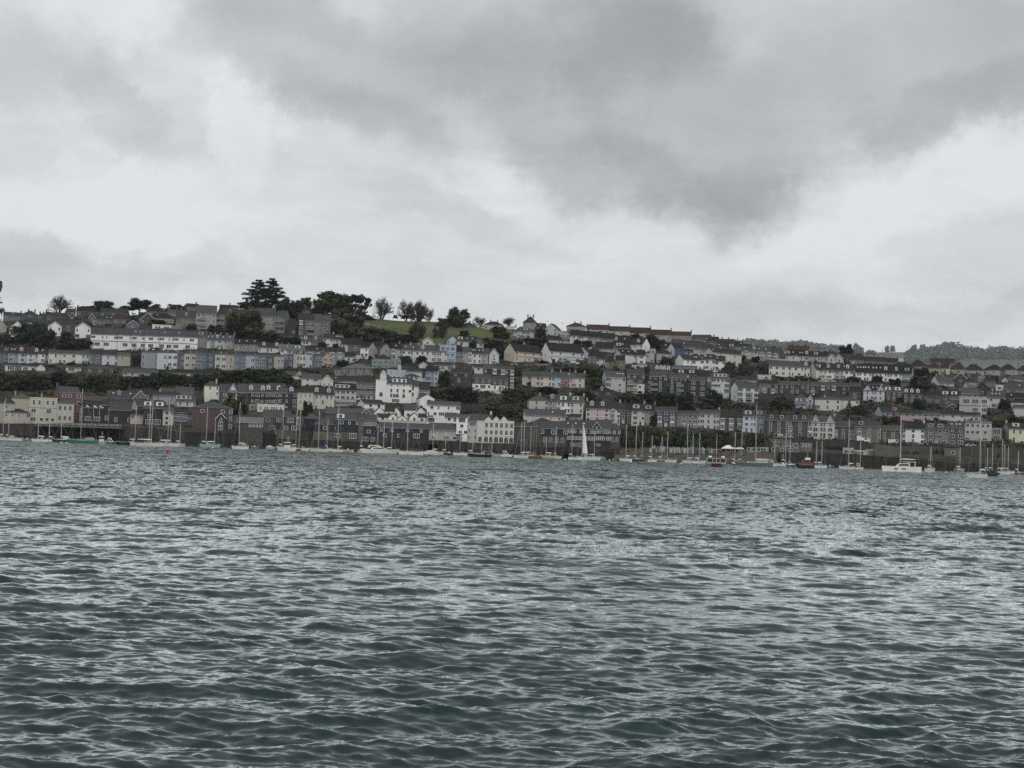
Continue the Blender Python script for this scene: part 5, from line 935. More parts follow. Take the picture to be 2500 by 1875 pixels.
# navy boathouses
def shed(*a, **k): k.setdefault('found', 5); k.setdefault('ch', ()); k.setdefault('mat_', 'slate'); return H(*a, 'building', 'boathouse', **k)
nvw = (40, 44, 62)
shed(tF, -30, 250, 742, 842, 1180, 'hip', nvw, R1, ['g..G.', '..s.d', '.....'], 'navy boathouse with white bay left of the larger boathouse group', low=((84, 78, 68), .4, 'stone'), D=12)
shed(tF, 225, 300, 855, 860, 1035, 'flat', (176, 176, 170), R1, ['w', 'g'], 'projecting white window bay of the navy boathouse', D=3)
shed(tF, 370, 620, 800, 870, 1060, 'hip', nvw, R1, ['..', '..'], 'navy boathouse set back behind the hipped one', D=12)
shed(tF, 520, 1010, 828, 960, 1185, 'hip', nvw, R1, ['...s...g..', '..........'], 'wide navy boathouse with pyramid slate roof and stone base', low=((96, 88, 74), .5, 'stone'), D=14)
shed(tF, 700, 1420, 715, 790, 860, 'side', (80, 82, 84), (88, 92, 94), ['.......'], 'long slate roof behind the navy boathouses', D=12, fr=((.85, .1, .9),))
shed(tF, 1180, 1400, 690, 740, 800, 'side', (90, 70, 60), (110, 40, 44), ['...'], 'dark red roof peeping out above the boathouses', D=8)
shed(tF, 850, 1200, 790, 885, 1180, 'side', nvw, R1, ['.s.n.n', '......', 'g...g.'], 'navy boathouse with white framed window beside the stone tower', D=12, low=((84, 78, 66), .34, 'stone'), dm=(.2,), dk='box')
shed(tF, 1190, 1275, 805, 870, 1190, 'side', (98, 88, 74), R1, ['.', '.'], 'square rubble stone tower between the navy boathouses', mat_='stone')
shed(tF, 1270, 1455, 810, 898, 1240, 'side', nvw, R1, ['nnnnnn', '..s...', 'G.G'], 'navy boathouse with ribbon windows right of the stone tower', D=12, low=((36, 42, 64), .42, 'slate'))
shed(tF, 1455, 1830, 930, 1002, 1250, 'side', nvw, R1, ['.n..n..', '..s...s', '.......'], 'low navy waterfront shed, western half', D=12, low=((60, 56, 52), .25, 'stone'))
shed(tF, 1830, 2370, 948, 1015, 1255, 'side', nvw, R1, ['.n..n..n', '...g....', '........'], 'low navy waterfront shed, eastern half', D=12, low=((60, 56, 52), .25, 'stone'))
shed(tH, 165, 570, 758, 852, 1020, 'side', (128, 130, 114), R1, ['nnn.nn...nn', '.s....g..s'], 'pale green waterfront house with navy upper band', mat_='render', D=10, low=((132, 134, 116), .66))
shed(tD, 1440, 1500, 1035, 1110, 1220, 'side', (78, 74, 70), R4, ['.'], 'small stone end of the pale-roofed pavilion', mat_='stone', D=9)
shed(tD, 1500, 1850, 1030, 1112, 1300, 'side', (74, 66, 60), (124, 128, 122), ['...nnnnn', '........'], 'dark waterfront pavilion with pale metal roof', mat_='stone', D=10)
shed(tD, 1850, 2060, 925, 1025, 1250, 'side', (94, 90, 82), R1, ['.s..', '..gg'], 'grey stone waterfront building right of the pale-roofed pavilion', mat_='stone', D=10)
shed(tD, 2050, 2240, 930, 1025, 1300, 'side', (70, 76, 84), R1, ['s.g', '.G.', 'g.g'], 'blue-grey glazed waterfront building next to the navy boathouse', D=10)
shed(tH, 1440, 1690, 745, 802, 1190, 'side', (72, 66, 58), (64, 66, 70), ['....', '....', '....'], 'dark stone waterfront block between arcade and navy warehouse', mat_='stone', D=12)
shed(tH, 1690, 1830, 760, 802, 1190, 'side', (66, 60, 54), (60, 62, 68), ['...', '...', '...'], 'narrow dark stone block beside the navy hipped roof', mat_='stone', D=12)
shed(tH, 1670, 2070, 672, 752, 830, 'hip', (40, 44, 60), (62, 66, 76), ['.....'], 'blue-black hipped roof behind the dark stone waterfront block', D=12)
shed(tH, 1830, 2230, 725, 832, 1190, 'side', (40, 44, 62), R1, ['d...d...d', '.a.a.a.a.', '.........'], 'navy warehouse with white dormer windows over stone arches', D=14, low=((72, 68, 60), .68, 'stone'))
shed(tJ, 60, 120, 535, 645, 1010, 'side', (40, 44, 60), R1, ['.d', '.A', '..'], 'narrow navy bay joining the arched warehouse to glass one', D=14, low=((72, 68, 60), .6, 'stone'))
shed(tJ, 120, 560, 520, 650, 1050, 'side', (34, 38, 48), R1, ['nnnn.nnn.nn', 'nnnnnnnnnn', '..gg.g....', '...........'], 'glass-fronted navy warehouse behind the white sail', D=14, low=((56, 52, 48), .3, 'stone'), sk=(.07, .33, .62))
shed(tJ, 560, 790, 520, 655, 1050, 'side', (34, 38, 48), R1, ['nnn.nnnn', 'nnnnn.nn', '.gg.....', '........'], 'eastern glazed half of the navy warehouse', D=14, low=((56, 52, 48), .3, 'stone'), fr=((.1, .3, .7),))
shed(tJ, 790, 940, 560, 655, 1100, 'hip', (70, 64, 60), R1, ['.n.n', 'a.a.', '....', '....'], 'stone east end of the navy warehouse with small arches', mat_='stone', D=14)
shed(tJ, 590, 930, 955, 960, 1125, 'flat', (52, 46, 42), R2, ['......'], 'dark stone quay block jutting out at the warehouse end', mat_='stone', D=8)
H(tJ, 500, 860, 40, 105, 190, 'hip', (62, 58, 56), R3, ['.d..d.', '......'], 'dark cottage with white windows and tall dormer above the pink house', dm=(.45,), ch=())
# lower east: old quay office, tent, bunkers
H(tL, 1020, 1290, 620, 660, 800, 'side', (84, 78, 66), (96, 92, 84), ['.d..d.d', 's..s..s'], 'old stone quay office with white casement windows', 'building', 'quay_office', mat_='stone', g=110, side=((76, 70, 60), 'stone'), ch=(), found=5, D=9)
H(tL, 1290, 1400, 615, 680, 800, 'gable', (82, 76, 64), (90, 86, 78), ['.d.', '.g.'], 'stone gabled end of the old quay office', 'building', 'quay_office', mat_='stone', D=9, found=5, ch=(), trim='none')
H(tL, 1400, 1555, 675, 682, 790, 'flat', (96, 92, 84), R1, ['nnnn', '....'], 'low flat annex with railing beside the old quay office', 'building', 'quay_office', D=7, found=5)
H(tL, 690, 860, 730, 742, 790, 'flat', (104, 106, 104), R4, ['s.s.s'], 'long white site cabin by the quay office', 'cabin', 'site_cabin', D=4, found=2)
H(tL, 868, 975, 738, 744, 782, 'flat', (138, 140, 136), R4, ['ss.'], 'short white site cabin by the quay office', 'cabin', 'site_cabin', D=4, found=2)
H(tN, -40, 180, 640, 692, 740, 'flat', (150, 146, 128), R2, ['..ddd.'], 'cream boat shed with curved roof under the shore road', 'building', 'boat_shed', D=7, found=3)
H(tN, 180, 270, 670, 676, 745, 'flat', (132, 124, 104), R2, ['.G'], 'low cream lean-to beside the curved boat shed', 'building', 'boat_shed', D=6, found=3)
H(tL, 1980, 2120, 740, 750, 830, 'flat', (140, 138, 124), (170, 170, 158), ['.g.g'], 'low cream canopy building left of the curved boat shed', 'building', 'boat_shed', D=6, found=3)
H(tN, 1190, 1378, 660, 672, 760, 'flat', (84, 84, 78), (150, 150, 146), ['...s..'], 'grey concrete shed with pale roof edge set in the sea wall', 'shed', 'concrete_shed', D=5, found=4)
# bungalows below the pastel terrace
H(tA, 92, 560, 1032, 1058, 1150, 'side', (172, 172, 162), R3, ['.G.G.w.s.'], 'long white bungalow above the dark wood', D=9, ch=())
H(tA, 545, 672, 1035, 1080, 1150, 'gable', (166, 166, 158), R3, ['...'], 'white gabled end of the bungalow above the wood', D=9, ch=(), trim='none')
H(tA, 985, 1215, 1052, 1080, 1155, 'side', (158, 152, 136), R3, ['.G..'], 'small cream garage with dark opening below the pastel terrace', 'garage', 'garage', D=7, ch=())
H(tA, 1270, 1740, 1062, 1108, 1185, 'hip', (66, 67, 65), R1, ['.s..s..s.'], 'dark grey bungalow with three white windows', D=9, ch=())
H(tD, -230, 285, 305, 365, 418, 'side', (148, 148, 140), R1, ['G.s.tttt.s'], 'long grey-roofed bungalow with white window strip', D=9, ch=())
H(tD, 505, 870, 318, 372, 440, 'side', (162, 162, 152), R3, ['.s.G..g.'], 'western half of the long white bungalow in the wood', D=9, ch=())
H(tD, 870, 1235, 330, 386, 440, 'side', (158, 158, 150), R3, ['.s..d..s'], 'eastern half of the long white bungalow in the wood', D=9, ch=())
# mosque-like pale blue building and its neighbours
H(tF, 1625, 1925, 140, 150, 215, 'flat', (136, 150, 164), R0, ['.c.c...'], 'pale blue flat-topped building above the white tower building', 'building', 'pale_blue_building', D=9)
H(tF, 1785, 1838, 78, 84, 200, 'flat', (138, 154, 170), R0, ['.'], 'square pale blue chimney tower of the pale blue building', 'tower', 'chimney_tower', D=2.2, found=0)
H(tF, 1925, 2150, 120, 160, 250, 'side', (146, 158, 170), R0, ['...'], 'pale blue sloping-roofed wing beside the pale blue building', ch=())
H(tF, 1880, 2115, 195, 235, 290, 'hip', (156, 164, 170), (60, 62, 68), ['.s.s.s.'], 'low pale blue octagonal lodge with black roof', 'building', 'pale_blue_building', D=8, ch=())
H(tF, 1660, 1880, 220, 228, 290, 'flat', (146, 156, 162), R1, ['s.s.s.s'], 'low pale arcade wall left of the octagonal lodge', D=5)
# ------------------------------------------------------------------ sea walls, retaining walls
def rub(c): return wall(c, 'stone')
def seawall(T, x0, x1, yt, label, col=(60, 55, 48), Y=596.5, thick=4.0, cat='wall', name='quay_wall', zbot=-1.6, yt1=None):
 ox, oy, s = T; n = max(1, int((x1 - x0) / s / 45)); mb = MB(); pts = []
 for i in range(n + 1):
  f = i / n; px = ox + (x0 + (x1 - x0) * f) / s; py = oy + (yt + ((yt1 if yt1 is not None else yt) - yt) * f) / s
  d = ray(px, py); pts.append((d.x * Y, Y, CAM_H + d.z * Y))
 o0 = Vector(pts[0]); col = tuple(int(c * .86) for c in col); m = rub(col); cp = mat('coping', tuple(min(255, c + 14) for c in col))
 for a, b in zip(pts[:-1], pts[1:]):
  a = Vector(a) - o0; b = Vector(b) - o0; k = thick
  for (q0, q1, y0_, y1_, mm) in ((zbot - o0.z, None, 0, k, m), (None, .25, -.15, k, cp)):
   zl = lambda p: q0 if q0 is not None else p.z + .004
   zh = lambda p: p.z if q1 is None else p.z + q1
   v = [(a.x, y0_, zl(a)), (b.x, y0_, zl(b)), (b.x, y1_, zl(b)), (a.x, y1_, zl(a)), (a.x, y0_, zh(a)), (b.x, y0_, zh(b)), (b.x, y1_, zh(b)), (a.x, y1_, zh(a))]
   for f in ((0, 3, 2, 1), (4, 5, 6, 7), (0, 1, 5, 4), (1, 2, 6, 5), (2, 3, 7, 6), (3, 0, 4, 7)): mb.face([v[i] for i in f], mm)
  mb.box(a.x, b.x, -.12, -.004, zbot - o0.z, min(2.3, a.z + o0.z - .8) - o0.z, mat('weed_stain', (34, 34, 27), var=.3))
 # buttresses against the water
 for i in range(0, n, 2):
  a = Vector(pts[i]) - o0; mb.box(a.x, a.x + .8, -.6, .1, zbot - o0.z, a.z - 1.2, m)
 me = mb.mesh(name); rt_ = thing(name, label, cat, o0, 0, None, me); pm = mat('pile_timber', (44, 41, 37)); lm = mat('ladder_steel', (92, 92, 88))
 for i in range(n):
  a, b = Vector(pts[i]) - o0, Vector(pts[i + 1]) - o0
  for f in ((.2, .62) if i % 2 else (.45,)):
   p = a.lerp(b, f); h = p.z - (zbot - o0.z); q = MB(); q.tube((0, 0, -h), (0, 0, .5), .2, .17, pm, 6, True); q.obj('fender_pile', rt_, (p.x, -.42, p.z))
  if i % 3 == 1:
   p = a.lerp(b, .8); h = p.z - (zbot - o0.z) - 1.5; q = MB()
   for x in (-.28, .28): q.tube((x, 0, -h), (x, 0, .5), .05, .05, lm, 4)
   for j in range(int(h / .45)): q.tube((-.28, 0, -j * .45), (.28, 0, -j * .45), .03, .03, lm, 3)
   q.obj('ladder', rt_, (p.x, -.3, p.z))
 return rt_
def rwall(T, x0, x1, yt, yb, label, col=(92, 86, 76), yt1=None, yb1=None, cat='wall', name='retaining_wall', sm=True):
 ox, oy, s = T; n = max(1, int((x1 - x0) / s / 25)); mb = MB(); A = []
 for i in range(n + 1):
  f = i / n; px = ox + (x0 + (x1 - x0) * f) / s; b_ = yb + ((yb1 if yb1 is not None else yb) - yb) * f; t_ = yt + ((yt1 if yt1 is not None else yt) - yt) * f
  p = at(px, oy + b_ / s); A.append((p, (b_ - t_) / s * p.y / F))
 o0 = A[0][0].copy(); m = rub(col) if sm else wall(col)
 for (a, ha), (b, hb) in zip(A[:-1], A[1:]):
  a = a - o0; b = b - o0
  v = [(a.x, a.y, a.z - 2), (b.x, b.y, b.z - 2), (b.x, b.y + .5, b.z - 2), (a.x, a.y + .5, a.z - 2), (a.x, a.y, a.z + ha), (b.x, b.y, b.z + hb), (b.x, b.y + .5, b.z + hb), (a.x, a.y + .5, a.z + ha)]
  for f in ((0, 3, 2, 1), (4, 5, 6, 7), (0, 1, 5, 4), (1, 2, 6, 5), (2, 3, 7, 6), (3, 0, 4, 7)): mb.face([v[i] for i in f], m)
 return thing(name, label, cat, o0, 0, None, mb.mesh(name))
seawall(tB, -900, 525, 825, 'brown rubble quay wall at the west edge of the harbour', (74, 66, 55), yt1=832)
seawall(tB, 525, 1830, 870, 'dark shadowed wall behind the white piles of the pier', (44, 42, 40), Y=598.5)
seawall(tB, 1830, 2300, 862, 'brown quay wall east of the white-railed pier', (70, 63, 53), yt1=905)
seawall(tD, 80, 700, 1180, 'quay wall in front of the green glass pub building', (60, 54, 47), Y=596.4, yt1=1270)
seawall(tD, 700, 2260, 1262, 'long dark quay wall below the red-brown warehouse', (50, 46, 42), yt1=1290)
seawall(tF, -10, 1460, 1178, 'dark quay wall under the navy boathouses', (58, 53, 47), Y=592, yt1=1230)
seawall(tF, 1460, 2400, 1240, 'dark quay wall below the low navy sheds', (50, 46, 42), Y=592, yt1=1255)
seawall(tH, 120, 745, 1015, 'rubble quay wall below the pale green waterfront house', (58, 54, 50), Y=592, yt1=1042)
seawall(tH, 745, 1440, 1058, 'rubble quay wall under the cream arcaded building', (74, 70, 62), Y=590.5, yt1=1068)
seawall(tH, 1440, 2260, 1110, 'dark wall under the stone block and navy warehouse', (44, 40, 37), Y=588, yt1=1125)
seawall(tJ, 55, 935, 1000, 'tall dark sea wall under the glass-fronted warehouse', (44, 40, 37), Y=588, yt1=1010)
# the piles and open arches of the arcaded building stand in front of its quay wall
seawall(tL, 560, 1150, 788, 'old stone wall at the back of the beach below the quay office', (72, 66, 56), Y=612, yt1=800, zbot=.3)
seawall(tL, 1130, 2212, 800, 'dark harbour wall right of the orange lifeboat', (56, 52, 47), Y=594, yt1=830)
seawall(tN, -20, 1250, 735, 'sloping sea wall below the curved boat shed', (52, 49, 45), Y=595, yt1=835)
seawall(tN, 1250, 2600, 845, 'mossy sea wall at the eastern edge of the shore', (56, 54, 48), Y=595, yt1=880)
rwall(tN, -10, 400, 592, 655, 'dark rendered roadside wall below the white-bay stone house', (62, 60, 58))
rwall(tN, 560, 1150, 628, 722, 'stone retaining wall below the bright white house', (78, 74, 66), yb1=722)
rwall(tN, 1150, 1190, 625, 735, 'projecting dark pier in the retaining wall by the concrete shed', (58, 55, 50))
rwall(tN, 1380, 2260, 640, 745, 'long retaining wall right of the concrete shed', (68, 65, 58), yt1=660, yb1=790)
rwall(tN, 280, 600, 600, 760, 'sloping stone ramp wall with pale oval plaque', (86, 82, 74), yt1=640)
rwall(tL, 1420, 2212, 622, 745, 'dark retaining wall below the cream twin-gabled house', (56, 54, 52), yt1=640, yb1=770)
rwall(tL, 880, 1420, 596, 640, 'wall and rail above the old quay office roof', (70, 66, 60), yt1=605)
rwall(tA, 0, 1200, 1155, 1190, 'long garden wall below the white bungalow', (86, 80, 72), yt1=1165, yb1=1200)
rwall(tG, 1500, 2100, 985, 1030, 'pale roadside wall below the peach pair', (118, 114, 104), yt1=960, yb1=1000)
rwall(tI, 0, 350, 770, 800, 'low roadside wall below the grey-white pair', (96, 92, 82))
rwall(tH, 900, 1240, 258, 300, 'white garden wall below the slate-hung villa', (158, 156, 146), yt1=280, yb1=315, sm=False)
rwall(tH, 1340, 1560, 250, 272, 'short white garden wall beside the slate-hung villa', (150, 150, 142), sm=False)
rwall(tH, 560, 1000, 458, 468, 'pale coping wall crossing the green slope', (110, 108, 98), yt1=488, yb1=498)
rwall(tH, 600, 1000, 480, 590, 'dark rubble terrace wall above the arcaded building', (58, 55, 50), yt1=500, yb1=610)
rwall(tJ, 1140, 1310, 598, 612, 'white garden wall at the foot of the cream painted house', (160, 158, 146), sm=False)
rwall(tJ, 1340, 1495, 612, 640, 'pale garden wall below the sage house', (120, 118, 106), sm=False)
rwall(tL, 450, 830, 960, 1000, 'stone terrace wall below the solar-roofed house', (80, 76, 70)) if False else rwall(tK, 470, 830, 1010, 1045, 'stone terrace wall below the solar-roofed house', (84, 80, 72))
rwall(tK, 840, 1220, 900, 1040, 'dark concrete garden wall beside the solar-roofed house', (62, 62, 60), yb1=1010)
rwall(tI, 1120, 1500, 800, 850, 'white garden wall and steps above the stone houses', (140, 138, 132), sm=False)
rwall(tE, 1260, 1520, 530, 545, 'pale zigzag path wall climbing beside the meadow', (120, 118, 110), yt1=585, yb1=600, sm=False)
# pier with white railing
def railing(T, x0, x1, yt, yb, Y, label, post=2.2):
 ox, oy, s = T; a = ray(ox + x0 / s, oy + yb / s) ; b = ray(ox + x1 / s, oy + (yb + (x1 - x0) * .0328) / s)
 A = Vector((a.x * Y, Y, CAM_H + a.z * Y)); B = Vector((b.x * Y, Y, CAM_H + b.z * Y)); h = (yb - yt) / s * Y / F
 L = (B - A).length; r = thing('railing', label, 'railing', A, math.atan2((B - A).y, (B - A).x)); m = mat('white_paint', (150, 152, 150))
 me = MB(); me.box(-.05, .05, -.05, .05, 0, h, m); pm = me.mesh('post')
 for i in range(int(L / post) + 1): put(pm, 'post', r, (i * post, 0, 0))
 for z in (h, h * .55): rb = MB(); rb.box(0, L, -.04, .04, z - .05, z + .05, m); rb.obj('rail', r)
 return r
def pier():
 Y = 592; a = ray(525 / 6.144, 900 + 838 / 6.144); b = ray(1830 / 6.144, 900 + 872 / 6.144)
 A = Vector((a.x * Y, Y, CAM_H + a.z * Y)); L = (b.x - a.x) * Y
 r = thing('pier', 'pale deck on dark piles along the western quay', 'pier', A)
 mb = MB(); mb.box(0, L, 0, 6.4, -.75, -.15, mat('concrete', (60, 60, 58))); mb.box(-.1, L + .1, -.25, 0, -.5, -.1, mat('deck_edge', (84, 86, 84))); mb.obj('deck', r)
 for i in range(15):
  q = MB(); q.tube((0, 0, -A.z - 1.5), (0, 0, -.76), .28, .28, mat('pile_timber', (40, 38, 36)), 7); q.obj('pile', r, (1 + i * (L - 2) / 14, .8 + (i % 2) * 3, 0), True)
pier(); railing(tB, 525, 1825, 803, 838, 591.8, 'white railing along the edge of the western pier')
railing(tL, 1060, 1320, 580, 600, 633, 'grey railing on the shore road above the quay office')
# flag poles, lamp posts, telegraph poles
def pole(T, x, yt, yb, name, label, cat, flag=None, col=(186, 188, 186), r=.07, arms=0, Y=None, group=None):
 ox, oy, s = T
 if Y: d = ray(ox + x / s, oy + yb / s); P = Vector((d.x * Y, Y, CAM_H + d.z * Y))
 else: P = at(ox + x / s, oy + yb / s)
 h = (yb - yt) / s * P.y / F; rt_ = thing(name, label, cat, P, group=group)
 mb = MB(); mb.tube((0, 0, -.6), (0, 0, h), r, r * .6, mat('pole_paint', col), 6, True); mb.obj('pole', rt_, smooth=True)
 if flag:
  fb = MB(); fm = mat('flag_cloth', flag)
  pts = [(0, 0, h - .1), (.7, .15, h - .25), (1.3, -.1, h - .6), (1.7, .1, h - 1.1), (1.1, .1, h - 1.5), (.5, -.1, h - 1.0), (0, 0, h - .9)]
  fb.face(pts, fm); fb.face([(x_, y_ + .02, z_) for x_, y_, z_ in pts][::-1], fm); fb.obj('flag', rt_)
 for i in range(arms):
  ab = MB(); ab.box(-.9, .9, -.06, .06, h - .5 - i * .6, h - .38 - i * .6, mat('pole_timber', (60, 54, 48))); ab.obj('crossarm', rt_)
for i, x in enumerate((1283, 1395, 1487, 1695)):
 pole(tB, x, 545, 815, 'flagpole', ('first', 'second', 'third', 'easternmost')[i] + ' of the white flagpoles with drooping flags on the pier', 'flagpole', (150, 154, 160), group='flagpoles on the western pier')
pole(tB, 72, 445, 830, 'lamp_post', 'tall white lamp post in front of the western cream hotel', 'lamp post')
pole(tG, 2172, 350, 490, 'telegraph_pole', 'telegraph pole beside the white skyline gable', 'telegraph pole', col=(56, 52, 50), arms=1)
pole(tG, 1940, 320, 540, 'telegraph_pole', 'telegraph pole in front of the white gabled skyline house', 'telegraph pole', col=(56, 52, 50), arms=1)
pole(tK, 560, 130, 200, 'telegraph_pole', 'thin mast on the skyline roofs where the far hill begins', 'mast', col=(80, 82, 84), arms=1)
pole(tE, 1655, 390, 525, 'lamp_post', 'thin dark post beside the bare tree on the meadow', 'post', col=(44, 44, 44))
pole(tG, 332, 235, 310, 'lamp_post', 'thin pale post on the meadow crest', 'post', col=(120, 120, 120), r=.05)
# ------------------------------------------------------------------ vegetation
def leafmat(name, c0, c1, sc_=.35):
 m = bpy.data.materials.new(name); m.use_nodes = True; g = NT(m.node_tree)
 pb = g.n('ShaderNodeBsdfPrincipled', i_Roughness=.75); pb.inputs['Specular IOR Level'].default_value = .15
 ot = g.n('ShaderNodeOutputMaterial'); g.l(pb.outputs[0], ot.inputs[0])
 ge = g.n('ShaderNodeNewGeometry'); n1 = g.n('ShaderNodeTexNoise', i_Scale=sc_, i_Detail=4.0); g.l(ge.outputs['Position'], n1.inputs['Vector'])
 oi = g.n('ShaderNodeObjectInfo')
 f = g.m('ADD', g.m('ADD', g.m('MULTIPLY', g.m('SUBTRACT', n1.outputs['Fac'], .5), 2.2), g.m('MULTIPLY', oi.outputs['Random'], .5)), .25, clamp=True)
 mx = g.n('ShaderNodeMix', data_type='RGBA'); mx.inputs[6].default_value = (*c0, 1); mx.inputs[7].default_value = (*c1, 1); g.l(f, mx.inputs[0]); g.l(mx.outputs[2], pb.inputs['Base Color'])
 return m
LEAF = leafmat('foliage', (.026, .038, .018), (.075, .088, .036)); DARK = leafmat('conifer_foliage', (.012, .019, .016), (.034, .044, .028))
SCRUB = leafmat('scrub_foliage', (.024, .030, .017), (.092, .084, .052), .12); FAR = leafmat('hazed_far_foliage', (.075, .096, .072), (.135, .152, .105), .02)  # far foliage colour lightened to stand in for thicker haze
BARK = mat('bark', (40, 36, 33)); TWIG = mat('twigs', (52, 47, 44))
def leaves(mb, lobes, n, size, mt, r_):
 vol = [l[3] * l[4] for l in lobes]; tot_ = sum(vol)
 for lb, vv in zip(lobes, vol):
  cx, cy, cz, rx, rz = lb
  for _ in range(int(n * vv / tot_)):
   u = r_.uniform(-1, 1); th = r_.uniform(0, 2 * math.pi); q = math.sqrt(1 - u * u); rr = r_.uniform(.62, 1.06)
   p = Vector((cx + rx * rr * q * math.cos(th), cy + rx * rr * q * math.sin(th), cz + rz * rr * u))
   a = Vector((r_.gauss(0, 1), r_.gauss(0, 1), r_.gauss(0, .5))).normalized(); b = a.cross(Vector((r_.gauss(0, .6), r_.gauss(0, .6), 1))).normalized()
   s1 = size * r_.uniform(.5, 1.25); a *= s1; b *= s1 * .75
   mb.face([p - a, p - b * .9, p + a, p + b], mt)
def crown_round(seed, mt, n=1700, size=.095, flat=.85, core=True):
 r_ = random.Random(seed); mb = MB(); lobes = []
 for i in range(22):
  th = r_.uniform(0, 6.28); z = r_.uniform(-.8, .72); rr = r_.uniform(.3, .78) * math.sqrt(1 - max(z, -.35) ** 2 * .9); z *= flat; s_ = r_.uniform(.26, .42) * (1 - .2 * abs(z))
  lobes.append((rr * math.cos(th) * (1 - .3 * z), rr * math.sin(th), z, s_, s_ * .85))
 lobes.append((0, 0, -.1, .78, .8 * flat)); leaves(mb, lobes, n, size, mt, r_)
 if core:                                               # shaded inner mass of twigs and leaves
  for (cx, cy, cz, rx, rz) in lobes:
   k = 6; pts = [[(cx + rx * .72 * math.cos(t * 6.2832 / k) * math.cos(p), cy + rx * .72 * math.sin(t * 6.2832 / k) * math.cos(p), cz + rz * .72 * math.sin(p)) for t in range(k)] for p in (-1.2, -.4, .4, 1.2)]
   for a_, b_ in zip(pts[:-1], pts[1:]):
    for t in range(k): mb.face([a_[t], a_[(t + 1) % k], b_[(t + 1) % k], b_[t]], mt)
 return mb.mesh('crown')
def crown_pine(seed):
 r_ = random.Random(seed); mb = MB()
 for i in range(80):                                     # flat plates of needles on horizontal limbs
  z = r_.uniform(-.85, .98); R_ = (.95 * max(.08, 1 - max(0, z + .35) / 1.36) ** .75) * (1 if z > -.6 else .8); th = r_.uniform(0, 6.28); rr = R_ * r_.uniform(.25, .85)
  cx, cy = rr * math.cos(th), rr * math.sin(th); pr = r_.uniform(.12, .24) * (1 - .35 * max(z, 0))
  leaves(mb, [(cx, cy, z, pr * 1.0, pr * .38)], 80, .05, DARK, r_); mb.tube((0, 0, z - .12), (cx, cy, z - .02), .018, .008, BARK, 4)
 mb.tube((0, 0, -1.1), (0, 0, .85), .04, .015, BARK, 5); return mb.mesh('crown')
def crown_umbrella(seed):
 r_ = random.Random(seed); mb = MB()
 for i in range(30):
  th = r_.uniform(0, 6.28); rr = r_.uniform(.1, .85); z = .55 + .35 * math.sqrt(1 - min(rr, .95) ** 2) - .12 + r_.uniform(-.12, .05); x, y = rr * math.cos(th), rr * math.sin(th)
  if i % 3 == 0: z -= r_.uniform(.2, .7)
  pr = r_.uniform(.12, .24); leaves(mb, [(x, y, z, pr * 1.2, pr * .5)], 90, .06, DARK, r_)
  mb.tube((x * .15, y * .15, z - .75), (x, y, z - .03), .02, .007, BARK, 4)
 for k in (-.12, .1, 0): mb.tube((k * .3, 0, -1), (k * 2, k, .45), .05, .02, BARK, 5)
 return mb.mesh('crown')
def crown_bare(seed, depth=7, w_=.5):
 r_ = random.Random(seed); mb = MB()
 def br(p, d, l, r0, k):
  q = p + d * l; mb.tube(p, q, r0, r0 * .68, TWIG, 3 if k < 4 else 5)
  if k == 0: return
  for _ in range(2 if k in (1, 3) else 3 if k < 6 else 5):
   nd = (d + Vector((r_.gauss(0, w_), r_.gauss(0, w_), r_.gauss(0.04, w_ * .55)))).normalized(); br(q - d * l * r_.uniform(0, .5), nd, l * r_.uniform(.66, .84), r0 * .66, k - 1)
 br(Vector((0, 0, -1)), Vector((0, 0, 1)), .45, .05, depth)
 leaves(mb, [(0, 0, -.02, .42, .36), (0, 0, 0, .28, .28)], 420, .018, TWIG, r_)
 return mb.mesh('crown')
def crown_cone(seed):
 r_ = random.Random(seed); mb = MB()
 for i in range(12):
  z = -1 + i / 6; rr = .9 * (1 - i / 12.5); leaves(mb, [(0, 0, z, rr, .16)], int(140 * rr + 30), .07, DARK, r_)
 return mb.mesh('crown')
PROTO = {'r': [crown_round(i, LEAF) for i in range(5)], 'd': [crown_round(20 + i, DARK) for i in range(3)], 'p': [crown_pine(3), crown_pine(4)], 'u': [crown_umbrella(5), crown_umbrella(6)],
         'b': [crown_bare(11), crown_bare(12), crown_bare(13)], 'c': [crown_cone(2)], 's': [crown_round(40 + i, SCRUB, 1300, .09) for i in range(3)], 'f': [crown_round(60 + i, FAR, 500, .15) for i in range(3)]}
for q_ in PROTO.values():
 for m_ in q_:
  a_ = np.zeros(len(m_.vertices) * 3); m_.vertices.foreach_get('co', a_); a_ = a_.reshape(-1, 3); lo, hi = np.percentile(a_, 1, 0), np.percentile(a_, 99, 0)
  a_ = (a_ - (lo + hi) / 2) / ((hi - lo) / 2); m_.vertices.foreach_set('co', a_.ravel()); m_.update()
tmb = MB(); tmb.tube((0, 0, -1.6), (0, 0, .35), .055, .03, BARK, 6)
for a_ in (.3, 2.4, 4.4): tmb.tube((0, 0, -.4), (.35 * math.cos(a_), .35 * math.sin(a_), .35), .03, .012, BARK, 4)
TRUNK = tmb.mesh('trunk')
TR = random.Random(5)
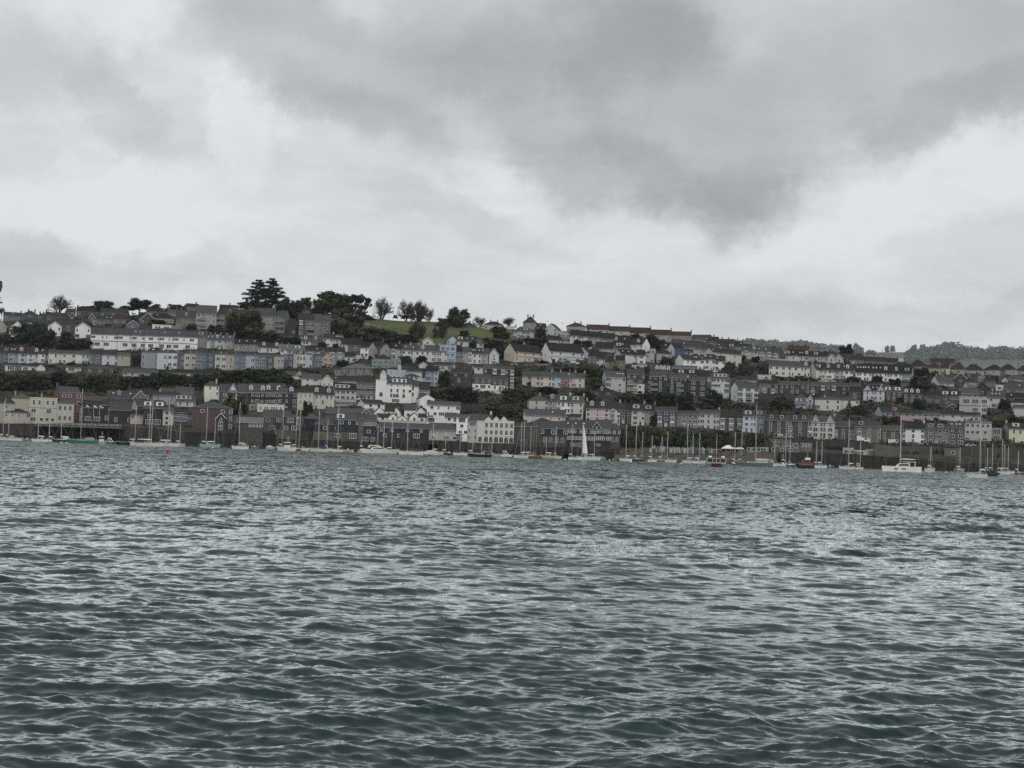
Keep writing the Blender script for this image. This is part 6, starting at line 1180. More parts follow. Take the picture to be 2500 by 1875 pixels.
def tree(T, x, yt, yb, w_, kind, label, cat='tree', group=None, name='tree', Y=None, base=None):
 ox, oy, s = T; px = ox + x / s; pb = oy + yb / s
 if Y: d = ray(px, pb); P = Vector((d.x * Y, Y, CAM_H + d.z * Y))
 else: P = at(px, pb)
 k = P.y / F; h = (yb - yt) / s * k; wm = w_ / s * k
 r = thing(name, label, cat, P, TR.uniform(0, 6.28) if kind not in 'pub' else 0, group)
 me = TR.choice(PROTO[kind])
 k_ = 1.04 if kind in 'rdsf' else 1.0
 put(me, 'crown', r, (0, 0, h * .5), sc=(wm / 2 * k_, wm / 2 * k_, h * .5 * k_))
 if kind in 'rd' and h > 5: put(TRUNK, 'trunk', r, (0, 0, h * .5), sc=(wm / 2, wm / 2, h * .5))
 return r
t = tree
t(tA, 900, 15, 245, 330, 'b', 'large twisted bare tree on the western skyline', name='bare_tree'); t(tA, 1550, 92, 240, 300, 'd', 'dark round wind-shaped tree on the western skyline'); t(tA, 2090, 58, 225, 330, 'd', 'dark tree with see-through crown on the skyline west of the flats')
t(tA, 1330, 165, 230, 260, 's', 'low hedge trees on the skyline left of the round dark tree'); t(tA, 20, 190, 290, 90, 'b', 'small bare tree on the skyline at the west edge', name='bare_tree'); t(tA, 1880, 165, 230, 220, 's', 'low bushes on the skyline between two dark trees', 'bush', name='bush')
t(tA, 430, 435, 730, 390, 'd', 'broad blue-black evergreen between the white gabled villas'); t(tA, 690, 535, 800, 320, 'd', 'second blue-black evergreen, lower and beside the narrow white villa')
t(tA, 560, 500, 790, 260, 'd', 'blue-black evergreen filling the gap between two others by the villas'); t(tA, 1010, 720, 830, 320, 's', 'grey-green rounded shrub above the middle pastel terrace', 'bush', name='bush')
t(tA, 1250, 670, 800, 260, 'r', 'leafy shrub in the garden below the third gabled villa', 'bush', name='bush'); t(tA, 60, 600, 740, 300, 'r', 'green shrubs in the garden at the west edge', 'bush', name='bush'); t(tA, 1010, 560, 720, 200, 'r', 'garden tree between the second and third gabled villas')
t(tA, 2040, 880, 1060, 190, 'b', 'bare shrub in front of the gap in the pastel terrace', 'bush', name='bush'); t(tA, 1195, 945, 1040, 120, 'r', 'climbing shrub on the off-white pastel terrace house', 'bush', name='bush'); t(tA, 1080, 1015, 1060, 120, 'd', 'clipped dark shrub above the cream garage', 'bush', name='bush')
t(tC, 260, 448, 530, 150, 's', 'small pointed bush on the skyline west of the flats', 'bush', name='bush'); t(tC, 540, 452, 540, 300, 's', 'long low bush on the skyline west of the flats', 'bush', name='bush'); t(tC, 700, 455, 500, 70, 's', 'tiny round bush on the skyline beside the flats', 'bush', name='bush')
t(tC, 1815, 88, 470, 480, 'p', 'tall dark pine, western one of the skyline pair', name='pine_tree'); t(tC, 2010, 66, 470, 430, 'p', 'tall dark pine, eastern one of the skyline pair, trunk showing', name='pine_tree')
t(tC, 1620, 400, 520, 260, 'd', 'low dark evergreen at the foot of the tall pines'); t(tC, 2190, 370, 520, 200, 's', 'dark shrubby tree right of the tall pines'); t(tC, 1800, 430, 520, 500, 's', 'band of dark bushes beneath the tall pines', 'bush', name='bush')
t(tC, 1480, 585, 920, 370, 'r', 'big green tree between the two tall blocks of flats'); t(tC, 1700, 575, 930, 320, 'r', 'dark green tree right of the big green tree by the flats'); t(tC, 1730, 800, 980, 300, 's', 'brownish tree below the eastern flats'); t(tC, 1150, 765, 900, 230, 'r', 'green tree below the narrow balconied flats')
t(tC, 1960, 840, 1020, 260, 's', 'scrubby tree in front of the stepped flats'); t(tC, 1560, 870, 960, 420, 'd', 'dark hedge above the black-roofed cottages', 'hedge', name='hedge'); t(tC, 780, 740, 820, 150, 'r', 'small tree in front of the low brown flats'); t(tC, 240, 680, 760, 260, 's', 'shrubs in front of the hipped cottage', 'bush', name='bush')
t(tE, 60, 205, 480, 260, 'd', 'dark tree behind the stepped flats'); t(tE, 220, 230, 480, 260, 'd', 'dark tree between the flats, left of the brown chimney'); t(tE, 400, 168, 330, 180, 'r', 'green treetop above the dark hipped house'); t(tE, 300, 215, 380, 200, 's', 'brownish treetop left of the green one by the chimney')
t(tE, 830, 102, 440, 520, 'r', 'large spreading green tree on the hilltop'); t(tE, 600, 200, 420, 260, 's', 'lower brownish tree on the left flank of the large green hilltop tree'); t(tE, 960, 200, 460, 260, 'r', 'green tree on the right flank of the large hilltop tree')
t(tE, 1195, 128, 450, 340, 'u', 'tall umbrella-crowned pine with bare leaning trunks', name='pine_tree'); t(tE, 1060, 130, 440, 170, 'u', 'slimmer umbrella pine left of the tall one', name='pine_tree')
t(tE, 1565, 172, 460, 290, 'b', 'evenly rounded bare tree, first of three on the meadow crest', name='bare_tree'); t(tE, 1890, 212, 478, 230, 'b', 'bare tree, middle one on the meadow crest', name='bare_tree'); t(tE, 2110, 222, 500, 200, 'b', 'bare tree, third one on the meadow crest', name='bare_tree')
t(tE, 1980, 240, 478, 130, 'b', 'slim bare tree right behind the middle crest tree', name='bare_tree'); t(tE, 1900, 425, 480, 130, 'd', 'dark bush at the foot of the middle crest tree', 'bush', name='bush'); t(tE, 2010, 410, 490, 80, 'd', 'small dark bush between the two eastern crest trees', 'bush', name='bush')
t(tE, 1300, 420, 490, 240, 's', 'scrub at the west end of the meadow crest', 'bush', name='bush'); t(tE, 1750, 425, 475, 70, 's', 'tiny shrub on the meadow crest', 'bush', name='bush')
t(tE, 1050, 415, 740, 420, 's', 'large brown leafless thicket left of the meadow'); t(tE, 860, 520, 700, 240, 'r', 'green tree beside the easternmost flats'); t(tE, 1380, 630, 830, 420, 's', 'dark scrub below the meadow, western part', 'bush', name='scrub'); t(tE, 1640, 660, 830, 350, 's', 'dark scrub below the meadow, middle part', 'bush', name='scrub')
t(tE, 1900, 720, 830, 350, 's', 'dark scrub below the meadow, eastern part', 'bush', name='scrub'); t(tE, 2080, 520, 760, 170, 'b', 'leafless tree standing low on the meadow', name='bare_tree'); t(tE, 2010, 570, 760, 140, 'b', 'thin leafless tree low on the meadow', name='bare_tree')
t(tE, 100, 760, 880, 260, 's', 'overgrown garden below the stepped flats', 'bush', name='bush'); t(tE, 240, 760, 890, 180, 'd', 'dark shrub left of the dormered cottage', 'bush', name='bush'); t(tE, 650, 830, 910, 130, 'r', 'round shrub between cottages below the flats', 'bush', name='bush'); t(tE, 850, 855, 920, 90, 'd', 'dark shrub before the cream skylit house', 'bush', name='bush')
t(tE, 1380, 1040, 1125, 80, 'd', 'dark rounded tree beside the broad tan end wall'); t(tE, 1910, 1040, 1150, 150, 'r', 'garden trees before the white terrace'); t(tE, 2140, 1040, 1140, 130, 'd', 'round dark tree before the white terrace'); t(tE, 960, 1100, 1200, 160, 'd', 'dark bush beside the blue bay house', 'bush', name='bush')
t(tG, 25, 38, 325, 210, 'b', 'tall bare tree on the crest at the centre of the meadow', name='bare_tree'); t(tG, 148, 128, 325, 170, 'b', 'smaller bare tree leaning right on the meadow crest', name='bare_tree'); t(tG, 370, 290, 400, 200, 's', 'rounded brown bush on the meadow crest', 'bush', name='bush')
t(tG, 600, 150, 420, 300, 'r', 'dark broadleaf tree at the east end of the meadow'); t(tG, 590, 370, 420, 120, 'd', 'black bush at the foot of the meadow-end tree', 'bush', name='bush'); t(tG, 910, 268, 400, 200, 'b', 'bare spreading bush between two ridge houses', 'bush', name='bush'); t(tG, 1360, 278, 400, 180, 'b', 'twiggy tree beside the cream ridge house', name='bare_tree')
t(tG, 1210, 415, 520, 220, 'r', 'green bush at the east end of the meadow', 'bush', name='bush'); t(tG, 1190, 520, 590, 120, 'd', 'small dark bush on the lower meadow edge', 'bush', name='bush'); t(tG, 1300, 500, 600, 160, 'r', 'green bush left of the slate-blue outbuildings', 'bush', name='bush')
t(tG, 60, 400, 590, 130, 'b', 'bare tree on the meadow slope above the small white gable', name='bare_tree'); t(tG, 370, 370, 590, 170, 'b', 'dense bare tree on the meadow slope', name='bare_tree'); t(tG, 260, 420, 590, 110, 'b', 'thin bare tree on the meadow slope', name='bare_tree'); t(tG, 700, 475, 570, 140, 'r', 'low shrub above the rooflit white house', 'bush', name='bush')
t(tG, 820, 635, 730, 110, 'd', 'black rounded shrub beside the white house below the meadow', 'bush', name='bush'); t(tG, 1080, 590, 720, 360, 's', 'brown scrub right of the houses below the meadow', 'bush', name='scrub'); t(tG, 1235, 690, 920, 150, 'd', 'tall dark hedge tree left of the peach pair'); t(tG, 55, 860, 960, 120, 'd', 'round dark tree in front of the white terrace end')
t(tG, 370, 845, 910, 70, 'd', 'little tree before the bright blue house'); t(tG, 390, 1080, 1330, 180, 'd', 'dark trees between the vivid blue house and the olive stone house'); t(tG, 1700, 600, 700, 480, 's', 'scrub bank above the peach pair', 'bush', name='scrub'); t(tG, 1850, 440, 580, 130, 'd', 'dark tree left of the white skyline gable')
t(tG, 1500, 1030, 1150, 160, 'r', 'shrub between the black Victorian row and the pink cottage', 'bush', name='bush'); t(tG, 1900, 930, 985, 160, 'd', 'clipped hedge before the peach pair', 'hedge', name='hedge'); t(tG, 2030, 900, 960, 60, 'd', 'small dark tree before the grey-white pair')
t(tI, 1430, 355, 590, 240, 'd', 'dark tree standing in the stepped skyline row'); t(tI, 1560, 430, 560, 150, 's', 'brown shrubs right of the dark skyline-row tree', 'bush', name='bush'); t(tI, 305, 425, 500, 90, 'd', 'dark round bush before the off-white second-row house', 'bush', name='bush'); t(tI, 450, 445, 560, 180, 'r', 'green bush above the lilac gable', 'bush', name='bush')
t(tI, 300, 480, 600, 160, 'd', 'dark tree between black roof and lilac gable'); t(tI, 1640, 690, 820, 170, 'r', 'clipped green tree left of the ultramarine wall'); t(tI, 1180, 340, 400, 160, 's', 'bush above the white house with round dormer', 'bush', name='bush'); t(tI, 600, 850, 990, 220, 'r', 'bushy slope beside the modern pale house', 'bush', name='bush')
t(tI, 160, 840, 920, 250, 'd', 'dark bush below the roadside wall', 'bush', name='bush'); t(tI, 350, 850, 930, 150, 'd', 'second dark bush below the roadside wall', 'bush', name='bush'); t(tI, 520, 830, 930, 160, 's', 'scrub right of the dark roadside bushes', 'bush', name='bush'); t(tI, 560, 1000, 1180, 240, 'r', 'bushes right of the cream candy-coloured cottage', 'bush', name='bush')
t(tH, 610, 215, 440, 380, 'd', 'dark tree mass on the slope below the olive stone house'); t(tH, 790, 270, 470, 230, 'd', 'second dark tree on the slope, right of the bigger mass'); t(tH, 1440, 240, 440, 330, 'r', 'green trees right of the slate-hung villa'); t(tH, 1640, 250, 420, 290, 'r', 'round green trees below the pink cottage')
t(tH, 1960, 215, 330, 330, 'r', 'bushes below the candy-coloured cottages', 'bush', name='bush'); t(tH, 280, 280, 400, 220, 'r', 'shrub right of the stepped white houses', 'bush', name='bush'); t(tH, 1140, 500, 620, 260, 's', 'shrubs above the arcaded building', 'bush', name='bush'); t(tH, 1360, 520, 640, 260, 'r', 'green scrub above the arcaded gables', 'bush', name='bush')
t(tJ, 1620, 125, 345, 360, 'd', 'large blue-black evergreen behind the royal blue house'); t(tJ, 1900, 145, 390, 260, 'd', 'dark evergreen right of the blue-black one'); t(tJ, 1340, 115, 260, 230, 'r', 'green bushes below the navy flats', 'bush', name='bush'); t(tJ, 1240, 90, 190, 70, 'u', 'small palm-like tree in front of the white-based tall house')
t(tJ, 1080, 160, 260, 300, 'r', 'shrubs above the painted waterfront terrace', 'bush', name='bush'); t(tJ, 430, 90, 240, 330, 'r', 'shrubs above the pink waterfront house', 'bush', name='bush'); t(tJ, 1050, 100, 190, 120, 's', 'shrub below the modern pale house', 'bush', name='bush'); t(tJ, 1450, 440, 640, 90, 'd', 'dark shrub between sage and royal blue houses', 'bush', name='bush')
t(tK, 240, 850, 1080, 210, 'd', 'dark tree below the bluish-white modern house'); t(tK, 130, 960, 1110, 220, 's', 'scrub below the eastern navy flats', 'bush', name='bush'); t(tK, 1160, 940, 1100, 270, 'r', 'green tree left of the periwinkle house'); t(tK, 2062, 985, 1110, 95, 'c', 'dark conical conifer before the white villa', name='conifer')
t(tK, 1520, 670, 770, 120, 'd', 'dark shrub below the cream gable end', 'bush', name='bush'); t(tK, 1390, 655, 760, 140, 'r', 'green shrub before the long cream terrace', 'bush', name='bush'); t(tK, 1250, 665, 750, 120, 'r', 'second green shrub before the long cream terrace', 'bush', name='bush'); t(tK, 1130, 660, 740, 120, 'd', 'dark shrub before the long cream terrace', 'bush', name='bush')
t(tK, 2110, 665, 810, 230, 's', 'round brownish trees right of the beige garage'); t(tK, 2030, 238, 400, 190, 'd', 'dark round tree on the eastern skyline roofs'); t(tK, 795, 390, 470, 110, 'd', 'dark tree before the row under the far hill'); t(tK, 450, 470, 600, 140, 'r', 'green bush right of the white terrace end', 'bush', name='bush')
t(tK, 730, 535, 610, 100, 'r', 'round green shrub left of the long cream terrace', 'bush', name='bush'); t(tK, 640, 490, 620, 200, 's', 'scrubby gardens right of the big cream house', 'bush', name='bush'); t(tK, 900, 530, 640, 120, 's', 'scrub against the dark end of the cream terrace', 'bush', name='bush'); t(tK, 620, 370, 470, 70, 'd', 'narrow dark shrub right of the big cream house', 'bush', name='bush')
t(tM, 890, 468, 600, 180, 'd', 'dark green tree in the eastern gardens'); t(tM, 1070, 508, 590, 100, 's', 'small brownish tree right of the dark eastern garden tree'); t(tM, 880, 580, 740, 300, 's', 'brown scrubby garden slope in the east', 'bush', name='scrub'); t(tM, 320, 565, 660, 120, 'd', 'dark shrub before the skylit white terrace', 'bush', name='bush')
t(tM, 560, 605, 690, 160, 'd', 'dark hedge below the skylit white terrace', 'hedge', name='hedge'); t(tM, 50, 590, 700, 180, 's', 'shrubs at the west end of the lilac twin-gabled house', 'bush', name='bush'); t(tM, 870, 870, 1010, 170, 'd', 'dark tree before the conservatory house'); t(tM, 1960, 870, 1010, 150, 'd', 'dark tree right of the white cottage near the east edge')
t(tM, 1800, 560, 650, 160, 's', 'shrubs left of the small white cube', 'bush', name='bush'); t(tN, 2120, 250, 330, 260, 'r', 'bushes below the blank white wall at the east edge', 'bush', name='bush'); t(tN, 1880, 290, 400, 200, 'r', 'bushy tree above the low modern glazed house'); t(tN, 480, 250, 350, 280, 'r', 'green hedge above the plain brown stone house', 'hedge', name='hedge')
t(tN, 90, 90, 230, 200, 's', 'scrub right of the conical conifer', 'bush', name='bush'); t(tM, 1440, 920, 1010, 160, 'd', 'dark shrub beside the little garden house', 'bush', name='bush'); t(tN, 1080, 260, 320, 60, 'r', 'small shrub before the grey-blue cottage', 'bush', name='bush'); t(tM, 620, 840, 905, 90, 'd', 'dark shrub between two dark stone houses', 'bush', name='bush')
t(tF, 400, 620, 830, 90, 'd', 'tall ivy column between the cream pair and the quay'); t(tF, 470, 640, 800, 80, 'd', 'second dark ivy column below the cream pair'); t(tD, 1440, 700, 1010, 330, 'r', 'big green tree in front of the navy slate-hung row'); t(tD, 1340, 780, 900, 150, 'r', 'smaller green tree left of the big waterfront tree')
# the wood across the slope below the pastel terrace, its trees all alike
WR = random.Random(21); WG = 'dark trees of the wood below the pastel terrace'
def wood(T, poly, n, w0, w1, kinds, lab, grp, marks):
 ox, oy, s = T; k = 0
 xs = [p[0] for p in poly]; tops = [p[1] for p in poly]; bots = [p[2] for p in poly]
 for i in range(n):
  x = min(xs) + (max(xs) - min(xs)) * (i + WR.uniform(-.3, 1.3)) / n; a = np.interp(x, xs, tops); b = np.interp(x, xs, bots); w_ = WR.uniform(w0, w1); h = w_ * WR.uniform(.6, .85)
  y = WR.uniform(a + h, b) if b > a + h else b; h = min(h, y - a + 12); kd = WR.choice(kinds); mk = next(m_[1] for m_ in marks if x <= m_[0] or m_ is marks[-1])
  ht = 'high in' if y - h / 2 < (a + b) / 2 else 'low in'
  tree(T, x, y - h, y, w_, kd, f"{'blackish' if kd == 'd' else 'green'} {lab[0]} {ht} {lab[1]} {mk}", group=grp, cat=lab[0], name=lab[0])
wood(tB, [(-40, 60, 330), (600, 60, 360), (850, 40, 250), (1000, 110, 250), (1150, 100, 390), (1500, 90, 390), (1900, 130, 320), (2250, 140, 330)], 40, 150, 290, 'rrd', ('tree', 'the wood'), WG,
 [(300, 'behind the western cream hotel'), (600, 'behind the mossy-roofed cream building'), (850, 'left of the tall red building'), (1180, 'behind the tall red building'), (1500, 'just right of the tall red building'), (1800, 'above the pointed white dormer'), (9999, 'above the brown tiled roof')])
wood(tD, [(250, 330, 600), (500, 420, 560), (900, 430, 600), (1150, 380, 540), (1300, 380, 520), (1700, 320, 520), (2212, 310, 560)], 36, 150, 290, 'rrd', ('tree', 'the wood'), WG,
 [(500, 'behind the lilac building'), (820, 'above the mauve house'), (1000, 'left of the tall white gable'), (1250, 'behind the tall white gable'), (1480, 'right of the tall white gable'), (1850, 'behind the western navy house'), (9999, 'behind the eastern navy house')])
wood(tF, [(-20, 120, 400), (120, 100, 260), (140, 330, 400)], 8, 110, 190, 'rrd', ('tree', 'the wood'), WG, [(9999, 'at its east tip above the cream pair')])
wood(tJ, [(960, 600, 950), (1400, 660, 960), (1800, 690, 980), (2212, 680, 980)], 44, 130, 230, 'rrr', ('bush', 'the bank'), 'bushes of the bank above the beach',
 [(1120, 'below the navy and white pair'), (1310, 'below the cream painted house'), (1465, 'below the sage house'), (1630, 'below the royal blue house, west half'), (1795, 'below the royal blue house, east half'), (2090, 'below the olive grey house'), (9999, 'below the pale grey house')])
wood(tL, [(0, 500, 800), (500, 520, 800), (900, 560, 700)], 26, 110, 190, 'rrd', ('bush', 'the bank'), 'bushes of the bank behind the tent',
 [(300, 'behind the passenger ferry'), (620, 'below the brown brick house'), (800, 'below the pale sky blue house'), (9999, 'left of the old quay office')])
# scrub over all the hillside
HOUSES = [(o.location.x, o.location.y) for o in COL.objects if o.parent is None and o.get('category') in ('house', 'flats', 'building')]
def undergrowth():
 mb = MB(); HX = np.array(HOUSES); r_ = random.Random(9); cnt = 0
 while cnt < 5200:
  px = r_.uniform(-60, 2560); v = r_.uniform(0.02, 1.0) ** .9; Yv = Y0 + (Y1 + 15 - Y0) * v
  a = (px - CX) / F; X = a * Yv; e = e_of(a, min(Yv, Y1)) * F; py = 1092 + (px - CX) * .0328 - e
  if in_meadow(px, py) and not (r_.random() < .03): continue
  if px < 1500 and v < .16: continue
  if len(HX):
   dx = HX[:, 0] - X; dy = HX[:, 1] - Yv
   if ((abs(dx) < 7) & (dy > -1) & (dy < 7)).any() and r_.random() < .8: continue
  z = ground_z(X, Yv); s_ = r_.uniform(.9, 2.2) * (1.35 if r_.random() < .3 else 1); cnt += 1
  leaves(mb, [(X, Yv, z + s_ * .35, s_ * 1.15, s_ * .7), (X + r_.uniform(-1, 1) * s_, Yv, z + s_ * .3, s_ * .7, s_ * .5)], 40, .62, SCRUB, r_)
 o = mb.obj('undergrowth'); o['kind'] = 'stuff'; o['label'] = 'scrub, hedges and garden shrubs covering the hillside between the houses'
undergrowth()
# ------------------------------------------------------------------ far hills
YF = 5200.0
FS = [(1500, 862), (1740, 842), (1823, 832), (1892, 834), (1917, 841), (1958, 834), (1976, 839), (2018, 841), (2054, 849), (2080, 857), (2146, 857), (2220, 857), (2262, 853), (2298, 845), (2319, 843), (2361, 851), (2393, 855), (2421, 852), (2450, 851), (2480, 855), (2520, 850), (2800, 870)]
def far_hills():
 V = []; xs = np.linspace(1480, 2800, 200); nn = 14
 for j in range(nn):
  f = j / (nn - 1)
  for x in xs:
   top = lerp(FS, x) + 3; py = top + (1 - f) * 90; Y = YF - 2000 * (1 - f); d = ray(x, py)
   V.append((d.x * Y, Y, CAM_H + d.z * Y))
 for x in xs: d = ray(x, lerp(FS, x) + 3); Y = YF + 500; V.append((d.x * Y, Y, CAM_H + d.z * YF - 60))
 n = len(xs); fs = [(i * n + j, i * n + j + 1, (i + 1) * n + j + 1, (i + 1) * n + j) for i in range(nn) for j in range(n - 1)]
 me = bpy.data.meshes.new('far_hills'); me.from_pydata(V, [], fs); me.polygons.foreach_set('use_smooth', [True] * len(fs))
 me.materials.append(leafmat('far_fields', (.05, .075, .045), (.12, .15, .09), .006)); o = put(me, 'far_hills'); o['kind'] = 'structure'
 r_ = random.Random(4); mb = MB()
 for i in range(1700):
  x = r_.uniform(1790, 2560); t_ = r_.random(); top = lerp(FS, x)
  py = top + 4 + t_ * 42
  if 2090 < x < 2215 and (py < top + 26 or r_.random() < .6): continue
  if x < 2060 and t_ > .55 and r_.random() < .4: continue
  if 2340 < x and py > 878: continue
  f = 1 - (py - top - 3) / 90; Y = YF - 2000 * (1 - f) - 5; d = ray(x, py); s_ = r_.uniform(8, 15)
  if 2560 > x > 2240: s_ *= 1.25
  leaves(mb, [(d.x * Y, Y, CAM_H + d.z * Y + s_ * .3, s_ * 1.3, s_ * .85)], 34, 6, FAR, r_)
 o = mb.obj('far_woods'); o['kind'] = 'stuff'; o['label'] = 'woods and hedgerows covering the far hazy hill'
far_hills()
FT = [(2166, 846, 12, 11), (2179, 846, 11, 10), (2230, 844, 16, 14), (2252, 843, 13, 14), (2095, 842, 26, 24), (1935, 834, 12, 13), (1956, 832, 14, 14), (1968, 834, 10, 11), (2303, 839, 24, 18), (2318, 838, 26, 12), (2126, 858, 26, 14), (1895, 834, 30, 14)]
FL = ['small round tree west of the power poles on the far hill crest', 'second small round tree west of the power poles', 'tree east of the power poles on the far hill crest', 'slim tree right beside the crest tree east of the power poles', 'large hazy tree where the far hill meets the town roofs',
      'isolated far tree left of the castle-like house', 'taller far tree left of the castle-like house', 'far tree touching the castle-like house', 'broad treetop under the highest point of the far wood', 'dark flat-topped tree at the highest point of the far wood', 'dark rounded tree below the far crest by the pale roofs', 'broad rounded far tree behind the dark hipped roof']
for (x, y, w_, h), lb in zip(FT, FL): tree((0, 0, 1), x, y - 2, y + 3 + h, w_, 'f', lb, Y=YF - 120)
for i, (x, y) in enumerate(((2184, 843), (2215, 841), (2154, 849))): pole((0, 0, 1), x, y, y + 14, 'power_pole', ('tall power pole standing between the small round far trees', 'tallest power pole near the tree pair on the far crest', 'short power pole left of the small round far trees')[i], 'power pole', col=(120, 126, 130), r=.75, Y=YF - 60, arms=0)
def castle():
 d = ray(2012, 850); Y = YF - 200; P = Vector((d.x * Y, Y, CAM_H + d.z * Y)); r = thing('castle_house', 'pale castle-like house with corner towers among far trees', 'house', P)
 m = wall((124, 130, 134)); mb = MB(); mb.box(-9, 9, 0, 10, -5, 8, m); mb.obj('wall', r)
 for x in (-9, 9): q = MB(); q.tube((0, 0, -5), (0, 0, 11), 3, 3, m, 10, True); q.obj('tower', r, (x, 2, 0))
 rb = MB(); rb.prism([(-1, 8.01), (11, 8.01), (5, 11)], 'x', -8, 8, roofm(R1)); rb.obj('roof', r)
 for x in (-5, 0, 5): q = MB(); q.box(-1, 1, -.1, .1, -1.5, 1.5, glassm()); q.obj('window', r, (x, 0, 4))
castle()
for i, (x0, x1, y, lb) in enumerate(((2140, 2162, 868, 'long pale barn roof in the far fields'), (2175, 2206, 870, 'second pale barn roof in the far fields'))):
 d = ray((x0 + x1) / 2, y + 6); Y = 2400; P = Vector((d.x * Y, Y, CAM_H + d.z * Y)); r = thing('barn', lb, 'barn', P); L = (x1 - x0) * Y / F / 2
 mb = MB(); mb.box(-L, L, 0, 9, -6, 2, wall(Gr)); mb.obj('wall', r); rb = MB(); rb.prism([(-.5, 2.01), (9.5, 2.01), (4.5, 4.6)], 'x', -L - .5, L + .5, roofm((128, 130, 128))); rb.obj('roof', r)
# ------------------------------------------------------------------ boats
def on_water(px, py, far=586.0):
 d = ray(px, py); Y = CAM_H / max(-d.z, 1e-6); Y = min(Y, far); return Vector((d.x * Y, Y, 0))
def hull_mesh(L, B, fb, col, boot=(52, 44, 48), deck=(176, 176, 168), rake=.12, sheer=.25, transom=.75, key=None, wide=False):
 mb = MB(); m = mat('hull_paint', col, rough=.4, var=.05); mbt = mat('boot_stripe', boot, rough=.5); md = mat('deck', deck, var=.06); n = 9; secs = []
 for i in range(n + 1):
  u = i / n; x = -L / 2 + L * u                     # stern -> bow
  hb = B / 2 * (transom + (1 - transom) * math.sin(min(u * 2.2, 1) * math.pi / 2)) * (1 - max(0, (u - .45) / .55) ** 2.1)
  hb = max(hb, .02); zt = fb * (1 + sheer * (2 * u - .9) ** 2); xo = x + (rake * L * .5 * (u ** 4))
  secs.append([(x * .96, 0, -.55), (x * .97, hb * .72, -.2), (x * .98, hb * .86, .12), (xo, hb, zt)])
 def strip(a, b, ma, flip):
  for k in range(3):
   q = [a[k], b[k], b[k + 1], a[k + 1]];
   if flip: q = [(p[0], -p[1], p[2]) for p in q][::-1]
   mb.face(q, mbt if k < 2 else ma)
 for a, b in zip(secs[:-1], secs[1:]): strip(a, b, m, True); strip(a, b, m, False)
 s0 = secs[0]; mb.face([s0[0], s0[1], s0[2], s0[3]] + [(p[0], -p[1], p[2]) for p in s0[:0:-1]], m)
 for a, b in zip(secs[:-1], secs[1:]): mb.face([(a[3][0], -a[3][1], a[3][2] - .02), (b[3][0], -b[3][1], b[3][2] - .02), (b[3][0], b[3][1], b[3][2] - .02), (a[3][0], a[3][1], a[3][2] - .02)], md)
 mr = mat('toe_rail', (150, 148, 142))
 for a, b in zip(secs[:-1], secs[1:]):
  for sg in (1, -1): mb.tube((a[3][0], sg * a[3][1], a[3][2] + .04), (b[3][0], sg * b[3][1], b[3][2] + .04), .045, .045, mr, 4)
 return mb.mesh('hull')
MW = (160, 161, 158)
def rig(r, L, x, h, z0, col=MW, boom=True, sail=(196, 194, 184), lean=0, spreaders=1, rad=.10, name='mast'):
 mm = mat('mast_paint', col, rough=.4); mb = MB(); mb.tube((0, 0, z0 - .3), (lean, 0, h), rad, rad * .62, mm, 6, True); mst = mb.obj(name, r, (x, 0, 0), True)
 for s_ in range(spreaders):
  z = z0 + (h - z0) * (.45 + .3 * s_); q = MB(); q.tube((0, -.75, 0), (0, .75, 0), .04, .04, mm, 4); q.tube((-.45, 0, .05), (.45, 0, .05), .03, .03, mm, 4); q.obj('spreader', mst, (lean * .5, 0, z))
 st = MB(); w_ = mat('rigging_wire', (120, 122, 122))
 for (a, b) in (((L * .5, 0), 1), ((-L * .47, 0), 1), ((-.3, L * .13), .93), ((-.3, -L * .13), .93)):
  st.tube((a[0] if abs(a[1]) < .01 else x + a[0], a[1], z0), (x + lean * b, 0, h * b), .026, .026, w_, 3)
 st.obj('rigging', r)
 if boom:
  bl = min(L * .40, x + L * .42) if x > -L * .2 else L * .2; q = MB(); q.tube((0, 0, 0), (-bl, 0, .08), .07, .07, mm, 6, True); bo = q.obj('boom', r, (x, 0, z0 + 1.15), True)
  if sail: q = MB(); q.tube((-.1, 0, .14), (-bl * .5, 0, .2), .2, .19, mat('sail_cover', sail), 7, True); q.tube((-bl * .5, 0, .2), (-bl * .97, 0, .16), .19, .1, mat('sail_cover', sail), 7, True); q.obj('furled_sail', bo, smooth=True)
 return mst
HM = {}
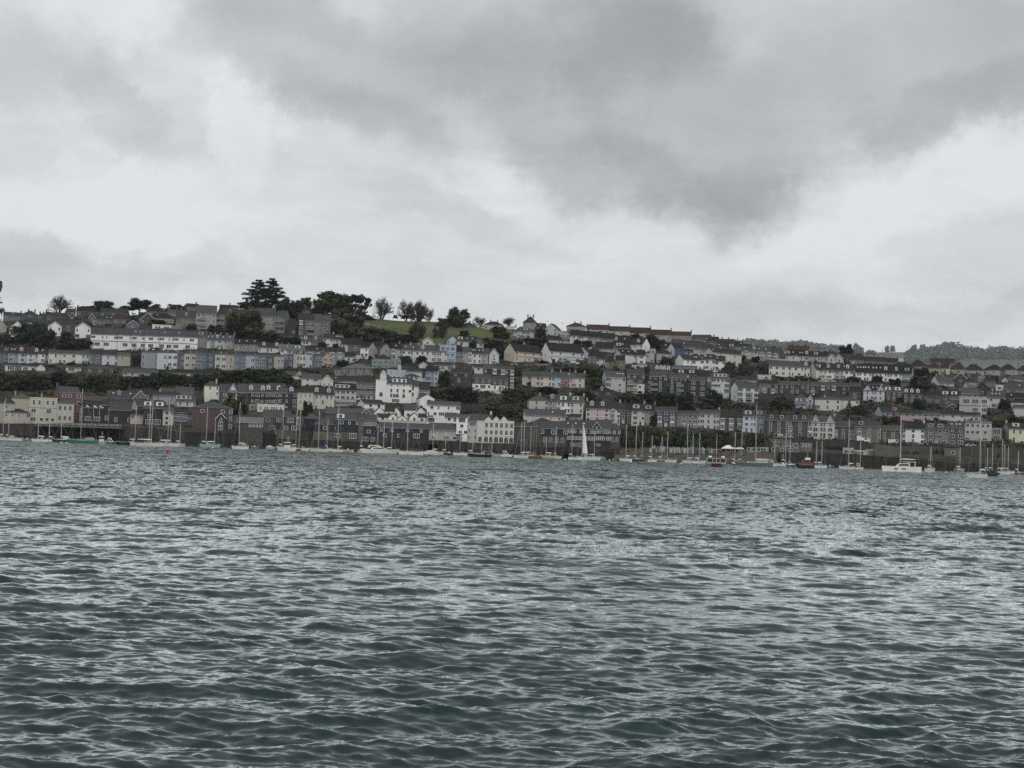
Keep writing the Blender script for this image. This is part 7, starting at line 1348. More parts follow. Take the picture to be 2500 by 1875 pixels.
def yacht(xc, yw, Lpx, masts, label, hull=(190, 192, 188), head=1, cover=None, cabin=(188, 190, 186), turn=0.0, boot=(52, 44, 48), hood=None, name='sailing_yacht', cat='sailing boat', dodger=True, B=None, fb=None, mcol=MW, group=None, boom=True, sail=(190, 188, 178), Y=None):
 """masts: list of (x, y of the top) in photo pixels; head=1 bow to the east (right), -1 bow to the west"""
 P = on_water(xc, yw) if not Y else on_water(xc, yw, Y); k = P.y / F; L = max(Lpx * k / math.cos(turn), 2.6); Bm = B or L * .30; fbm = fb or (.62 + L * .055)
 rz = -math.atan2(P.x, P.y) * .5 + (0 if head > 0 else math.pi) + turn
 r = thing(name, label, cat, P + Vector((0, 0, -.12)), rz, group)
 key = (round(L), hull, boot);
 if key not in HM: HM[key] = hull_mesh(round(L), round(L) * .30, .62 + round(L) * .055, hull, boot)
 put(HM[key], 'hull', r, sc=(L / round(L), Bm / (round(L) * .30), 1))
 q = MB(); cm = mat('cabin_paint', cabin, var=.05); z0 = fbm - .05
 q.prism([(-L * .16, z0), (L * .24, z0 + .02), (L * .19, z0 + .38), (-L * .12, z0 + .5), (-L * .16, z0 + .42)], 'y', -Bm * .27, Bm * .27, cm)
 cb = q.obj('cabin', r)
 for sg in (1, -1): q = MB(); q.box(-L * .08, L * .14, -.015, .015, z0 + .2, z0 + .34, glassm()); q.obj('cabin_window', cb, (0, sg * Bm * .272, 0))
 if dodger or hood:
  q = MB(); hc = mat('canvas', hood or (150, 152, 150)); q.prism([(-L * .12, z0 + .3), (-L * .05, z0 + .35), (-L * .09, z0 + 1.0), (-L * .2, z0 + 1.05), (-L * .2, z0 + .95)] if not hood else
   [(-L * .36, z0 + .1), (-L * .04, z0 + .3), (-L * .09, z0 + 1.15), (-L * .3, z0 + 1.3), (-L * .38, z0 + .9)], 'y', -Bm * .3, Bm * .3, hc); q.obj('sprayhood', r)
 q = MB(); pm = mat('steel_rail', (150, 152, 152));
 for i in range(7):
  u = -.46 + .155 * i; yb_ = Bm * .43 * (1 - max(0, (u + .05) / .55) ** 2)
  for sg in (1, -1): q.tube((L * u, sg * yb_, z0), (L * u, sg * yb_, z0 + .62), .025, .02, pm, 3)
  if i:
   for sg in (1, -1): q.tube((L * (u - .155), sg * yp, z0 + .6), (L * u, sg * yb_, z0 + .6), .02, .02, pm, 3)
  yp = yb_
 q.obj('guard_rail', r)
 for i, (mx, my) in enumerate(masts):
  h = (yw - my) * k; xl = (mx - (yw - my) * .0328 * .0 - xc) * k * (1 if head > 0 else -1); base = xl - (yw - my) * .0328 * k * (1 if head > 0 else -1)
  base = max(-L * .45, min(L * .42, base)); rig(r, L, base, h, z0, mcol, boom=boom and i < 2, sail=cover or sail, spreaders=2 if h > 14 else 1)
 return r
def pxmast(T, x, y): return (T[0] + x / T[2], T[1] + y / T[2])
def motor(xc, yw, Lpx, label, hull=(190, 192, 188), head=1, boot=(52, 44, 48), sup=(190, 192, 188), style='cruiser', canvas=None, turn=0.0, name='motor_boat', cat='motor boat', mast=None, group=None, hh=1.0):
 P = on_water(xc, yw); k = P.y / F; L = max(Lpx * k, 2.2); Bm = max(L * .30, 1.3); fb = (.5 + L * .07) * hh
 r = thing(name, label, cat, P + Vector((0, 0, -.1)), -math.atan2(P.x, P.y) * .5 + (0 if head > 0 else math.pi) + turn, group)
 put(hull_mesh(L, Bm, fb, hull, boot, rake=.16, sheer=.3, transom=.9), 'hull', r); z = fb - .03; cm = mat('cabin_paint', sup, var=.05); q = MB()
 if style == 'cruiser':
  q.prism([(-L * .25, z), (L * .28, z), (L * .12, z + .9), (-L * .22, z + .95)], 'y', -Bm * .33, Bm * .33, cm); c = q.obj('cabin', r)
  for sg in (1, -1): w_ = MB(); w_.prism([(-L * .18, z + .38), (L * .17, z + .38), (L * .10, z + .75), (-L * .18, z + .78)], 'y', -.02, .02, glassm()); w_.obj('cabin_window', c, (0, sg * Bm * .335, 0))
  s2 = MB(); s2.prism([(-L * .02, z + .92), (L * .08, z + .92), (0, z + 1.6), (-L * .1, z + 1.75), (-L * .3, z + 1.7), (-L * .34, z + .8), (-L * .28, z + .75), (-L * .25, z + 1.4), (-L * .08, z + 1.35)], 'y', -Bm * .3, Bm * .3, mat('canvas', canvas or (176, 176, 172))); s2.obj('canopy', r)
 elif style == 'trawler':
  q.box(-L * .2, L * .16, -Bm * .3, Bm * .3, z, z + 1.9, cm); q.box(-L * .23, L * .19, -Bm * .34, Bm * .34, z + 1.9, z + 2.05, mat('cabin_roof', (168, 166, 158))); c = q.obj('wheelhouse', r)
  for i in range(4):
   for sg in (1, -1): w_ = MB(); w_.box(-.35, .35, -.02, .02, -.35, .35, glassm()); w_.obj('cabin_window', c, (-L * .14 + i * L * .08, sg * Bm * .305, z + 1.3))
  q = MB(); q.box(-L * .45, -L * .25, -Bm * .25, Bm * .25, z, z + .7, mat('deck_gear', (104, 96, 84))); q.obj('deck_locker', r)
  q = MB(); q.tube((0, 0, 0), (0, 0, 2.2), .08, .05, mat('mast_paint', MW), 6); q.tube((-.6, 0, 1.3), (.6, 0, 1.3), .04, .04, mat('mast_paint', MW), 4); q.obj('signal_mast', r, (-L * .05, 0, z + 2))
 elif style == 'open':
  q.box(-L * .12, L * .06, -Bm * .18, Bm * .18, z - .1, z + .55, cm); q.obj('console', r)
  q = MB(); q.box(-.16, .16, -.14, .14, -.3, .5, mat('outboard', (48, 48, 50))); q.tube((0, 0, -.3), (0, 0, -.9), .07, .05, mat('outboard', (48, 48, 50)), 5); q.obj('outboard_motor', r, (-L * .5, 0, z))
 elif style == 'cover':
  q.prism([(-L * .45, z), (L * .42, z), (L * .2, z + .45), (-L * .05, z + .85), (-L * .35, z + .55)], 'y', -Bm * .36, Bm * .36, mat('canvas', canvas or (180, 182, 180))); q.obj('boat_cover', r)
 if mast: h = (yw - mast[1]) * k; rig(r, L, max(-L * .3, min(L * .3, (mast[0] - xc) * k * head)), h, z + .6, boom=False)
 return r
Y_ = yacht
wl = lambda x, off=0: hor(x) + 23.3 + off
Y_(4, 1074, 46, [pxmast(tB, 62, 480)], 'grey-white yacht cut by the west edge of the photo')
Y_(37, 1074, 36, [pxmast(tB, 140, 585)], 'small white yacht with boom out, second from the west edge', hood=(150, 152, 148))
motor(67, 1075, 22, 'low grey tender moored between two small white yachts by the west quay', hull=(104, 106, 108), style='open')
Y_(98, 1078.5, 38, [(94, 1034)], 'stubby white yacht with furled mizzen in front of the western pier', head=-1)
Y_(126, 1077, 22, [(121, 1034)], 'small white yacht hidden behind the black and stubby white ones', head=-1)
Y_(151, 1079, 44, [(150, 1032)], 'black-hulled yacht with white awning in front of the western pier', hull=(38, 38, 42), hood=(176, 174, 164), head=-1)
Y_(203, 1082.5, 70, [pxmast(tB, 1232, 300)], 'teal-green yacht with tall white mast and navy sail cover', hull=(44, 96, 88), head=-1, cover=(36, 40, 56), hood=(130, 130, 122), boot=(36, 50, 48))
motor(247, 1081, 32, 'grey and white wheelhouse boat just behind the teal yacht stern', hull=(150, 146, 138), style='trawler', head=-1)
motor(271, 1080, 24, 'small blue motor boat left of the black hulk', hull=(48, 84, 120), style='cruiser')
motor(305, 1087, 36, 'black open work boat low in the water under the western quay', hull=(30, 28, 28), sup=(58, 48, 40), style='open', boot=(28, 26, 26), hh=1.35)
Y_(356, 1089.5, 74, [pxmast(tD, 200, 765), pxmast(tD, 166, 750)], 'long white two-masted yacht with navy cockpit cover near the rower', hood=(36, 36, 62), head=1, hull=(184, 182, 172))
Y_(331, 1083, 34, [pxmast(tB, 2042, 555)], 'white yacht half hidden behind the long two-masted one')
Y_(411, 1089.5, 50, [pxmast(tD, 447, 808), pxmast(tD, 482, 985)], 'white ketch moored directly behind the red rower')
Y_(439, 1089.5, 24, [pxmast(tD, 617, 1110)], 'small grey cruiser with boom, right of the ketch behind the rower', hull=(150, 152, 150))
Y_(512, 1092, 48, [pxmast(tD, 1022, 883), pxmast(tD, 1142, 1032)], 'pale mint-green ketch with two masts in front of the red-brown warehouse', hull=(128, 148, 146), boot=(96, 110, 108))
Y_(587, 1096.5, 40, [pxmast(tD, 1512, 808)], 'white yacht with brown stripe and grey hood below the pale-roofed pavilion', hood=(140, 138, 128), head=-1, boot=(60, 44, 38))
motor(622, 1095, 20, 'dark open dinghy right of the grey-hooded yacht', hull=(90, 88, 84), style='open'); motor(660, 1094, 22, 'pale covered dinghy left of the white trawler', style='cover', hull=(150, 148, 138))
motor(700, 1100.5, 44, 'white trawler with wheelhouse and portholes', hull=(188, 186, 176), style='trawler', head=-1, boot=(84, 60, 46), hh=1.25)
motor(724, 1101, 20, 'small rust-brown workboat touching the white trawler', hull=(92, 62, 48), style='open', boot=(70, 46, 36)); Y_(741, 1100, 26, [pxmast(tF, 332, 695)], 'white yacht with lilac cover right of the rust-brown workboat', cover=(96, 92, 120))
Y_(716, 1098, 24, [pxmast(tF, 285, 500)], 'yacht with very tall mast standing behind the white trawler', hull=(120, 110, 100)); Y_(690, 1097, 24, [pxmast(tF, 78, 628)], 'yacht half hidden behind the white trawler bow')
Y_(780, 1102.5, 45, [pxmast(tF, 612, 745)], 'cream long-keeled yacht with royal blue cover before the navy boathouses', hull=(184, 182, 170), cover=(34, 46, 84), hood=(40, 54, 92), head=-1)
Y_(802, 1101, 22, [pxmast(tF, 742, 880)], 'small pale yacht at the stern of the blue-covered one'); Y_(824, 1103, 26, [pxmast(tF, 903, 688)], 'small white yacht with tall mast left of the floating jetty', head=-1)
motor(850, 1103, 24, 'low pale raft boat left of the fishing boat with gantry', style='open', hull=(150, 150, 146)); motor(882, 1105.5, 18, 'small open fishing boat with gantry beside the big motor cruiser', style='trawler', hull=(160, 158, 150))
motor(926, 1107, 84, 'big white motor cruiser with curved canopy and dark waterline', style='cruiser', head=1, canvas=(190, 190, 186), boot=(70, 50, 46), mast=pxmast(tF, 1572, 860))
Y_(950, 1102, 30, [pxmast(tF, 1712, 868)], 'yacht moored behind the big motor cruiser'); Y_(910, 1101, 26, [pxmast(tF, 1545, 930)], 'small yacht behind the canopy of the big motor cruiser')
Y_(1004, 1110, 60, [pxmast(tF, 1942, 938)], 'sleek white yacht with black hull windows and dark boom cover', cover=(34, 34, 38), hood=(60, 60, 62), head=-1)
motor(1057, 1109.5, 44, 'covered white speedboat right of the sleek white yacht', style='cover', canvas=(186, 188, 186)); Y_(1058, 1106, 30, [pxmast(tH, 237, 740)], 'yacht behind the covered speedboat, mast before the pale green house', head=-1)
motor(1097, 1110.5, 26, 'dark tender moored between speedboat and navy-covered boat', hull=(48, 46, 46), style='open'); Y_(1088, 1106, 22, [pxmast(tH, 427, 860)], 'little yacht behind the dark tender')
Y_(1126, 1111.5, 40, [pxmast(tH, 642, 828)], 'low yacht shrouded in a navy cover before the arcade', hood=(42, 42, 72), cover=(42, 42, 72))
Y_(1173, 1116, 56, [pxmast(tH, 967, 780)], 'black-hulled classic yacht with light deckhouse in front of the arcade', hull=(28, 28, 36), head=-1, sail=(60, 58, 58)); Y_(1154, 1113, 26, [pxmast(tH, 832, 890)], 'dark blue yacht behind the bow of the black classic yacht', hull=(52, 58, 74))
Y_(1206, 1115, 30, [pxmast(tH, 1117, 958)], 'beige yacht with sea-green boom cover under the arches', cover=(58, 84, 80), hull=(150, 146, 130)); motor(1236, 1115, 28, 'white launch at the east end of the arcade', style='cruiser')
Y_(1272, 1118, 34, [pxmast(tH, 1562, 735), pxmast(tH, 1607, 590)], 'white yacht with two close tall masts left of the wooden ketch', head=-1); Y_(1292, 1117, 30, [pxmast(tH, 1702, 800)], 'white yacht squeezed between the two-masted one and wooden ketch')
Y_(1306, 1119.5, 32, [pxmast(tH, 1757, 618), pxmast(tH, 1790, 760)], 'brown wooden ketch with varnished masts', hull=(78, 54, 44), cabin=(110, 80, 58), mcol=(112, 94, 76), sail=(96, 84, 74), boot=(70, 48, 40))
Y_(1338, 1118, 36, [pxmast(tH, 1930, 960)], 'cream-yellow yacht with white boom below the navy warehouse', hull=(176, 166, 124), head=-1); Y_(1360, 1117, 20, [pxmast(tH, 2082, 790)], 'tiny white yacht right of the cream-yellow one')
Y_(1399, 1122, 24, [pxmast(tJ, 237, 580)], 'small white yacht left of the one with its sail up')
def sailed():
 r = Y_(1436, 1123, 58, [(1424, 1031)], 'white yacht with a tall white sail hoisted', head=1, turn=.12, boom=False); P = r.location; k = P.y / F; L = 58 * k; q = MB(); sm = mat('sailcloth', (214, 216, 214), rough=.8, var=.03)
 x0 = (1424 - 1436) * k - 3.2 * k; n = 10; h = 88 * k
 pts = []
 for i in range(n + 1):
  u = i / n; z = 2.6 + (h - 3.0) * u; w_ = (1 - u) ** .8 * 11.5 * k + .12; b = .28 * math.sin(u * math.pi)
  pts.append(((x0 + .15, 0, z), (x0 + .15 + w_ * .5, -b - .15 * (1 - u), z - .05), (x0 + .15 + w_, -.05, z - .15)))
 for a, b in zip(pts[:-1], pts[1:]):
  for j in (0, 1): q.face([a[j], a[j + 1], b[j + 1], b[j]], sm); q.face([(p[0], p[1] + .03, p[2]) for p in (b[j], b[j + 1], a[j + 1], a[j])], sm)
 q.obj('mainsail', r); q = MB(); q.tube((x0, 0, 2.2), (x0 + 3.8, 0, 2.3), .08, .08, mat('mast_paint', MW), 6, True); q.obj('boom', r)
sailed(); Y_(1452, 1119, 30, [pxmast(tJ, 572, 658)], 'yacht moored just behind the stern of the sail-up yacht')
motor(1473, 1120, 14, 'small grey covered dinghy right of the sail-up yacht', style='cover', hull=(110, 112, 114), canvas=(120, 122, 124)); motor(1504, 1123, 18, 'cluster-white open tender under the dark quay corner', style='open')
Y_(1528, 1126, 30, [pxmast(tJ, 1047, 585)], 'white yacht at the west end of the beach', head=-1); Y_(1556, 1126.5, 27, [pxmast(tJ, 1197, 600)], 'black-hulled sports yacht with white deck at the west end of the beach', hull=(30, 30, 34), head=1)
Y_(1573, 1122, 22, [pxmast(tJ, 1292, 680)], 'brownish yacht lying behind the black sports yacht', hull=(96, 88, 80)); Y_(1592, 1127.5, 22, [pxmast(tJ, 1432, 750)], 'little white yacht before the dinghy racks')
Y_(1613, 1128, 20, [pxmast(tJ, 1580, 760)], 'maroon-striped yacht with raked mast before the racks', hull=(110, 78, 82)); Y_(1635, 1128.5, 32, [pxmast(tJ, 1667, 690)], 'white yacht with grey cover right of the maroon-striped one', cover=(96, 96, 98))
Y_(1680, 1130.5, 27, [pxmast(tJ, 1967, 575)], 'white yacht with thick tall mast left of the passenger ferry', head=-1); Y_(1707, 1131.5, 29, [pxmast(tJ, 2147, 710)], 'white yacht with open boom directly left of the passenger ferry'); Y_(1693, 1127, 20, [pxmast(tJ, 2047, 710)], 'small yacht behind the two left of the ferry')
Y_(1797, 1134, 24, [pxmast(tL, 532, 520)], 'small yacht right behind the ferry stern'); Y_(1812, 1134, 26, [pxmast(tL, 624, 490)], 'grey yacht with cluttered deck left of the grey-green one', hull=(150, 152, 150))
Y_(1842, 1138.5, 88, [pxmast(tL, 822, 150)], 'long grey-green yacht with the tallest thick white mast', hull=(86, 94, 90), head=-1, boot=(56, 62, 60), hood=(150, 152, 150))
motor(1793, 1136, 14, 'grey rubber dinghy right of the ferry', hull=(84, 86, 88), style='open'); motor(1887, 1138, 22, 'white cuddy boat right of the grey-green yacht', style='cruiser')
Y_(1897, 1133, 20, [pxmast(tL, 1068, 600)], 'small yacht behind the white cuddy boat'); motor(1912, 1138.5, 17, 'small white fishing boat left of the dark rubber boat', style='trawler'); motor(1930, 1139.5, 20, 'dark rubber boat with covered engine left of the orange lifeboat', hull=(60, 60, 62), style='open')
Y_(1921, 1133, 22, [pxmast(tL, 1218, 520)], 'yacht behind the small boats left of the orange lifeboat'); Y_(1932, 1134, 18, [pxmast(tL, 1275, 592)], 'yacht nearest the stern of the orange lifeboat')
Y_(2003, 1142.5, 28, [pxmast(tL, 1634, 650), pxmast(tL, 1703, 640)], 'small white ketch right of the orange lifeboat'); motor(2027, 1141.5, 12, 'tiny open boat between the small ketch and the slim yacht', style='open', hull=(96, 96, 96))
Y_(2068, 1145.5, 37, [pxmast(tL, 2072, 345)], 'white yacht with tall mast and pulpit left of the curved boat shed', head=-1); motor(2097, 1146.5, 19, 'small white cuddy cruiser below the curved boat shed', style='cruiser', mast=pxmast(tN, 105, 565))
Y_(2272, 1152.5, 24, [pxmast(tN, 1020, 620)], 'white yacht seen end-on right of the catamaran', turn=1.15); Y_(2343, 1153, 26, [pxmast(tN, 1397, 640)], 'yacht with dark deck seen end-on near the concrete shed', turn=.9, hull=(120, 118, 112))
Y_(2386, 1166, 46, [pxmast(tN, 1672, 60)], 'white yacht with navy waterline and very tall mast near the east edge', head=-1, boot=(30, 34, 66)); Y_(2425, 1156, 26, [pxmast(tN, 1817, 592)], 'yacht behind the black rubber boat'); Y_(2412, 1155, 20, [pxmast(tN, 1752, 650)], 'small yacht behind the tall-masted one at the east')
Y_(2449, 1157.5, 34, [pxmast(tN, 1947, 535), pxmast(tN, 1972, 600)], 'white ketch right of the black rubber boat'); Y_(2464, 1156, 24, [pxmast(tN, 2020, 625)], 'yacht with radar mast right of the east ketch'); Y_(2488, 1159.5, 22, [pxmast(tN, 2147, 690)], 'maroon-hulled yacht at the east edge of the photo', hull=(92, 56, 56))
# black rigid boat with its gear
def rib():
 P = on_water(2420, 1163); k = P.y / F; r = thing('rubber_boat', 'black rubber boat piled with dark gear under a canopy frame', 'rubber boat', P, .15); m = mat('rubber', (26, 26, 28), rough=.6); q = MB(); L = 40 * k
 for sg in (1, -1):
  p = [(-L / 2, sg * .9, .45), (L * .15, sg * .95, .5), (L * .38, sg * .55, .7), (L * .5, 0, .9)]
  for a, b in zip(p[:-1], p[1:]): q.tube(a, b, .3, .28, m, 8, True)
 q.box(-L / 2, L * .3, -.8, .8, .1, .35, m); q.obj('hull', r); q = MB(); f = mat('dark_frame', (40, 40, 42))
 for x in (-L * .4, L * .1):
  for y in (-.8, .8): q.tube((x, y, .5), (x, y, 2.6), .05, .05, f, 5)
 q.box(-L * .45, L * .16, -.95, .95, 2.55, 2.7, f); q.obj('canopy_frame', r); rr = random.Random(3)
 for i in range(7): q = MB(); s_ = rr.uniform(.35, .6); q.box(-s_, s_, -s_, s_, 0, s_ * 2.4, mat('deck_gear', (44 + 10 * (i % 3), 44 + 6 * (i % 2), 44))); q.obj('gear_bag', r, (-L * .38 + i * L * .1, rr.uniform(-.4, .4), .36))
rib()
# catamaran
def catamaran():
 P = on_water(2201, 1151.5); k = P.y / F; r = thing('catamaran', 'large white sailing catamaran with dark saloon windows', 'catamaran', P + Vector((0, 0, -.1)), math.pi - .22); L = 92 * k; w_ = mat('hull_paint', (206, 207, 204), rough=.4, var=.05)
 hm = hull_mesh(L, 1.7, 1.75, (206, 207, 204), (150, 150, 148), rake=.02, sheer=.05)
 for y in (-2.9, 2.9):
  h = put(hm, 'hull', r, (0, y, 0))
  for x in (-L * .05, L * .15): q = MB(); q.box(-.6, .6, -.03, .03, -.16, .16, glassm()); q.obj('hull_window', h, (x, -.86 if y < 0 else .86, 1.05)); q2 = put(q.mesh('hull_window'), 'hull_window', h, (x, .86 if y < 0 else -.86, 1.05))
 q = MB(); q.box(-L * .42, L * .22, -2.4, 2.4, .9, 1.72, w_); q.prism([(-L * .2, 1.72), (L * .16, 1.72), (L * .08, 2.75), (-L * .18, 2.95)], 'y', -2.3, 2.3, w_); dk = q.obj('saloon', r)
 for y in (-2.32, 2.32): q = MB(); q.prism([(-L * .17, 2.0), (L * .1, 2.0), (L * .06, 2.6), (-L * .17, 2.7)], 'y', -.02, .02, glassm()); q.obj('saloon_window', dk, (0, y, 0))
 q = MB(); q.box(-L * .36, -L * .02, -2.2, 2.2, 3.3, 3.45, w_);
 for x in (-L * .34, -L * .2):
  for y in (-2.1, 2.1): q.tube((x, y, 1.7), (x, y, 3.35), .06, .06, w_, 5)
 q.obj('hard_top', r); q = MB(); q.box(-L * .5, -L * .42, -2.6, 2.6, 1.3, 1.5, mat('dark_frame', (52, 60, 64))); q.obj('stern_deck', r)
 rig(r, L, L * .04, (1151 - 1012) * k, 2.9, sail=(170, 166, 156), spreaders=2, rad=.17)
catamaran()
# ferry seen from the stern
def skin_person(name, pts, edges, rad, mt):
 me = bpy.data.meshes.new(name); me.from_pydata(pts, edges, []); o = bpy.data.objects.new(name, me); COL.objects.link(o)
 sm = o.modifiers.new('s', 'SKIN'); sv = me.skin_vertices[0].data
 for i, rr in enumerate(rad): sv[i].radius = (rr, rr)
 sv[0].use_root = True; ss = o.modifiers.new('u', 'SUBSURF'); ss.levels = 1; bpy.context.view_layer.update()
 dg = bpy.context.evaluated_depsgraph_get(); m2 = bpy.data.meshes.new_from_object(o.evaluated_get(dg)); bpy.data.objects.remove(o)
 m2.name = name; m2.materials.clear(); [m2.materials.append(m) for m in mt]
 m2.polygons.foreach_set('use_smooth', [True] * len(m2.polygons)); return m2
def standing(seed):
 r_ = random.Random(seed); a = r_.uniform(.1, .35)
 p = [(0, 0, .95), (0, 0, 1.15), (0, 0, 1.4), (0, 0, 1.5), (0, -.02, 1.64), (-.1, 0, .9), (-.11, -.02, .5), (-.12, 0, .06), (-.12, -.16, .03), (.1, 0, .9), (.11, -.02, .5), (.12, 0, .06), (.12, -.16, .03),
         (-.2, 0, 1.4), (-.28, -.02, 1.12), (-.26, -a, .9), (.2, 0, 1.4), (.28, -.02, 1.12), (.26, -a * .6, .88)]
 e = [(0, 1), (1, 2), (2, 3), (3, 4), (0, 5), (5, 6), (6, 7), (7, 8), (0, 9), (9, 10), (10, 11), (11, 12), (2, 13), (13, 14), (14, 15), (2, 16), (16, 17), (17, 18)]
 return p, e, [.15, .15, .16, .06, .1, .1, .075, .05, .045, .1, .075, .05, .045, .07, .055, .04, .07, .055, .04]
def person(loc, rz, label, top, legs, seed, hair=(50, 40, 34)):
 r = thing('person', label, 'person', loc, rz); p, e, rad = standing(seed); mts = [mat('jacket_cloth', top), mat('trousers', legs), mat('skin', (150, 112, 92)), mat('hair', hair)]
 me = skin_person('body', p, e, rad, mts)
 for pl_ in me.polygons:
  c = pl_.center; pl_.material_index = 2 if (c.z > 1.52 or (c.z < .95 and abs(c.x) > .22 and c.z > .82)) else 0 if c.z > .93 else 1
  if c.z > 1.66 or (c.z > 1.56 and c.y > .03): pl_.material_index = 3
 put(me, 'body', r); return r
def ferry():
 P = on_water(1749, 1139.5); k = P.y / F; r = thing('passenger_ferry', 'blue and white passenger ferry seen from astern with rust-red transom', 'ferry', P + Vector((0, 0, -.1)), -math.atan2(P.x, P.y) + .04)
 W2 = 25 * k; L = 15.0; bl = mat('hull_paint', (88, 102, 114)); rd = mat('transom_paint', (54, 33, 28)); wh = mat('cabin_paint', (166, 164, 155)); dk = mat('dark_trim', (34, 32, 32))
 q = MB(); st = []                                         # transom towards the camera (-y), bow away
 for i in range(8):
  u = i / 7; wd = W2 * (1 - max(0, (u - .45) / .55) ** 2) + .02; zt = 8.5 * k * (1 + .5 * u * u)
  st.append([(-wd * .55, u * L, -.5), (-wd * .84, u * L, .2), (-wd, u * L, zt), (wd, u * L, zt), (wd * .84, u * L, .2), (wd * .55, u * L, -.5)])
 for a, b in zip(st[:-1], st[1:]):
  for j in range(5): q.face([a[j], a[j + 1], b[j + 1], b[j]][::-1] if j != 2 else [(p[0], p[1], p[2] - .25) for p in (a[2], a[3], b[3], b[2])], bl)
 q.face(st[0], bl); q.obj('hull', r)
 q = MB(); q.box(-W2 * .5, W2 * .5, -.12, -.01, -.3, 8.2 * k, rd); q.box(-W2 * .52, W2 * .52, -.16, -.01, 8.2 * k, 9.0 * k, dk); q.obj('transom', r)
 z0 = 8.5 * k; z1 = 22 * k; q = MB()
 q.box(-W2 * .9, W2 * .9, .6, .8, z0 - .2, z0 + .35, wh); q.box(-W2 * .92, W2 * .92, .4, L * .72, z1 - .22, z1, wh); q.box(-W2 * .8, W2 * .8, L * .6, L * .7, z0, z1 - .2, wh)
 for x in (-.9, -.36, 0, .36, .9): q.box(W2 * x - .09, W2 * x + .09, .5, .72, z0, z1 - .2, wh)
 for x in (-1, 1):
  for y in (2.5, 5, 7.5, 10): q.box(W2 * .88 * x - .07, W2 * .88 * x + .07, y, y + .15, z0, z1 - .2, wh)
  q.box(W2 * .88 * x - .05, W2 * .88 * x + .05, .6, L * .7, z0 - .1, z0 + .4, wh)
 cab = q.obj('cabin', r)
 for x in (-.63, -.18, .18, .63): q = MB(); hw = W2 * (.25 if abs(x) > .4 else .16); q.box(-hw, hw, 0, .06, z0 + .45, z1 - .3, glassm()); q.obj('cabin_window', cab, (W2 * x, .74, 0))
 rl = mat('steel_rail', (70, 64, 60)); q = MB()
 for y in (.6, L * .68):
  q.box(-W2 * .85, W2 * .85, y, y + .06, z1 + .95, z1 + 1.03, rl)
  for i in range(9): x = -W2 * .85 + i * W2 * 1.7 / 8; q.box(x - .03, x + .03, y, y + .06, z1, z1 + .95, rl)
 for x in (-1, 1): q.box(W2 * .85 * x - .03, W2 * .85 * x + .03, .6, L * .68, z1 + .95, z1 + 1.03, rl)
 q.obj('upper_rail', r)
 for x in (-.62, .62): q = MB(); q.tube((x * W2 - .55, .35, z1 + .3), (x * W2 + .55, .35, z1 + .3), .3, .3, mat('liferaft_white', (206, 206, 202)), 8, True); q.obj('liferaft', r, smooth=True)
 q = MB(); q.prism([(-W2 * .62, z1 + 2.2), (W2 * .62, z1 + 2.2), (W2 * .45, z1 + 2.75), (-W2 * .45, z1 + 2.75)], 'y', 3.0, L * .6, mat('canvas', (120, 122, 126)))
 for x in (-.55, 0, .55):
  for y in (3.2, L * .58): q.tube((W2 * x, y, z1), (W2 * x, y, z1 + 2.25), .05, .05, rl, 5)
 q.obj('awning', r); q = MB(); q.tube((0, 0, z1), (0, 0, (1139 - 1056) * k), .09, .05, mat('mast_paint', (150, 146, 138)), 6); q.obj('mast', r, (0, 2.4, 0));
 q = MB(); q.face([(0, 0, 0), (1.3, 0, -.2), (1.2, 0, -1), (0, 0, -.8)], mat('flag_cloth', (70, 36, 36))); q.face([(0, .01, -.8), (1.2, .01, -1), (1.3, .01, -.2), (0, .01, 0)], mat('flag_cloth', (70, 36, 36))); q.obj('ensign', r, (W2 * .1, .3, z1 + 2.6))
 for i, (x, y, c, lb) in enumerate(((-.55, 1.2, (40, 40, 46), 'person in dark jacket at the port rail of the ferry'), (-.3, 1.6, (70, 72, 80), 'person in grey coat standing on the ferry upper deck'), (.12, 1.2, (122, 50, 44), 'person in red jacket on the upper deck of the ferry'),
                                  (.4, 1.5, (52, 46, 46), 'person in brown coat beside the red jacket on the ferry'), (.6, 2.2, (96, 56, 46), 'person in rust-coloured top near the ferry life raft'), (-.1, 2.4, (44, 50, 60), 'person in navy coat under the ferry awning'))):
  a = r.rotation_euler[2]; lx, ly = W2 * x, y; person((r.location.x + lx * math.cos(a) - ly * math.sin(a), r.location.y + lx * math.sin(a) + ly * math.cos(a), z1 - .1 + r.location.z + .1), .3 * i, lb, c, (44, 44, 52), i)
ferry()
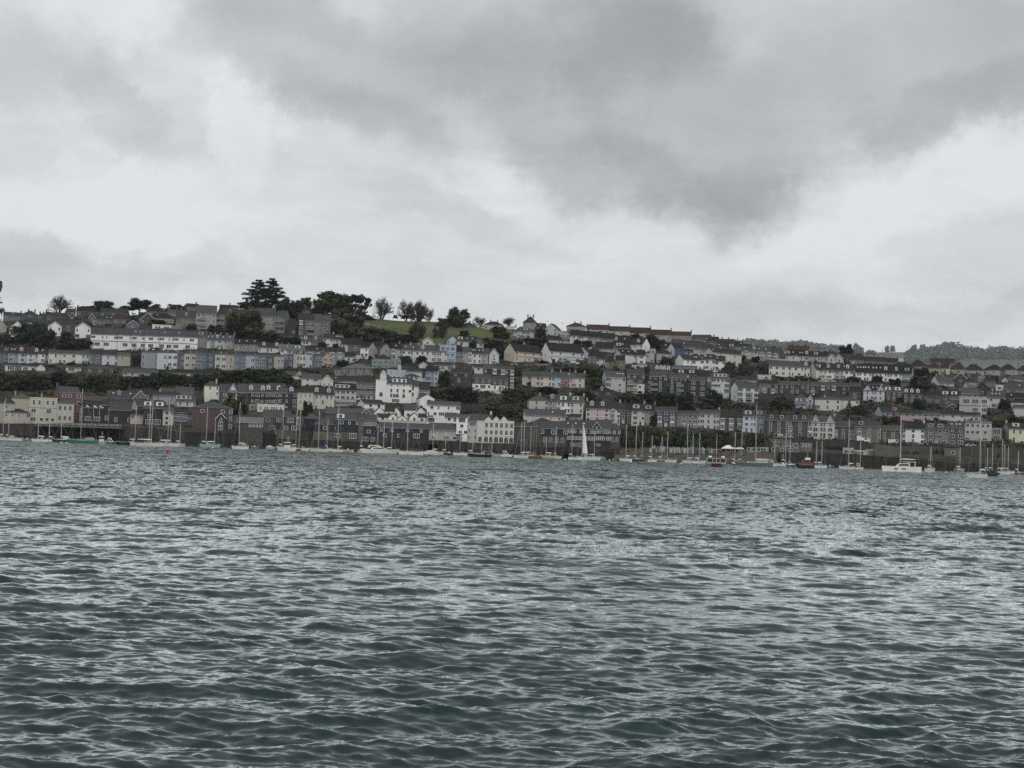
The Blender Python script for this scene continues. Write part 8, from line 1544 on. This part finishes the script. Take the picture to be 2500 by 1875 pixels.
def lifeboat():
 P = on_water(1967, 1143.5); k = P.y / F; L = 41 * k; r = thing('lifeboat', 'orange lifeboat with dark hull and domed wheelhouse', 'lifeboat', P + Vector((0, 0, -.1)), math.pi - .1); og = mat('lifeboat_orange', (94, 52, 39), rough=.5, var=.05)
 put(hull_mesh(L, L * .32, 1.25, (34, 34, 48), (96, 92, 92), sheer=.35), 'hull', r); q = MB(); q.box(-L * .46, L * .40, -L * .15, L * .15, 1.0, 2.0, og); q.obj('deck_house', r)
 q = MB(); q.prism([(-L * .26, 2.0), (L * .28, 2.0), (L * .2, 3.0), (L * .06, 3.1), (.2, 3.9), (-L * .2, 3.9), (-L * .27, 2.6)], 'y', -L * .12, L * .12, og); c = q.obj('wheelhouse', r)
 for x in (-L * .12, 0, L * .11):
  for y in (-1, 1): q = MB(); q.box(-.4, .4, -.02, .02, -.25, .25, glassm()); q.obj('cabin_window', c, (x, y * L * .122, 2.25))
 q = MB(); q.box(-.9, .9, -.03, .03, -.3, .3, mat('white_panel', (196, 194, 190))); q.obj('white_panel', c, (-L * .1, L * .125, 3.3)); q = MB(); q.tube((0, 0, 0), (0, 0, 2), .07, .04, mat('mast_paint', (150, 150, 148)), 5); q.tube((-.7, 0, .9), (.7, 0, .9), .05, .05, og, 5); q.obj('mast', r, (-L * .1, 0, 3.6))
 q = MB();
 for i in range(8):
  x = -L * .42 + i * L * .115;
  for y in (-1, 1): q.tube((x, y * L * .14, 1.5), (x, y * L * .14, 2.1), .035, .035, mat('steel_rail', (150, 152, 152)), 4)
 q.obj('guard_rail', r)
lifeboat()
def rower():
 P = on_water(409, 1106); k = P.y / F
 b = thing('rowing_shell', 'slim dark rowing shell seen end-on with two long oars', 'rowing boat', P, -math.atan2(P.x, P.y)); q = MB(); m = mat('shell_hull', (48, 50, 54)); n = 12
 for i in range(n):
  u0, u1 = i / n, (i + 1) / n; f = lambda u: .27 * math.sin(math.pi * min(max(u, .02), .98)) ** .7
  a0, a1 = f(u0), f(u1); y0, y1 = -3.6 + 7.2 * u0, -3.6 + 7.2 * u1
  for sg in (1, -1): q.face([(0, y0, -.08), (0, y1, -.08), (sg * a1, y1, .2), (sg * a0, y0, .2)][::sg], m)
  q.face([(-a0, y0, .19), (a0, y0, .19), (a1, y1, .19), (-a1, y1, .19)], m)
 q.obj('hull', b)
 for sg in (1, -1):
  q = MB(); q.tube((sg * .1, -.1, .62), (sg * 28 * k * .88, -.6, .05), .045, .045, mat('oar_shaft', (34, 34, 36)), 5, True); q.box(sg * 28 * k * .88 - .3, sg * 28 * k * .88 + .3, -.72, -.68, -.06, .16, mat('oar_blade', (40, 40, 44))); q.obj('oar', b)
 r = thing('person', 'rower in bright coral-red top and dark cap pulling two oars', 'person', P + Vector((0, 0, .1)), -math.atan2(P.x, P.y))
 p = [(0, 0, .24), (0, .03, .5), (0, .1, .84), (0, .1, .94), (0, .09, 1.1), (-.1, -.05, .22), (-.13, -.42, .44), (-.1, -.75, .18), (.1, -.05, .22), (.13, -.42, .44), (.1, -.75, .18), (-.2, .08, .82), (-.34, -.12, .66), (-.2, -.36, .6), (.2, .08, .82), (.34, -.12, .66), (.2, -.36, .6)]
 e = [(0, 1), (1, 2), (2, 3), (3, 4), (0, 5), (5, 6), (6, 7), (0, 8), (8, 9), (9, 10), (2, 11), (11, 12), (12, 13), (2, 14), (14, 15), (15, 16)]
 me = skin_person('body', p, e, [.17, .18, .19, .06, .11, .11, .08, .05, .11, .08, .05, .08, .06, .04, .08, .06, .04], [mat('coral_top', (232, 70, 84), var=.04), mat('leggings', (40, 42, 52)), mat('skin', (150, 112, 92))])
 for pl_ in me.polygons:
  c = pl_.center; pl_.material_index = 2 if c.z > .96 or (abs(c.x) > .15 and c.y < -.28 and c.z > .5) else 1 if (c.z < .34 or c.y < -.2) and abs(c.x) < .2 else 0
 put(me, 'body', r); q = MB()
 for i in range(4):
  a0, a1 = math.pi / 2 * i / 4, math.pi / 2 * (i + 1) / 4
  for j in range(8): t0, t1 = j * math.pi / 4, (j + 1) * math.pi / 4; pp = lambda a, t: (.125 * math.cos(a) * math.cos(t), .09 + .125 * math.cos(a) * math.sin(t), 1.12 + .12 * math.sin(a)); q.face([pp(a0, t0), pp(a0, t1), pp(a1, t1), pp(a1, t0)], mat('cap_cloth', (44, 46, 76)))
 q.obj('cap', r)
rower()
# mooring buoys
def buoy(px, py, col, label, rad=1.9, group=None):
 P = on_water(px, py); k = P.y / F; r = thing('mooring_buoy', label, 'buoy', P + Vector((0, 0, rad * k * .35)), group=group); q = MB(); m = mat('buoy_plastic', col, rough=.4, var=.04); R_ = rad * k
 for i in range(6):
  a0, a1 = -math.pi / 2 + math.pi * i / 6, -math.pi / 2 + math.pi * (i + 1) / 6
  for j in range(10): t0, t1 = j * math.pi / 5, (j + 1) * math.pi / 5; pp = lambda a, t: (R_ * math.cos(a) * math.cos(t), R_ * math.cos(a) * math.sin(t), R_ * math.sin(a)); q.face([pp(a0, t0), pp(a0, t1), pp(a1, t1), pp(a1, t0)], m)
 q.obj('float', r, smooth=True); q = MB(); q.tube((0, 0, R_ * .9), (0, 0, R_ * 1.35), .05, .05, mat('steel_rail', (120, 120, 120)), 6); q.obj('pickup_ring', r)
for px, py, c, lb in ((52, 1076, (206, 206, 200), 'white buoy by the grey tender near the west quay'), (150, 1081, (206, 206, 200), 'white buoy under the bow of the black awning yacht'), (163, 1081.5, (206, 206, 200), 'white buoy between black awning yacht and teal yacht'), (273, 1083, (200, 204, 204), 'larger white buoy in front of the small blue boat'),
                      (340, 1088, (130, 56, 44), 'small red buoy beside the long two-masted yacht'), (519, 1094, (206, 206, 200), 'white buoy at the stern of the mint-green ketch'), (552, 1095, (150, 44, 48), 'red buoy between mint-green ketch and grey-hooded yacht'), (856, 1105, (150, 60, 64), 'pinkish buoy near the floating jetty'),
                      (862, 1104, (196, 198, 196), 'white buoy beside the pinkish one'), (932, 1109, (130, 62, 58), 'red buoy under the big motor cruiser'), (1105, 1115, (112, 52, 52), 'dark red buoy below the dark tender'), (1155, 1118, (112, 52, 52), 'dark red buoy left of the black classic yacht'),
                      (1380, 1122, (206, 206, 200), 'white buoy between tiny yacht and sail-up yacht'), (1488, 1124, (206, 206, 200), 'white buoy under the dark quay block'), (1540, 1129, (206, 206, 200), 'white buoy in front of the black sports yacht'), (1663, 1132, (206, 206, 200), 'white buoy left of the thick-masted yacht'),
                      (2128, 1148, (84, 70, 62), 'brown buoy right of the small cuddy cruiser'), (2311, 1154, (210, 210, 206), 'solitary white buoy between end-on yachts'), (2371, 1156, (206, 206, 200), 'white buoy at the bow of the tall-masted east yacht'), (2489, 1161, (206, 206, 200), 'white buoy at the east edge of the photo')): buoy(px, py, c, lb)
# ------------------------------------------------------------------ dinghy racks, marquee, cars and other things ashore
def dinghy_mesh(col):
 mb = MB(); m = mat('hull_paint', col, rough=.45, var=.05); n = 8
 for i in range(n):
  u0, u1 = i / n, (i + 1) / n; f = lambda u: (.5 * (1 - max(0, (u - .35) / .65) ** 1.8), .42 * (1 - u ** 3 * .8))
  (a0, d0), (a1, d1) = f(u0), f(u1); z0, z1 = u0 * 2.5, u1 * 2.5
  for sg in (1, -1):
   mb.face([(sg * a0, 0, z0), (sg * a1, 0, z1), (sg * a1 * .6, -d1, z1), (sg * a0 * .6, -d0, z0)][::sg], m)
  mb.face([(-a0 * .6, -d0, z0), (a0 * .6, -d0, z0), (a1 * .6, -d1, z1), (-a1 * .6, -d1, z1)], m); mb.face([(-a0, .01, z0), (-a1, .01, z1), (a1, .01, z1), (a0, .01, z0)], mat('canvas', (96, 100, 104)))
 return mb.mesh('dinghy')
DM = [dinghy_mesh(c) for c in ((150, 153, 151), (98, 105, 109), (64, 71, 77), (122, 122, 116), (118, 94, 82))]
DR = random.Random(8)
for i in range(62):
 x = 1588 + i * 2.45 + DR.uniform(-.6, .6); y = 1102.5 + (x - 1588) * .0328 + DR.uniform(-1, 1.5); P = at(x, y); k_ = 0 if DR.random() < .5 else DR.choice((1, 1, 2, 2, 3))
 if i == 17: k_ = 4
 dome_ = thing('dinghy', ('pale', 'grey', 'dark', 'cream', 'buff')[k_] + (' tall' if i % 3 else ' short') + ' upended dinghy in the beach rack ' + ('behind the little white yacht', 'behind the maroon-striped yacht', 'left of the thick-masted yacht', 'behind the thick-masted yacht', 'nearest the ferry')[min(4, i // 13)] if i != 17 else 'orange-tinted upended dinghy in the beach rack', 'dinghy', P + Vector((0, 0, -.1)), DR.uniform(-.5, .5), 'dinghies standing in the beach racks' if i != 17 else None, DM[k_])
 dome_.rotation_euler[0] = DR.uniform(-.1, .16); dome_.scale = (1, 1, DR.uniform(.92, 1.12) if i % 3 else DR.uniform(.7, .85))
def rack():
 a, b = at(1586, 1104), at(1742, 1109); r = thing('dinghy_rack', 'long low rail holding the upended dinghies', 'rack', a, math.atan2(b.y - a.y, b.x - a.x)); L = (b - a).length; dz = b.z - a.z; q = MB(); m = mat('galvanised', (96, 98, 98))
 q.tube((0, 1.0, 1.3), (L, 1.0, 1.3 + dz), .06, .06, m, 5); q.obj('rail', r)
 for i in range(18): q = MB(); q.tube((0, 1.0, -.5), (0, 1.0, 1.3), .05, .05, m, 5); q.obj('post', r, (L * i / 17, 0, dz * i / 17))
rack()
def marquee():
 P = at(1789, 1101.5); k = P.y / F; W2 = 27 * k; r = thing('marquee', 'white marquee tent with hipped top and scalloped sides', 'marquee', P + Vector((0, 0, 0)), -math.atan2(P.x, P.y)); m = mat('tent_canvas', (222, 223, 220), rough=.7, var=.03); he = 7 * k; ht = 14.5 * k; D = 7
 q = MB(); A, B, C_, E = (-W2, 0, he), (W2, 0, he), (W2, D, he), (-W2, D, he); R0_, R1_ = (-W2 * .55, D / 2, ht), (W2 * .55, D / 2, ht)
 for f in ((A, B, R1_, R0_), (C_, E, R0_, R1_), (B, C_, R1_), (E, A, R0_)): q.face(f, m)
 q.obj('tent_roof', r); q = MB()
 for i in range(10):
  x0_, x1_ = -W2 + i * W2 / 5, -W2 + (i + 1) * W2 / 5; w_ = (x1_ - x0_)
  q.face([(x0_, -.02, he), (x1_, -.02, he), (x1_, -.02, he * .62), (x1_ - w_ * .2, -.02, he * .8), (x0_ + w_ * .2, -.02, he * .8), (x0_, -.02, he * .62)], m)
 q.box(-W2, W2, D - .05, D, 0, he, m); q.obj('valance', r)
 for i in range(6): q = MB(); q.tube((0, 0, -1), (0, 0, he), .06, .06, mat('tent_pole', (190, 190, 186)), 5); q.obj('pole', r, (-W2 + i * W2 * .4, .1, 0))
marquee()
def car(px, py, Lpx, col, label, name='parked_car', cat='car', van=False):
 P = at(px, py); k = P.y / F; L = 4.4 if not van else 5.2; r = thing(name, label, cat, P, -math.atan2(P.x, P.y)); m = mat('car_paint', col, rough=.3, var=.03); q = MB()
 prof = [(-L / 2, .35), (L / 2, .35), (L / 2, .85), (L * .34, .95), (L * .18, 1.42), (-L * .25, 1.45), (-L * .44, 1.0), (-L / 2, .9)] if not van else [(-L / 2, .4), (L / 2, .4), (L / 2, 1.0), (L * .40, 1.15), (L * .28, 2.0), (-L / 2, 2.05)]
 q.prism(prof, 'y', 0, 1.75, m); b = q.obj('body', r); q = MB(); wp = [(-L * .34, .98), (L * .28, .98), (L * .16, 1.36), (-L * .24, 1.38)] if not van else [(L * .12, 1.15), (L * .35, 1.15), (L * .26, 1.85), (L * .12, 1.85)]
 q.prism(wp, 'y', -.02, 1.77, glassm()); q.obj('window', b)
 for x in (-L * .3, L * .3):
  for y in (0, 1.6): q = MB(); q.tube((0, -.08, 0), (0, .16, 0), .34, .34, mat('tyre', (30, 30, 30)), 12, True); q.tube((0, -.1, 0), (0, -.08, 0), .2, .2, mat('wheel_rim', (140, 140, 140)), 10, True); q.obj('wheel', r, (x, y, .34))
 return r
car(1899, 1065.5, 14, (196, 197, 196), 'white car parked above the old stone quay office'); car(2107, 1080, 20, (190, 190, 186), 'white van parked before the stone house with white bays', 'parked_van', 'van', True); car(2370, 1091, 14, (170, 172, 172), 'silver car parked before the ornate pale grey house')
car(2254, 1088, 12, (170, 168, 160), 'pale car parked at the blue-grey house on the shore road'); car(2226, 1086.5, 12, (84, 88, 94), 'dark car parked before the bright white house'); car(2183, 1084, 12, (180, 178, 172), 'cream van parked before the plain brown stone house', 'parked_van', 'van', True); car(2125, 1079.5, 12, (120, 124, 126), 'grey car parked just right of the white van')
car(1403, 890, 12, (170, 172, 174), 'white van on the road below the lilac gable', 'parked_van', 'van', True); car(1290, 894, 10, (64, 66, 70), 'dark car parked below the peach pair'); car(1255, 893, 10, (150, 152, 152), 'pale car parked below the peach pair gable'); car(1180, 800, 12, (110, 112, 114), 'grey car on the ridge at the end of the meadow')
car(568, 902, 10, (176, 178, 176), 'white car parked before the lavender house of the main pastel terrace'); car(582, 902.5, 10, (150, 152, 154), 'silver car parked before the main pastel terrace, right of the white one'); car(475, 899.5, 10, (186, 186, 182), 'white car parked before the sandy house of the pastel terrace'); car(500, 900, 10, (70, 72, 78), 'dark car parked before the slate blue terrace house')
def scaffold():
 T = tN; P = at(T[0] + 1152 / T[2], T[1] + 607 / T[2]); k = P.y / F; W2 = 85 / T[2] * k; H_ = 205 / T[2] * k; r = thing('scaffolding', 'tube scaffolding in front of the grey shore road house', 'scaffolding', P + Vector((0, -1.6, 0)), -math.atan2(P.x, P.y)); m = mat('galvanised', (120, 124, 124))
 for i in range(6):
  for y in (0, 1.1): q = MB(); q.tube((0, 0, -1), (0, 0, H_), .05, .05, m, 5); q.obj('pole', r, (-W2 + i * W2 * .4, y, 0))
 for z in (H_ * .3, H_ * .62, H_ * .92):
  q = MB(); q.box(-W2, W2, 0, 1.1, z - .05, z, mat('scaffold_board', (112, 104, 90))); q.obj('scaffold_board', r)
  q = MB(); q.tube((-W2, 0, z + 1), (W2, 0, z + 1), .04, .04, m, 5); q.obj('guard_rail', r)
scaffold()
def crane():
 P = on_water(-14, 1080); P = Vector((P.x, 420, 0)); d = ray(-12, 700); k = 420 / F; P = Vector((d.x * 420, 420, 0)); r = thing('dock_crane', 'tip of a dark dock crane with railed platform at the west edge', 'crane', P); m = mat('crane_steel', (52, 56, 58)); q = MB()
 zt = CAM_H + ray(0, 686).z * 420; zp = CAM_H + ray(0, 740).z * 420
 q.tube((-1, 0, -2), (-1, 0, zt), .45, .3, m, 8, True); q.obj('tower', r); q = MB(); q.box(-2.5, 2.15, -.8, .8, zp, zp + .3, m);
 for x in (-2.4, -.2, 2.1): q.tube((x, -.7, zp), (x, -.7, zp + 1.7), .06, .06, m, 5)
 q.tube((-2.4, -.7, zp + 1.7), (2.1, -.7, zp + 1.7), .06, .06, m, 5); q.obj('platform', r); q = MB(); q.prism([(-1, zt - 4.1), (1.5, zt - 3.2), (1.95, zt - 1.6), (1.8, zt), (-1, zt + .3)], 'y', -.5, .5, m); q.obj('jib_head', r)
crane()
def gull(px, py, Y, label):
 d = ray(px, py); P = Vector((d.x * Y, Y, CAM_H + d.z * Y)); r = thing('gull', label, 'gull', P, .4); m = mat('feather', (200, 202, 200)); q = MB()
 q.tube((-.28, 0, 0), (0, 0, .03), .03, .09, m, 6); q.tube((0, 0, .03), (.3, 0, .05), .09, .04, m, 6); q.face([(-.1, 0, .08), (.1, 0, .08), (.05, .7, .32), (-.06, .65, .3)], m); q.face([(-.1, 0, .08), (.1, 0, .08), (.05, -.7, .32), (-.06, -.65, .3)], m); q.obj('body', r)
def haze():
 mb = MB(); m = bpy.data.materials.new('haze'); m.use_nodes = True; g = NT(m.node_tree)
 pv = g.n('ShaderNodeVolumePrincipled'); pv.inputs['Density'].default_value = HAZE; pv.inputs['Color'].default_value = (.86, .92, 1, 1); pv.inputs['Anisotropy'].default_value = 0
 ot = g.n('ShaderNodeOutputMaterial'); g.l(pv.outputs[0], ot.inputs['Volume'])
 mb.box(-4600, 4600, -900, 6400, -4, 560, m); o = mb.obj('haze'); o['kind'] = 'stuff'; o['label'] = 'thin damp sea air between the boats and the far hill'
HAZE = 4.5e-5
haze()
